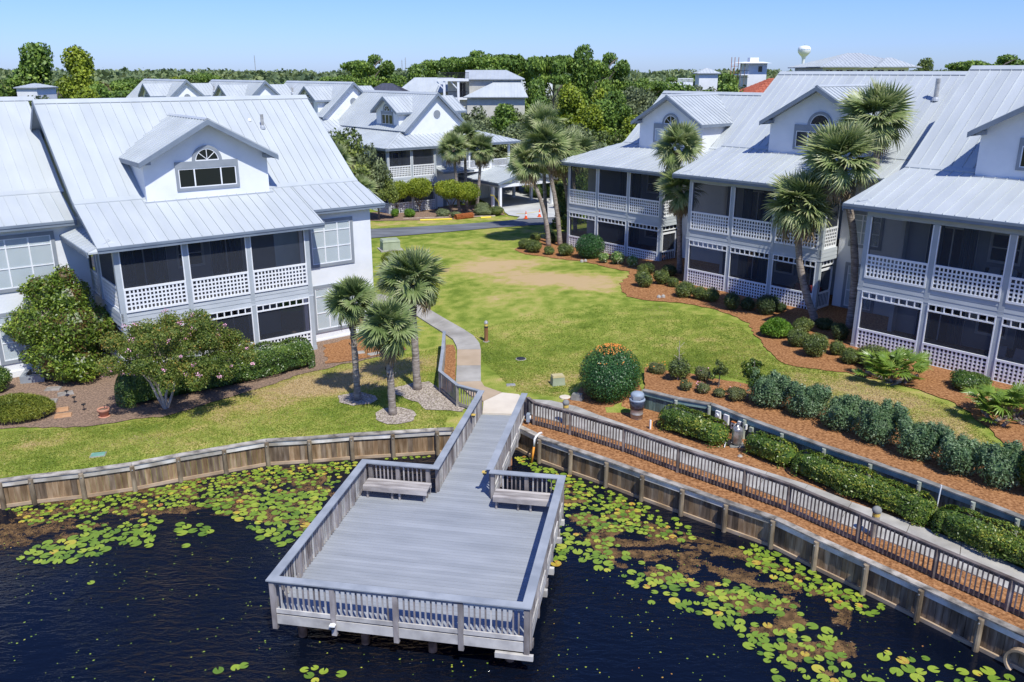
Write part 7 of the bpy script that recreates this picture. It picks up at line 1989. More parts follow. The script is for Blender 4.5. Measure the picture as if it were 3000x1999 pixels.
# recognisable skyline trees
for lab, x, y, w, h, kd, v in (
    ('tall bright pine mass at the upper left, highest on that side', -91, 170, 9, 18.6, 'scrub', 1), ('bright green tree right of the tall pine mass at the upper left', -82, 168, 8, 16.8, 'scrub', 2), ('dark oak at the upper left corner of the skyline', -92, 152, 6, 16.2, 'oak', 0), ('orange brown tinted oak in the wood behind the left roof', -61, 150, 7, 13.0, 'oak', 2), ('yellow green tree rising just behind the left roof ridge', -57, 118, 5, 10.6, 'scrub', 2), ('oak half hiding the white sliver of building at far left', -73, 133, 4.5, 11.6, 'oak', 0), ('bushy tree at the far left picture edge before the white sliver', -79, 134, 5, 11.8, 'scrub', 1),
    ('lone umbrella pine on the skyline above the middle house ridge', -30.4, 190, 6.5, 17.6, 'pine', 0), ('left umbrella pine of the group behind the balcony house', -13.1, 190, 6.2, 17.8, 'pine', 1), ('second umbrella pine of the group behind the balcony house', -6.9, 186, 7.6, 18.4, 'pine', 0), ('right umbrella pine of the group behind the balcony house', -0.6, 187, 8.4, 18.4, 'pine', 1), ('bushy pine between the umbrella pines, lower', -3.4, 179, 6, 14.6, 'scrub', 1), ('bright bushy tree left of the umbrella pines', -19, 176, 6.5, 14.8, 'scrub', 1),
    ('tall slender pine with a bare trunk behind the small far white house', 7.1, 150, 4.8, 17.4, 'pine', 1), ('tall dense pine behind the far right house', 11.8, 150, 6.2, 17.6, 'scrub', 1), ('second tall pine behind the far right house', 15.8, 153, 5.5, 17.2, 'pine', 0), ('bright conical pine in front of the small far white house', 3.6, 140, 4.6, 12.2, 'scrub', 1), ('yellow green tree in front of the tall pines', 8.2, 126, 5.4, 11.0, 'scrub', 2), ('yellow green rounded tree left of the far right roof', 12.2, 121, 5.6, 10.4, 'scrub', 2),
    ('single ragged pine on the skyline right of the grey hip roof', 82.5, 178, 4.4, 16.8, 'scrub', 0), ('pine clump on the skyline at the upper right corner', 104, 192, 9, 17.6, 'pine', 0), ('second pine clump at the upper right corner', 116, 194, 10, 18.0, 'pine', 1), ('third pine clump at the upper right corner', 127, 197, 10, 17.8, 'scrub', 1), ('flat topped little pine in front of the grey roof behind the middle house', -14.0, 118, 2.6, 11.2, 'pine', 0), ('second flat topped little pine in front of the grey roof', -10.2, 117, 2.2, 10.0, 'pine', 1)):
    tree(lab, x, y, w, h, kd, v)
# wood behind the houses: individual trees, near part
G3 = 'trees of the wood behind the houses'
rr = random.Random(11)
cnt = 0
houses_far = [(-16, 150, 16), (2, 150, 16), (-22, 160, 12), (6, 215, 16), (-85, 140, 12)]
for ring in range(9):
    Y = 122 + ring * 13
    X = -Y * .66
    while X < Y * .66:
        x = X + rr.uniform(-3, 3); y = Y + rr.uniform(-5, 5)
        X += rr.uniform(8.5, 11.5)
        sx = 1500 + 2480 * x / (y * .953)
        if y < 175 and -30 < x < 28: continue
        if x > 28 and y < 165: continue
        if y < 135 and x > -50: continue
        if any(math.hypot(x - a, y - b_) < c for a, b_, c in houses_far): continue
        kd = rr.choice(['oak', 'oak', 'oak', 'scrub', 'scrub', 'pine']); v = rr.randrange(3) if kd != 'pine' else rr.randrange(2)
        if kd == 'scrub' and v == 2 and rr.random() < .6: v = 1
        h = rr.uniform(8.6, 11.2) + (y - 120) * .012 + (2.2 if kd == 'pine' else 0)
        tree('tree of the mixed wood that fills the distance behind the houses', x, y, rr.uniform(5.0, 7.0), h, kd, v, group=G3); cnt += 1
print('wood trees', cnt)
# far off wood as one mass
r = np.random.default_rng(12); PP = []; NN = []; TT = []
for k in range(1500):
    y = 240 + 620 * r.random() ** 1.1; x = r.uniform(-.70, .70) * y
    h = r.uniform(9.5, 12.5) + (y > 400) * 2.2; R0 = r.uniform(5, 8)
    m_ = 130
    d = sphere_dirs(m_, r); d[:, 2] = np.abs(d[:, 2]); q = r.uniform(.75, 1.05, m_)[:, None]
    lump = 1 + .25 * np.sin(d[:, 0:1] * 5 + k) * np.cos(d[:, 1:2] * 4)
    P = d * q * lump * [R0, R0, 4.6] + [x, y, h - 4.8]
    PP.append(P); NN.append(d); TT.append(np.clip(r.normal(r.uniform(.25, .75), .15, m_), 0, 1))
leaves('distant_wood', np.concatenate(PP), np.concatenate(NN), 1.9, 'leaf_far', None, aspect=.7, flat=.5, tone=np.concatenate(TT), seed=4, kind='stuff', label='dark green wood along the horizon')
# ------------------------------------------------------------------ far buildings
def hip(b_, off_, x0, x1, y0, y1, ze, zr, rx0, rx1, oh=.5, mat='roof_metal_b', joined=True, d=.12):
    ym = (y0 + y1) / 2
    A = [(x0 - oh, y0 - oh, ze), (x1 + oh, y0 - oh, ze), (rx1, ym, zr), (rx0, ym, zr)]
    Bq = [(x1 + oh, y1 + oh, ze), (x0 - oh, y1 + oh, ze), (rx0, ym, zr), (rx1, ym, zr)]
    Cq = [(x0 - oh, y1 + oh, ze), (x0 - oh, y0 - oh, ze), (rx0, ym, zr)]
    Dq = [(x1 + oh, y0 - oh, ze), (x1 + oh, y1 + oh, ze), (rx1, ym, zr)]
    R_ = under_roof(b_, off_, [A, Bq, Cq, Dq], 'roof', d=d)
    roof_plane(R_, off_, A, (0, 1, .3), joined=joined, w=.6, mat=mat); roof_plane(R_, off_, Cq, (1, 0, .3), joined=joined, w=.6, mat=mat); roof_plane(R_, off_, Dq, (-1, 0, .3), joined=joined, w=.6, mat=mat)
    return R_
def fh(name, lab, x, y, cat='house', group=None):
    return thing(name, lab, cat, (x, y, 0), 0, group), (x, y, 0)
# house with balcony and roof deck
b_, o_ = fh('house', 'cream house with roof deck and black railed balcony behind the middle house', -3, 143)
mb = MB(o_); mb.box(-6.8, 1.5, 140.4, 150, 0, 12.05); mb.build('wall', 'cream', b_)
for k in range(20):
    mb = MB(o_); mb.box(-6.75, 1.5, 140.36, 140.398, 9.0 + k * .15, 9.0 + k * .15 + .12); mb.build('siding_board', 'cream', b_)
hip(b_, o_, -7.0, 1.6, 140.2, 150, 12.1, 13.45, -7.6, -1.0, oh=.4)
mb = MB(o_); mb.box(-11.7, -6.81, 138.5, 148, 11.80, 12.15); mb.build('roof_deck', 'white_wood', b_)
rl = None
mb = MB(o_); mb.box(-11.7, -6.7, 138.5, 138.56, 13.05, 13.12); mb.box(-11.7, -11.64, 138.56, 147, 13.05, 13.12); mb.box(-11.7, -6.7, 138.5, 138.56, 12.25, 12.30); rl = mb.build('railing', 'black_metal', b_)
for k in range(34):
    x = -11.6 + k * .145; mb = MB(o_); mb.box(x, x + .04, 138.51, 138.55, 12.301, 13.049); mb.build('baluster', 'black_metal', rl)
for x in (-10.8, -8.6):
    mb = MB(o_); mb.box(x, x + .35, 138.6, 138.95, 6, 11.8); mb.build('column', 'white_wood', b_)
    mb = MB(o_); mb.bar((x - 1.0, 138.8, 11.75), (x + .1, 138.8, 10.6), .15, .15); mb.build('brace', 'white_wood', b_)
mb = MB(o_); mb.box(-10.6, -6.81, 138.7, 143, 9.0, 9.35); mb.build('balcony_floor', 'white_wood', b_)
mb = MB(o_); mb.box(-10.5, -6.9, 138.72, 138.77, 10.2, 10.27); rl = mb.build('railing', 'black_metal', b_)
for k in range(25):
    x = -10.5 + k * .145; mb = MB(o_); mb.box(x, x + .04, 138.73, 138.76, 9.351, 10.199); mb.build('baluster', 'black_metal', rl)
mb = MB(o_); mb.box(-10.4, -6.81, 143, 143.2, 6, 11.79); mb.build('wall', 'cream', b_)
for x in (-8.45, -7.95):
    mb = MB(o_); mb.box(x, x + .42, 142.94, 142.995, 9.36, 11.5); mb.build('glass_door', 'glass_dark', b_)
q = [(-7.6, 136.5, 9.45), (2.5, 136.5, 9.45), (1.3, 140.35, 11.75), (-2.6, 140.35, 11.75)]
R_ = under_roof(b_, o_, [q], 'lower_roof'); roof_plane(R_, o_, q, (0, 1, .3), joined=True, w=.5)
mb = MB(o_); mb.box(-7.0, 2.0, 137.2, 140.39, 0, 9.3); mb.build('wall', 'cream', b_)
q = [(2.5, 136.5, 9.45), (9.5, 136.5, 9.3), (6.5, 140.5, 10.3), (1.3, 140.35, 11.0)]
mb = MB(o_); mb.box(-10.3, -7.1, 139.3, 139.5, 5, 8.99); mb.build('wall', 'cream', b_)
b_, o_ = fh('house', 'house with broad pale grey roof left of the balcony house', -15, 150)
mb = MB(o_); mb.box(-19, -10, 146.5, 156, 0, 9.8); mb.build('wall', 'cream', b_)
hip(b_, o_, -18.6, -9.6, 146.4, 156, 10.0, 12.25, -16.6, -9.9, oh=.5)
b_, o_ = fh('house', 'house with dark slate blue roof peeping over the middle house roof', -19, 131)
mb = MB(o_); mb.box(-21.5, -16, 129, 136, 0, 9.9); mb.build('wall', 'cream', b_)
hip(b_, o_, -21.4, -15.9, 129, 136, 10.1, 11.55, -19.4, -18.0, mat='slate_dark')
b_, o_ = fh('house', 'small distant white house with hip roof and blue windows between the pines', 6, 218)
mb = MB(o_); mb.box(2.6, 9.9, 216, 224, 0, 12.4); mb.build('wall', 'stucco', b_)
hip(b_, o_, 2.4, 10.0, 216, 224, 12.5, 13.5, 4.0, 8.0)
for k in range(3):
    mb = MB(o_); mb.box(3.0 + k * .9, 3.6 + k * .9, 215.95, 215.998, 11.2, 12.2); mb.build('window', 'tower_blue', b_)
b_, o_ = fh('house', 'flat distant white roof line left of the small white house', 2, 262)
mb = MB(o_); mb.box(.4, 3.6, 260, 268, 0, 13.1); mb.build('wall', 'stucco', b_)
hip(b_, o_, .2, 3.8, 260, 268, 13.1, 13.6, 1.2, 2.8)
# broad hip roof at upper right
b_, o_ = fh('house', 'large white house with broad stepped hip roof on the right skyline', 60, 155)
mb = MB(o_); mb.box(52.8, 67.4, 151, 166, 0, 13.9); mb.build('wall', 'stucco', b_)
for k in range(8):
    mb = MB(o_); mb.box(53.4 + k * 1.75, 54.4 + k * 1.75, 150.95, 150.998, 12.5, 13.5); w_ = mb.build('window', 'glass_dark', b_)
    mb = MB(o_); mb.box(53.86 + k * 1.75, 53.94 + k * 1.75, 150.93, 150.949, 12.5, 13.5); mb.build('frame', 'white_wood', w_)
hip(b_, o_, 52.5, 68.4, 150.8, 166, 13.95, 16.35, 59.5, 61.5, oh=.8)
hip(b_, o_, 52.2, 58.0, 149.6, 156, 14.0, 14.95, 54.6, 55.6, oh=.5)
hip(b_, o_, 61.6, 67.6, 149.6, 157, 14.0, 15.5, 64.4, 65.2, oh=.5)
# roofed lookout
b_, o_ = fh('pavilion', 'small white pavilion with hip roof among the trees at right', 36, 163, 'pavilion')
mb = MB(o_); mb.box(34.1, 37.5, 161.5, 165, 0, 12.9); mb.build('wall', 'stucco', b_)
hip(b_, o_, 34.1, 37.5, 161.5, 165, 12.95, 13.85, 35.6, 35.9, oh=.45)
# house under construction with flat overhanging roof
b_, o_ = fh('house', 'white unfinished house with flat overhanging roof and scaffold poles at right', 45, 168)
mb = MB(o_); mb.box(44.1, 47.6, 166, 172, 0, 14.7); mb.build('wall', 'stucco', b_)
mb = MB(o_); mb.hexa([(42.3, 164.8, 14.72), (48.2, 164.8, 14.72), (48.2, 173, 14.72), (42.3, 173, 14.72)], [(43.5, 166.5, 15.0), (47.0, 166.5, 15.0), (47.0, 171, 15.0), (43.5, 171, 15.0)]); mb.build('roof', 'white_wood', b_)
mb = MB(o_); mb.box(44.6, 46.2, 167, 169, 15.0, 15.75); mb.build('roof_box', 'white_wood', b_)
for x in (42.5, 43.2): 
    mb = MB(o_); mb.box(x, x + .12, 165.2, 165.32, 0, 14.7); mb.build('column', 'bark', b_)
mb = MB(o_); mb.box(42.4, 44.09, 165.2, 170, 12.6, 12.8); mb.build('balcony_floor', 'white_wood', b_)
for x0_, z in ((42.4, 13.4), (42.4, 12.2)):
    mb = MB(o_); mb.box(42.4, 44.09, 165.2, 165.26, z, z + .07); mb.build('railing', 'black_metal', b_)
mb = MB(o_); mb.box(46.0, 46.7, 165.94, 165.998, 13.2, 14.2); mb.build('window', 'glass_dark', b_)
t_ = thing('scaffold', 'rusty scaffold poles standing left of the unfinished house', 'scaffold', (41.5, 166, 0))
for x in (-.6, 0, .7):
    mb = MB(); mb.tube([(x, 0, 0), (x, 0, 15.8)], .06, 6); mb.build('pole', 'rust', t_)
mb = MB(); mb.tube([(-.6, 0, 14.2), (.7, 0, 14.2)], .04, 6); mb.build('pole', 'rust', t_)
b_, o_ = fh('house', 'grey roofed low house with white railed deck half hidden by trees at right', 28, 150)
mb = MB(o_); mb.box(26.6, 31, 150, 156, 0, 10.2); mb.build('wall', 'stucco', b_)
q = [(26.3, 149.4, 10.2), (31.4, 149.4, 10.2), (30.6, 153, 11.5), (27.0, 153, 11.5)]
R_ = under_roof(b_, o_, [q], 'roof'); roof_plane(R_, o_, q, (0, 1, .3), joined=True, w=.6)
mb = MB(o_); mb.box(28.6, 31.2, 152.6, 156, 11.0, 11.45); mb.build('deck', 'white_wood', b_)
mb = MB(o_); mb.box(28.6, 31.2, 152.6, 152.66, 12.05, 12.15); rl = mb.build('railing', 'white_wood', b_)
for k in range(13):
    mb = MB(o_); mb.box(28.6 + k * .21, 28.68 + k * .21, 152.6, 152.66, 11.451, 12.049); mb.build('baluster', 'white_wood', rl)
b_, o_ = fh('house', 'house with red tiled roof corner behind the right ridges', 36, 124)
mb = MB(o_); mb.box(33.5, 41, 121, 129, 0, 10.2); mb.build('wall', 'cream', b_)
R_ = hip(b_, o_, 33.2, 41.5, 120.5, 129, 10.35, 12.3, 36.2, 39.5, mat='red_tile')
for k in range(9):
    t0 = k / 9
    mb = MB(o_); mb.box(32.8 + t0 * 3.2, 41.9 - t0 * 2.2, 120.05 + t0 * 4.6 - .05, 120.05 + t0 * 4.6 + .10, 10.35 + t0 * 1.95 + .02, 10.35 + t0 * 1.95 + .12); mb.build('tile_course', 'red_tile', R_)
b_, o_ = fh('house', 'sliver of a white building between the trees at far left', -77, 143)
mb = MB(o_); mb.box(-78.6, -75.4, 140, 146, 0, 10.8); mb.build('wall', 'stucco', b_)
hip(b_, o_, -78.6, -75.4, 140, 146, 10.8, 11.4, -77.4, -76.6, oh=.3)
# water tower
WT = thing('water_tower', 'white bulb shaped water tower with pale blue lettering on the skyline', 'water tower', (294, 900, 0))
mb = MB()
prof = [(3.0, 0), (1.5, 8), (1.3, 20), (1.5, 25), (2.2, 27.6), (4.2, 29.6), (5.8, 31.6), (6.35, 34.0), (6.1, 36.0), (4.8, 37.5), (2.4, 38.2), (.2, 38.35)]
mb.lathe((0, 0, 0), prof, 24); mb.build('tank', 'tank_white', WT, smooth=True)
for k, w in enumerate((1.0, .7, .9, .5, .8, .6, .9)):
    a = rad(-130 + k * 12); rr_ = 6.45
    mb = MB(); mb.box(-w / 2, w / 2, -.05, .05, -.35, .35); o = mb.build('lettering', 'tower_blue', WT); o.location = (rr_ * math.cos(a), rr_ * math.sin(a), 34.6); o.rotation_euler = (0, 0, a + math.pi / 2)
mb = MB(); mb.tube([(0, 0, 38.2), (0, 0, 39.6)], .12, 5); mb.build('mast', 'black_metal', WT)
for i, (x, h) in enumerate(((-247.9, 24), (-144.3, 22), (-61.8, 19.6), (-59.8, 20.9), (10.7, 20.0))):
    t_ = thing('radio_mast', ('leftmost thin radio mast above the wood at far left', 'thin radio mast above the wood left of the middle', 'left mast of the close pair right of the umbrella pine', 'right taller mast of the close pair right of the umbrella pine', 'thin radio mast between the balcony house and the tall pines')[i], 'mast', (x, 500, 0))
    mb = MB(); mb.tube([(0, 0, 0), (0, 0, h)], [.3, .14], 5); mb.build('pole', 'galvanized', t_)
    mb = MB()
    for k in range(3): mb.box(-.5, .5, -.06, .06, h - 1 - k * 1.1, h - .9 - k * 1.1)
    mb.build('antenna', 'galvanized', t_)

# ------------------------------------------------------------------ small things on land
def at_g(x, y): return (x, y, T(x, y))
def lathe_thing(name, lab, cat, x, y, parts, z=None, group=None, rz=0):
    z = T(x, y) if z is None else z
    t_ = thing(name, lab, cat, (x, y, z), rz, group)
    for nm, mat, c, prof, n_ in parts:
        mb = MB(); mb.lathe(c, prof, n_); mb.build(nm, mat, t_, smooth=n_ > 12)
    return t_
TC = lathe_thing('trash_can', 'galvanized trash can with blue grey dome lid beside the giant round shrub', 'trash can', 4.97, 31.3,
  [('drum', 'galvanized', (0, 0, .02), [(.235, 0), (.245, .01), (.25, .2), (.262, .2), (.25, .22), (.255, .45), (.267, .45), (.257, .47), (.26, .74)], 24),
   ('liner_bag', 'bin_bag', (0, 0, 0), [(.272, .44), (.30, .60), (.315, .72), (.30, .78), (.27, .80)], 14),
   ('lid_rim', 'lid_gray', (0, 0, .78), [(.31, 0), (.325, .03), (.31, .08), (.285, .09)], 24)], rz=-.2)
mb = MB(); seg = 20
mb.lathe((0, 0, .872), [(.272, 0), (.27, .14), (.255, .20), (.19, .245), (.08, .262), (.01, .265)], 24); mb.build('dome_lid', 'lid_gray', TC, smooth=True)
mb = MB(); mb.box(-.15, .15, -.285, -.262, .89, 1.03); mb.build('flap', 'cap_gray', TC)
mb = MB(); mb.lathe((4.97 * 0, 0, 0), [(.27, 0), (.27, .02)], 16); mb.build('base_ring', 'galvanized', TC)
def bollard(lab, x, y, h, r_, style):
    t_ = thing('bollard_light', lab, 'bollard light', at_g(x, y))
    if style == 'brass':
        for nm, mat, prof in (('post', 'bollard_brown', [(r_, -.05), (r_, h * .66)]), ('shade_band', 'black_plastic', [(r_ * .99, h * .6601), (r_ * .99, h * .74)]), ('lens', 'brass', [(r_ * .9, h * .7401), (r_ * .9, h * .86)]), ('cap', 'galvanized', [(r_ * 1.08, h * .8601), (r_ * 1.08, h * .90), (r_ * .8, h * .96), (r_ * .2, h)])):
            mb = MB(); mb.lathe((0, 0, 0), prof, 16); mb.build(nm, mat, t_)
    else:
        mb = MB(); mb.tube([(0, 0, -.05), (0, 0, h * .68)], r_, 14); mb.build('post', 'rail_tan', t_)
        mb = MB(); mb.tube([(0, 0, h * .68), (0, 0, h * .78)], r_ * 1.0, 14); mb.build('lens', 'brass', t_)
        mb = MB(); R0 = r_ * 1.25
        mb.lathe((0, 0, h * .78), [(R0 * math.cos(a), R0 * .55 + R0 * math.sin(a) * .95) for a in [rad(-35 + 12.5 * k) for k in range(10)]], 16); mb.build('ball_cap', 'block_gray', t_, smooth=True)
    mb = MB(); mb.lathe((0, 0, 0), [(r_ * 1.7, -.02), (r_ * 1.7, .02)], 14); mb.build('base_plate', 'concrete', t_)
    return t_
bollard('rusty brown bollard light with brass lens on the lawn beside the path', -1.32, 41.35, 1.12, .10, 'brass')
bollard('ball topped bollard light near the head of the boardwalk behind the railing', 2.1, 30.65, 1.1, .11, 'ball')
bollard('ball topped bollard light halfway down the walkway behind the long railing', 10.75, 22.25, 1.05, .11, 'ball')
# marker stake
t_ = thing('marker_stake', 'short white and orange plastic marker stake in the straw by the first hedge', 'stake', at_g(5.35, 30.17), .3)
mb = MB(); mb.box(-.03, .03, -.012, .05, -.05, .40); mb.build('stake', 'pvc', t_); mb = MB(); mb.box(.031, .075, -.014, .052, -.02, .36); mb.build('side_panel', 'orange', t_)
# boxes on the lawn
def utility_box(lab, x, y, w, d, h, mat, rz, group=None, taper=.88, lid=None):
    t_ = thing('utility_box', lab, 'utility box', at_g(x, y), rz)
    mb = MB(); a = w / 2; b2 = d / 2
    mb.hexa([(-a, -b2, -.05), (a, -b2, -.05), (a, b2, -.05), (-a, b2, -.05)], [(-a * taper, -b2 * taper, h * .82), (a * taper, -b2 * taper, h * .82), (a * taper, b2 * taper, h * .82), (-a * taper, b2 * taper, h * .82)]); mb.build('body', mat, t_)
    k = taper + .05
    mb = MB(); mb.hexa([(-a * k, -b2 * k, h * .821), (a * k, -b2 * k, h * .821), (a * k, b2 * k, h * .821), (-a * k, b2 * k, h * .821)], [(-a * k * .9, -b2 * k * .9, h), (a * k * .9, -b2 * k * .9, h), (a * k * .9, b2 * k * .9, h), (-a * k * .9, b2 * k * .9, h)]); mb.build('lid', lid or mat, t_)
    return t_
utility_box('small tan utility box on the lawn left of the giant round shrub', 2.02, 35.15, .60, .42, .46, 'green_box', .25, lid='tan_box')
ub = utility_box('large pale green utility cabinet on the lawn beside the lane', -9.2, 63.1, 1.35, 1.15, .80, 'green_box', rad(20), taper=.95)
mb = MB(); mb.box(-.85, .85, -.75, .75, -.1, .06); mb.build('pad', 'concrete', ub)
t_ = thing('concrete_block', 'grey concrete block lying at the foot of the giant round shrub', 'block', at_g(2.75, 33.3), -.35)
mb = MB(); mb.hexa([(-.26, -.18, 0), (.26, -.18, 0), (.26, .18, 0), (-.26, .18, 0)], [(-.2, -.14, .28), (.2, -.14, .28), (.2, .14, .28), (-.2, .14, .28)]); mb.build('block', 'block_gray', t_)
t_ = thing('flat_stone', 'flat pinkish pad left of the grey concrete block', 'slab', at_g(2.25, 33.55), .2); mb = MB(); mb.lathe((0, 0, 0), [(.24, 0), (.24, .05), (.2, .06)], 10); mb.build('pad', 'concrete_light', t_)
def flat_lid(name, lab, x, y, w, d, mat, rz=0, round_=False):
    t_ = thing(name, lab, 'cover', (x, y, T(x, y)), rz); mb = MB()
    if round_: mb.lathe((0, 0, 0), [(w / 2, 0), (w / 2, .045), (w * .42, .055)], 16)
    else: mb.box(-w / 2, w / 2, -d / 2, d / 2, 0, .05)
    mb.build('lid', mat, t_)
    mb = MB(); mb.lathe((0, 0, -.01), [(w * .62, 0), (w * .62, .03)], 14) if round_ else mb.box(-w / 2 - .03, w / 2 + .03, -d / 2 - .03, d / 2 + .03, -.02, .03)
    mb.build('rim', 'concrete', t_)
flat_lid('valve_cover', 'pale green valve cover flat in the lawn above the left bulkhead', -14.95, 27.9, .46, .30, 'lid_green', .25)
flat_lid('drain_cover', 'black drain cover in the middle of the lawn', .43, 38.6, .42, .3, 'black_plastic', 0, True)
flat_lid('drain_grate', 'small grey drain grate in the lawn near the landing', -.05, 35.05, .34, .2, 'galvanized', .1)
flat_lid('manhole_cover', 'round greenish cover on the straw just behind the railing corner', 1.25, 31.9, .40, .3, 'lid_green', 0, True)
# pipe with elbow over the bulkhead and a meter box on the dock flank
t_ = thing('drain_pipe', 'white plastic pipe bent over the bulkhead, its lower end rust orange', 'pipe', (1.05, 29.65, 0))
mb = MB(); mb.tube([(.10, .10, -.02), (.06, .02, .10), (-.02, -.10, .12), (-.14, -.33, .10), (-.2, -.40, .02), (-.22, -.41, -.28)], .042, 10); mb.build('pipe', 'pvc', t_, smooth=True)
mb = MB(); mb.tube([(-.22, -.41, -.28), (-.30, -.44, -.92)], .042, 10); mb.build('lower_pipe', 'orange', t_, smooth=True)
X, Y = wx(wr_ + .10, 30.3)
t_ = thing('electric_box', 'grey rounded electric box fixed to the outer side of the boardwalk rail', 'electric box', (X, Y, .05), rad(-10))
mb = MB(); mb.box(-.0, .13, -.11, .11, .10, .42); mb.build('box', 'lid_gray', t_); mb = MB(); mb.tube([(.06, 0, .10), (.06, 0, -.5)], .02, 8); mb.build('conduit', 'pvc', t_)
mb = MB(); mb.tube([(.13, 0, .26), (.17, 0, .26)], .08, 12); mb.build('dial', 'pvc', t_)
# corrugated culvert mouth
t_ = thing('culvert_pipe', 'big round culvert mouth sticking out of the bulkhead at the bottom right corner', 'culvert', (12.75, 17.6, -.68))
d_ = Vector((-.80, -.60, 0)).normalized(); seg = 24; u_ = Vector((0, 0, 1)); v_ = d_.cross(u_)
mb = MB()
def ringp(r_, s_): return [tuple(d_ * s_ + (u_ * math.sin(2 * math.pi * j / seg) + v_ * math.cos(2 * math.pi * j / seg)) * r_) for j in range(seg)]
rings = [ringp(.36, -.5)]
for k in range(8): rings += [ringp(.36, -.4 + k * .09), ringp(.385, -.36 + k * .09)]
rings += [ringp(.385, .36), ringp(.325, .36), ringp(.32, -.5)]
ks = []
for R_ in rings:
    ks.append(len(mb.v)); mb.v.extend(R_)
for r0, r1 in zip(ks, ks[1:]):
    for j in range(seg):
        j2 = (j + 1) % seg; mb.f.append((r0 + j, r0 + j2, r1 + j2, r1 + j)); mb.mi.append(0)
mb.build('pipe', 'bulk_foot', t_); mb = MB(); mb.poly(ringp(.33, -.45)); mb.build('dark_end', 'black_plastic', t_)
# meters on the retaining wall and the pressure tank
def wall_point(x):
    for a, b2 in zip(WALL, WALL[1:]):
        if a[0] <= x <= b2[0]:
            t_ = (x - a[0]) / (b2[0] - a[0]); u = Vector((b2[0] - a[0], b2[1] - a[1], 0)).normalized()
            return Vector((x, a[1] + t_ * (b2[1] - a[1]), 0)), Vector((u.y, -u.x, 0)), u
def wall_box(lab, x, z0, z1, w, mat, extra=None, d=.10):
    P_, o_, u = wall_point(x); q = P_ + o_ * .105
    t_ = thing('electric_box', lab, 'electric box', (q.x, q.y, z0), math.atan2(u.y, u.x), 'electric boxes on the retaining wall')
    mb = MB(); mb.box(-w / 2, w / 2, -d, 0, 0, z1 - z0); mb.build('box', mat, t_)
    if extra == 'dial':
        mb = MB(); mb.tube([(0, -d - .001, (z1 - z0) * .55), (0, -d - .06, (z1 - z0) * .55)], w * .34, 14); mb.build('meter', 'pvc', t_)
    if extra == 'window':
        mb = MB(); mb.box(-w * .3, w * .3, -d - .012, -d - .001, (z1 - z0) * .25, (z1 - z0) * .8); mb.build('display', 'black_metal', t_)
    if extra == 'orange':
        mb = MB(); mb.box(-w / 2 - .005, w / 2 + .005, -d - .005, .0, z1 - z0 + .001, z1 - z0 + .03); mb.build('top', 'rust', t_)
        mb = MB(); mb.tube([(0, -d - .001, (z1 - z0) * .6), (0, -d - .01, (z1 - z0) * .6)], w * .25, 10); mb.build('dial', 'black_metal', t_)
    mb = MB(); mb.tube([(0, -.05, 0), (0, -.05, -z0)], .016, 6); mb.build('conduit', 'pvc', t_)
    return t_
wall_box('grey meter box with round glass meter, first from the left on the retaining wall', 8.10, .36, .72, .22, 'pvc', 'dial')
wall_box('tall plain grey panel box, second on the retaining wall', 8.34, .30, .70, .22, 'pvc')
wall_box('small box with rusty orange top and round dial on the retaining wall', 8.55, .24, .50, .18, 'pvc', 'orange')
wall_box('tiny round topped box between the orange topped one and the square display', 8.71, .48, .64, .12, 'pvc')
wall_box('white box with dark square display on the retaining wall', 8.86, .42, .62, .16, 'pvc', 'window')
wall_box('small greenish junction box nearest the post on the retaining wall', 9.04, .40, .58, .15, 'green_post')
t_ = thing('pressure_tank', 'shiny dented steel pressure tank on a grey pad below the meters', 'tank', at_g(8.3, 28.7))
mb = MB(); mb.box(-.28, .28, -.25, .25, -.03, .07); mb.build('pad', 'block_gray', t_)
mb = MB(); mb.lathe((0, 0, .07), [(.12, 0), (.19, .06), (.20, .12), (.20, .55), (.185, .64), (.12, .70), (.04, .72), (.04, .76)], 18); mb.build('tank', 'steel_tank', t_, smooth=True)
mb = MB(); mb.tube([(-.2, -.05, .15), (-.42, -.05, .15), (-.48, -.02, .35), (-.5, .1, .6)], .022, 8); mb.tube([(-.42, -.05, .15), (-.5, -.25, .05)], .02, 8); mb.build('pipe', 'pvc', t_)
mb = MB(); mb.tube([(-.30, -.12, .16), (-.30, .12, .16)], .085, 12); mb.build('pump', 'black_plastic', t_)
# white pipe caps
t_ = thing('pipe_stub', 'white plastic pipe cap sticking up behind the silvery shrubs', 'pipe', at_g(10.5, 32.4)); mb = MB(); mb.lathe((0, 0, -.05), [(.05, 0), (.05, .22), (.062, .22), (.062, .32), (.04, .34)], 12); mb.build('cap', 'pvc', t_)
t_ = thing('vent_pipe', 'thin white stake between the last two hedges', 'pipe', at_g(12.98, 23.15)); mb = MB(); mb.tube([(0, 0, -.05), (.05, 0, 1.25)], .022, 8); mb.build('pipe', 'pvc', t_)
t_ = thing('straw_stone', 'small pale rock on the straw below the pressure tank', 'rock', at_g(8.2, 27.75)); mb = MB(); mb.lathe((0, 0, -.02), [(.09, 0), (.10, .05), (.05, .10)], 7); mb.build('rock', 'concrete_pale', t_)
for x, y, lab in ((8.6, 47.35, 'pair of pale rocks on the straw bulge before the middle right house'), (5.0, 58.05, 'small pale rock at the bed edge left of the big dark ball')):
    t_ = thing('rock', lab, 'rock', at_g(x, y)); mb = MB(); mb.lathe((-.12, 0, -.02), [(.14, 0), (.13, .12), (.05, .2)], 7); mb.lathe((.14, .03, -.02), [(.13, 0), (.12, .14), (.04, .22)], 7); mb.build('rock', 'concrete_pale', t_)
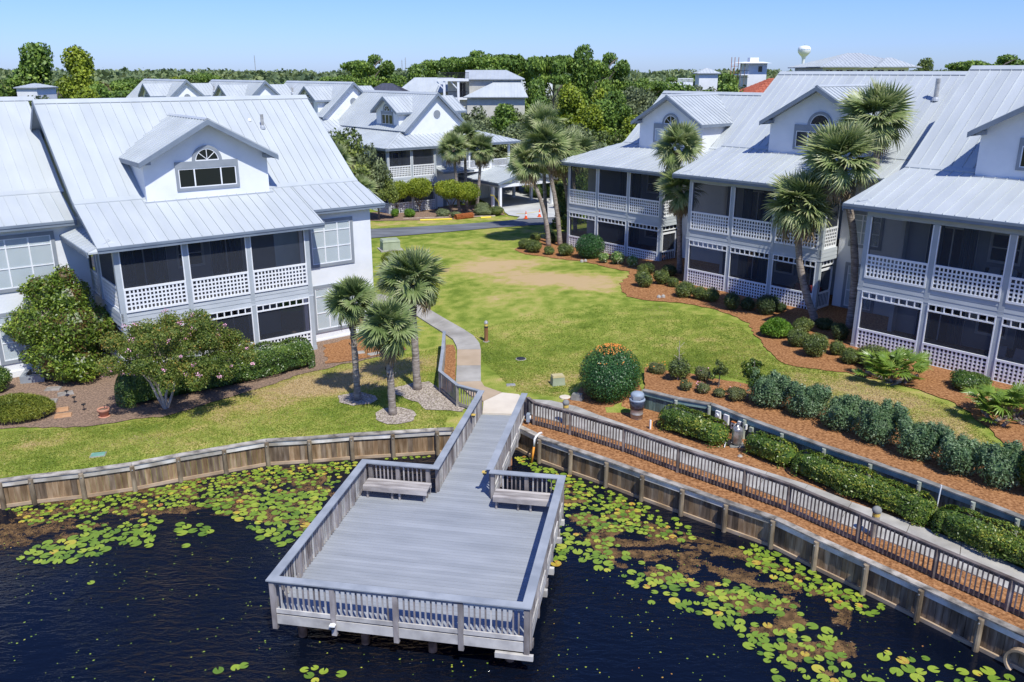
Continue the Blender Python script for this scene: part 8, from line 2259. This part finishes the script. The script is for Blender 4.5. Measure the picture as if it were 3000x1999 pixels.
# left bed things
t_ = lathe_thing('flower_pot', 'wide terracotta pot with saucer at the tip of the left mulch bed', 'pot', -16.72, 32.15, [('saucer', 'terracotta', (0, 0, .02), [(.20, 0), (.24, .04), (.22, .05)], 18), ('pot', 'terracotta', (0, 0, .071), [(.16, 0), (.20, .20), (.235, .21), (.245, .32), (.21, .325), (.19, .27)], 20), ('soil', 'mulch', (0, 0, .345), [(.188, 0), (.188, .004)], 14)])
for x, y, lab, mat, rz in ((-19.02, 33.11, 'upper orange stepping stone in the left mulch bed', 'paver_orange', .35), (-18.55, 32.43, 'lower orange stepping stone nearest the lawn', 'paver_orange', .3), (-20.0, 34.1, 'flat grey stepping stone above the orange ones', 'stone_gray', .2), (-19.75, 35.0, 'second grey stepping stone nearer the house', 'stone_gray', .5), (-20.6, 35.6, 'third grey stepping stone by the stone edging', 'stone_gray', .1), (-7.75, 40.6, 'pale flat paver near the right end of the long hedge', 'concrete_pale', .2), (-6.9, 40.25, 'pale broken paver left of the palm trunks', 'concrete_pale', .6)):
    t_ = thing('stepping_stone', lab, 'paver', (x, y, T(x, y) + .03), rz); mb = MB(); mb.hexa([(-.33, -.22, 0), (.33, -.22, 0), (.30, .22, 0), (-.34, .20, 0)], [(-.31, -.2, .06), (.31, -.2, .06), (.28, .2, .06), (-.32, .18, .06)]); mb.build('paver', mat, t_)
for i, (x, y) in enumerate(((-19.5, 34.64), (-18.81, 33.9), (-17.97, 33.02), (-19.17, 32.11), (-20.14, 33.68))):
    t_ = thing('path_light', ('black path light under the magnolia, farthest from the pond', 'black path light between the magnolia and the terracotta pot', 'black path light nearest the terracotta pot', 'black path light at the edge of the yellow green mound', 'black path light behind the yellow green mound')[i], 'path light', at_g(x, y), 0, 'black path lights')
    mb = MB(); mb.tube([(0, 0, -.05), (0, 0, .26)], .014, 6); mb.build('stake', 'black_plastic', t_)
    mb = MB(); mb.lathe((0, 0, .261), [(.035, 0), (.04, .05)], 8); mb.build('lens', 'glass_pane', t_); mb = MB(); mb.lathe((0, 0, .312), [(.095, 0), (.09, .02), (.02, .04)], 10); mb.build('cap', 'black_plastic', t_)
t_ = thing('planter', 'dark square planter box at the wall of the left edge house', 'planter', (-21.3, 38.2, T(-21.3, 38.2)), rad(38)); mb = MB(); mb.hexa([(-.42, -.32, 0), (.42, -.32, 0), (.42, .32, 0), (-.42, .32, 0)], [(-.5, -.38, .85), (.5, -.38, .85), (.5, .38, .85), (-.5, .38, .85)]); mb.build('box', 'black_plastic', t_)
t_ = thing('stone_edging', 'pale angled stone edging block at the left bed by the house', 'edging', (-22.4, 36.4, T(-22.4, 36.4)), .3); mb = MB(); mb.box(-.1, .9, -.1, .12, 0, .35); mb.box(-.1, .12, .121, 1.1, 0, .35); mb.build('block', 'trim_gray', t_)
# at the lane: cones, tape, rusty wire roll, yellow hose pieces
for i, (x, y) in enumerate(((1.30, 78.7), (2.6, 79.95))):
    t_ = thing('traffic_cone', ('left orange traffic cone at the driveway mouth', 'right orange traffic cone at the driveway mouth')[i], 'traffic cone', (x, y, T(x, y) + .10), 0, 'traffic cones')
    mb = MB(); mb.box(-.18, .18, -.18, .18, 0, .03); mb.build('base', 'cone_orange', t_)
    mb = MB(); mb.lathe((0, 0, .031), [(.14, 0), (.095, .25)], 12); mb.build('lower_cone', 'cone_orange', t_); mb = MB(); mb.lathe((0, 0, .282), [(.095, 0), (.07, .14)], 12); mb.build('reflective_band', 'white_wood', t_)
    mb = MB(); mb.lathe((0, 0, .423), [(.07, 0), (.025, .28)], 12); mb.build('tip', 'cone_orange', t_)
t_ = thing('traffic_cone', 'third traffic cone almost hidden beside the dark tree', 'traffic cone', (4.6, 79.4, T(4.6, 79.4) + .1), 0, 'traffic cones'); mb = MB(); mb.lathe((0, 0, 0), [(.16, 0), (.14, .03), (.03, .7)], 12); mb.build('cone', 'cone_orange', t_)
t_ = thing('barrier_tape', 'yellow barrier tape looped round the carport post', 'tape', (-1.9, 84.6, 0))
mb = MB()
for a, b2 in (((.05, 0, 1.5), (.55, -1.0, .95)), ((.55, -1.0, .95), (.8, -2.2, .25)), ((.8, -2.2, .25), (1.4, -3.8, .15)), ((-.25, .2, 1.5), (.05, 0, 1.5))): mb.bar((a[0], a[1], a[2]), (b2[0], b2[1], b2[2]), .02, .09)
mb.build('tape', 'yellow', t_)
t_ = thing('barrier_tape', 'thin yellow tape strung between the cones across the driveway', 'tape', (1.3, 78.8, .5)); mb = MB(); mb.bar((-.9, .6, .0), (0, 0, .12), .01, .03); mb.bar((0, 0, .12), (1.3, 1.25, .12), .01, .03); mb.build('tape', 'yellow', t_)
t_ = thing('wire_roll', 'rusty orange roll of wire mesh lying on the grass verge', 'wire roll', (-4.5, 79.35, .26), rad(38))
mb = MB(); R0 = .27; L0 = .95
for k in range(15):
    x = -L0 + 2 * L0 * k / 14; pts = [(x, R0 * math.cos(2 * math.pi * j / 14), R0 * math.sin(2 * math.pi * j / 14)) for j in range(15)]; mb.tube(pts, .022, 4, cap=False)
for j in range(16): a = 2 * math.pi * j / 16; mb.tube([(-L0, R0 * math.cos(a), R0 * math.sin(a)), (L0, R0 * math.cos(a), R0 * math.sin(a))], .022, 4)
mb.build('mesh', 'rust', t_)
mb = MB(); mb.tube([(-L0 * .98, 0, 0), (L0 * .98, 0, 0)], .20, 12); mb.build('inner_roll', 'rust', t_)
for lab, a, b2, w in (('long yellow pipe lying on the verge left of the wire roll', (-8.5, 78.0), (-5.6, 78.75), .07), ('short yellow pipe lying right of the wire roll', (-2.95, 79.55), (-2.0, 79.95), .09)):
    t_ = thing('yellow_pipe', lab, 'pipe', (a[0], a[1], T(*a) + .06)); mb = MB(); mb.tube([(0, 0, 0), (b2[0] - a[0], b2[1] - a[1], T(*b2) - T(*a))], w, 8); mb.build('pipe', 'yellow', t_)
t_ = thing('kerb_timber', 'pale timber edging between the mulch and the grass verge of the middle house', 'edging', (-10.2, 79.2, 0)); mb = MB(); mb.bar((0, 0, .06), (4.2, .9, .06), .10, .12); mb.bar((5.6, 1.1, .06), (8.6, 1.7, .06), .08, .10); mb.build('timber', 'bark_light', t_)

# parked pickup beyond the far house, seen through its porch screens
def pickup(lab, x, y, rz):
    t_ = thing('pickup_truck', lab, 'pickup truck', (x, y, T(x, y) + .06), rz)
    prof = [(-2.7, .45), (-2.7, 1.02), (-.75, 1.04), (-.70, 1.12), (-.45, 1.72), (.75, 1.74), (1.35, 1.16), (2.45, 1.06), (2.7, .92), (2.72, .45)]
    mb = MB(); mb.hexa([(a, -.92, b2) for a, b2 in prof], [(a, .92, b2) for a, b2 in prof]); B_ = mb.build('body', 'white_wood', t_)
    for sg in (-1, 1):
        mb = MB(); q = [(-.36, 1.18), (-.25, 1.62), (.68, 1.64), (1.12, 1.20)]; mb.hexa([(a, sg * .921, b2) for a, b2 in q], [(a, sg * .935, b2) for a, b2 in q]); mb.build('side_window', 'glass_dark', t_)
        for a in (-1.7, 1.75):
            mb = MB(); mb.tube([(a, sg * .70, .38), (a, sg * .945, .38)], .38, 16); w_ = mb.build('wheel', 'black_plastic', t_); mb = MB(); mb.tube([(a, sg * .946, .38), (a, sg * .955, .38)], .2, 12); mb.build('rim', 'galvanized', w_)
        mb = MB(); mb.box(2.70, 2.735, sg * .80 - .12, sg * .80 + .10, .78, .95); mb.build('headlight', 'glass_pane', t_)
    mb = MB(); mb.hexa([(.80, -.78, 1.70), (.80, .78, 1.70), (1.33, .84, 1.19), (1.33, -.84, 1.19)], [(.83, -.78, 1.72), (.83, .78, 1.72), (1.37, .84, 1.20), (1.37, -.84, 1.20)]); mb.build('windscreen', 'glass_dark', t_)
    mb = MB(); mb.box(-2.55, -.85, -.78, .78, 1.045, 1.05); mb.build('bed', 'black_plastic', t_)
    return t_
pickup('white pickup truck parked beyond the far right house, seen through its porch screen', 8.8, 79.0, rad(25))

# ------------------------------------------------------------------ lily pads, weed, specks
LILY = [
    ([(-17.18, 25.71), (-14.06, 27.33), (-10.25, 28.84), (-6.0, 30.18), (-2.8, 30.18), (-3.27, 29.57), (-5.76, 29.57), (-6.12, 28.0), (-6.52, 26.94), (-8.87, 26.68), (-11.0, 25.95), (-13.61, 25.02), (-16.31, 24.57)], 400, (.065, .125)),
    ([(-11.0, 25.95), (-9.59, 26.68), (-6.52, 26.94), (-6.6, 24.14), (-7.05, 23.32), (-7.86, 23.52), (-8.71, 24.57), (-9.91, 25.47)], 95, (.12, .18)),
    ([(-15.07, 22.73), (-14.75, 23.52), (-13.43, 24.14), (-11.64, 24.36), (-11.33, 23.32), (-12.6, 23.52), (-12.66, 22.73), (-13.62, 22.35), (-14.5, 22.44)], 70, (.13, .19)),
    ([(-11.06, 24.57), (-10.47, 24.79), (-9.72, 24.25), (-9.8, 23.83), (-10.71, 23.93)], 9, (.12, .18)),
    ([(-14.52, 24.57), (-12.44, 25.47), (-11.34, 25.02), (-11.78, 24.14), (-13.33, 23.93)], 20, (.09, .15)),
    ([(0.0, 29.57), (0.8, 30.03), (1.78, 28.55), (4.68, 25.95), (6.05, 24.14), (5.34, 23.32), (3.85, 24.14), (2.2, 24.14), (1.6, 23.32), (1.32, 24.14), (1.64, 25.95), (1.25, 28.0)], 230, (.06, .14)),
    ([(1.52, 23.72), (3.06, 23.93), (4.16, 22.54), (5.28, 21.45), (6.38, 21.45), (7.67, 20.44), (8.42, 19.07), (8.49, 17.59), (8.3, 16.0), (6.9, 16.0), (6.37, 17.59), (5.94, 18.93), (4.73, 20.13), (3.91, 20.94), (2.79, 21.45), (2.06, 22.35)], 190, (.085, .18)),
    ([(7.15, 24.14), (9.35, 22.54), (10.29, 20.77), (10.65, 19.82), (9.53, 19.82), (8.63, 20.44), (7.17, 22.17)], 75, (.08, .16)),
    ([(9.67, 18.38), (11.16, 17.85), (12.73, 17.0), (13.29, 16.0), (12.04, 15.4), (8.03, 15.4), (7.9, 16.6)], 85, (.10, .18)),
    ([(1.27, 25.47), (1.98, 24.14), (1.43, 22.17), (1.04, 22.54)], 28, (.13, .18)),
    ([(11.14, 19.66), (12.23, 19.07), (12.75, 18.38), (12.16, 18.11), (11.25, 18.93)], 14, (.08, .13))]
SINGLES = [(-12.23, 21.31), (-12.21, 21.17), (-12.26, 21.43), (-15.0, 22.61), (-14.67, 22.58), (-10.21, 23.32), (-7.28, 17.52), (-6.88, 17.62), (-6.70, 17.70), (-5.15, 17.55), (-4.91, 17.62), (-4.66, 17.49), (-4.99, 17.34), (-4.80, 17.16), (-4.21, 17.4), (5.87, 19.37), (3.9, 20.35), (-10.9, 16.6)]
rr = random.Random(21)
pads = []; cell = {}
def try_pad(x, y, r_, over=.78):
    if not inside(x, y, POND) or seg_dist(x, y, POND, True) < r_ + .16: return False
    for px_, py_ in ((-0.95, 24.6),): pass
    # keep clear of the dock footprint
    lx = _c * x + _s * y; ly = -_s * x + _c * y
    if (xl + .25 < lx < xr - .2 and yf + .25 < ly < yb - .4) : return False
    kx, ky = int(x / .4), int(y / .4)
    for i in (-1, 0, 1):
        for j in (-1, 0, 1):
            for q in cell.get((kx + i, ky + j), ()):
                if math.hypot(q[0] - x, q[1] - y) < (q[2] + r_) * over: return False
    pads.append((x, y, r_)); cell.setdefault((kx, ky), []).append((x, y, r_)); return True
for x, y in SINGLES: try_pad(x, y, rr.uniform(.10, .15))
for poly, n_, (r0, r1) in LILY:
    xs = [p_[0] for p_ in poly]; ys = [p_[1] for p_ in poly]; k = 0; tries = 0
    cents = []
    while len(cents) < max(3, n_ // 14):
        x, y = rr.uniform(min(xs), max(xs)), rr.uniform(min(ys), max(ys))
        if inside(x, y, poly): cents.append((x, y))
    while k < n_ and tries < n_ * 40:
        tries += 1
        if rr.random() < .65: c = rr.choice(cents); x, y = c[0] + rr.gauss(0, .45), c[1] + rr.gauss(0, .38)
        else: x, y = rr.uniform(min(xs), max(xs)), rr.uniform(min(ys), max(ys))
        if inside(x, y, poly) and try_pad(x, y, rr.uniform(r0, r1)): k += 1
def pad_geo(r_, seed):
    q = random.Random(seed); n_ = 15; notch = .28; pts = [(0, 0, 0)]
    for i in range(n_ + 1):
        a = notch + (2 * math.pi - 2 * notch) * i / n_; rr_ = r_ * (1 + q.uniform(-.035, .035))
        pts.append((rr_ * math.cos(a), rr_ * math.sin(a) * .96, .006 + .012 * q.random() * (1 if seed % 3 == 0 else .3)))
    fs = [(0, i, i + 1) for i in range(1, n_ + 1)]
    return pts, fs
PADM = []
tones = [.08, .2, .3, .38, .45, .5, .56, .62, .70, .78, .86, .93]
for i in range(24):
    v, f_ = pad_geo(1.0, i); me = bpy.data.meshes.new('lily_pad'); me.from_pydata([(a, b2, c) for a, b2, c in v], [], f_)
    me.materials.append(MATS['lily']); a_ = me.attributes.new('tone', 'FLOAT', 'FACE'); tn = rr.choice(tones[:9]) if i < 20 else tones[8 + i % 4]
    a_.data.foreach_set('value', [min(1, max(0, tn + rr.uniform(-.04, .04))) for _ in f_]); me.update(); PADM.append(me)
vis = sorted(pads, key=lambda q: -q[2] / (math.hypot(q[0], q[1]) + 4))
LAB = {}
for i, (x, y, r_) in enumerate(vis[:300]):
    m_ = PADM[rr.randrange(20)] if rr.random() < .86 else PADM[20 + rr.randrange(4)]
    o = link('lily_pad', m_); o.location = (x, y, -.945 + .0008 * (i % 5)); o.rotation_euler = (0, 0, rr.uniform(0, 6.28)); o.scale = (r_, r_, .8)
    if x < -1: tag(o, 'round notched lily pad floating on the pond left of the dock', 'lily pad', 'lily pads left of the dock')
    else: tag(o, 'round notched lily pad floating on the pond right of the dock', 'lily pad', 'lily pads right of the dock')
V = []; F_ = []; TN = []
for i, (x, y, r_) in enumerate(vis[300:]):
    v, f_ = pad_geo(r_, i); a = rr.uniform(0, 6.28); c_, s_ = math.cos(a), math.sin(a); k = len(V)
    V += [(x + c_ * p_[0] - s_ * p_[1], y + s_ * p_[0] + c_ * p_[1], -.945 + .0008 * (i % 5) + p_[2] * .6) for p_ in v]; F_ += [tuple(k + j for j in q) for q in f_]
    tn = rr.choice(tones[:9]) if rr.random() < .82 else rr.choice(tones[8:]); TN += [tn] * len(f_)
me = bpy.data.meshes.new('lily_pads'); me.from_pydata(V, [], F_); me.materials.append(MATS['lily']); a_ = me.attributes.new('tone', 'FLOAT', 'FACE'); a_.data.foreach_set('value', TN); me.update()
link('lily_pads', me, None, 'smaller and farther lily pads crowding the pond along both bulkheads', 'stuff')
# brown weed mats: small ragged flakes where a noise field is high
from mathutils import noise as mnoise
WEED = [([(-17.28, 25.6), (-14.38, 26.9), (-11.05, 28.1), (-6.86, 29.2), (-5.87, 26.68), (-6.82, 24.14), (-9.21, 25.2), (-11.61, 25.4), (-13.41, 24.57), (-14.53, 23.3), (-17.2, 22.9), (-18.5, 24.5)], 13000, -.02),
        ([(1.8, 26.68), (4.5, 24.79), (7.38, 22.92), (9.65, 20.61), (8.79, 18.8), (6.71, 19.8), (4.99, 21.0), (3.12, 22.2), (2.0, 24.14)], 12000, -.03), ([(1.6, 28.0), (4.61, 25.47), (3.91, 24.57), (1.5, 25.2)], 3600, .05), ([(5.98, 21.45), (9.06, 19.07), (8.2, 16.4), (6.6, 17.6)], 3200, .12)]
P = []
for poly, n_, th in WEED:
    xs = [p_[0] for p_ in poly]; ys = [p_[1] for p_ in poly]; k = 0; tries = 0
    while k < n_ and tries < n_ * 12:
        tries += 1; x, y = rr.uniform(min(xs), max(xs)), rr.uniform(min(ys), max(ys))
        if not inside(x, y, poly): continue
        f_ = mnoise.fractal(Vector((x * .9, y * 1.5, 3.0)), 1.0, 2.0, 5)
        if f_ > th and inside(x, y, POND): P.append((x, y, -.9485)); k += 1
P = np.array(P)
o = leaves('water_weed', P, P * 0 + [0, 0, 1.], .11, 'weed', None, aspect=.75, flat=.97, seed=2, kind='stuff', label='brown mats of floating water weed between the lily pads')
# flecks of duckweed on the open water
P = []
for k in range(2300):
    x, y = rr.uniform(-18, 14), rr.uniform(13.5, 27)
    lx = _c * x + _s * y; ly = -_s * x + _c * y
    if xl < lx < xr and yf + .4 < ly < yb: continue
    if inside(x, y, POND) and mnoise.fractal(Vector((x * .5, y * .5, 9)), 1, 2, 3) > -.15: P.append((x, y, -.947))
P = np.array(P); leaves('duckweed', P, P * 0 + [0, 0, 1.], .045, 'lily', None, aspect=.9, flat=.97, seed=5, kind='stuff', label='tiny yellow green flecks drifting on the dark water', sizevar=.6)
# grass blades on the nearer lawns
def blades(poly, n_, zoff=.02):
    xs = [p_[0] for p_ in poly]; ys = [p_[1] for p_ in poly]; out = []
    while len(out) < n_:
        x, y = rr.uniform(min(xs), max(xs)), rr.uniform(min(ys), max(ys))
        if inside(x, y, poly) and (y < 36 or rr.random() < (47 - y) / 11): out.append((x, y, T(x, y) + zoff))
    return out

P = blades([(-20, 24.9), (-17.3, 26.0), (-13.4, 27.3), (-9.2, 29.3), (-2.6, 30.4), (-2.1, 31.4), (-3.4, 34.5), (-3.5, 40.8), (-8.6, 39), (-13.2, 32.6), (-16, 31), (-20.5, 30.9)], 60000, .01)
P += blades([(-1.3, 38), (.2, 34.2), (2, 33.6), (3, 35.2), (5.6, 36), (9.2, 33.9), (13, 30.5), (17, 25.8), (17, 29), (17, 31), (14.5, 34), (11.8, 36.5), (11.8, 42), (8, 46), (2, 46), (-2.2, 43), (-1.3, 38)], 70000, .01)
P = np.array(P)
r = np.random.default_rng(8); tn = np.array([dryness(a, b) for a, b in P[:, :2]]) + r.normal(.12, .16, len(P))
leaves('grass', P, np.tile([0.2, -1.0, .3], (len(P), 1)), .085, 'blade', None, aspect=.28, flat=.45, tone=np.clip(tn, 0, 1), seed=7, kind='stuff', label='short grass of the nearer lawns')
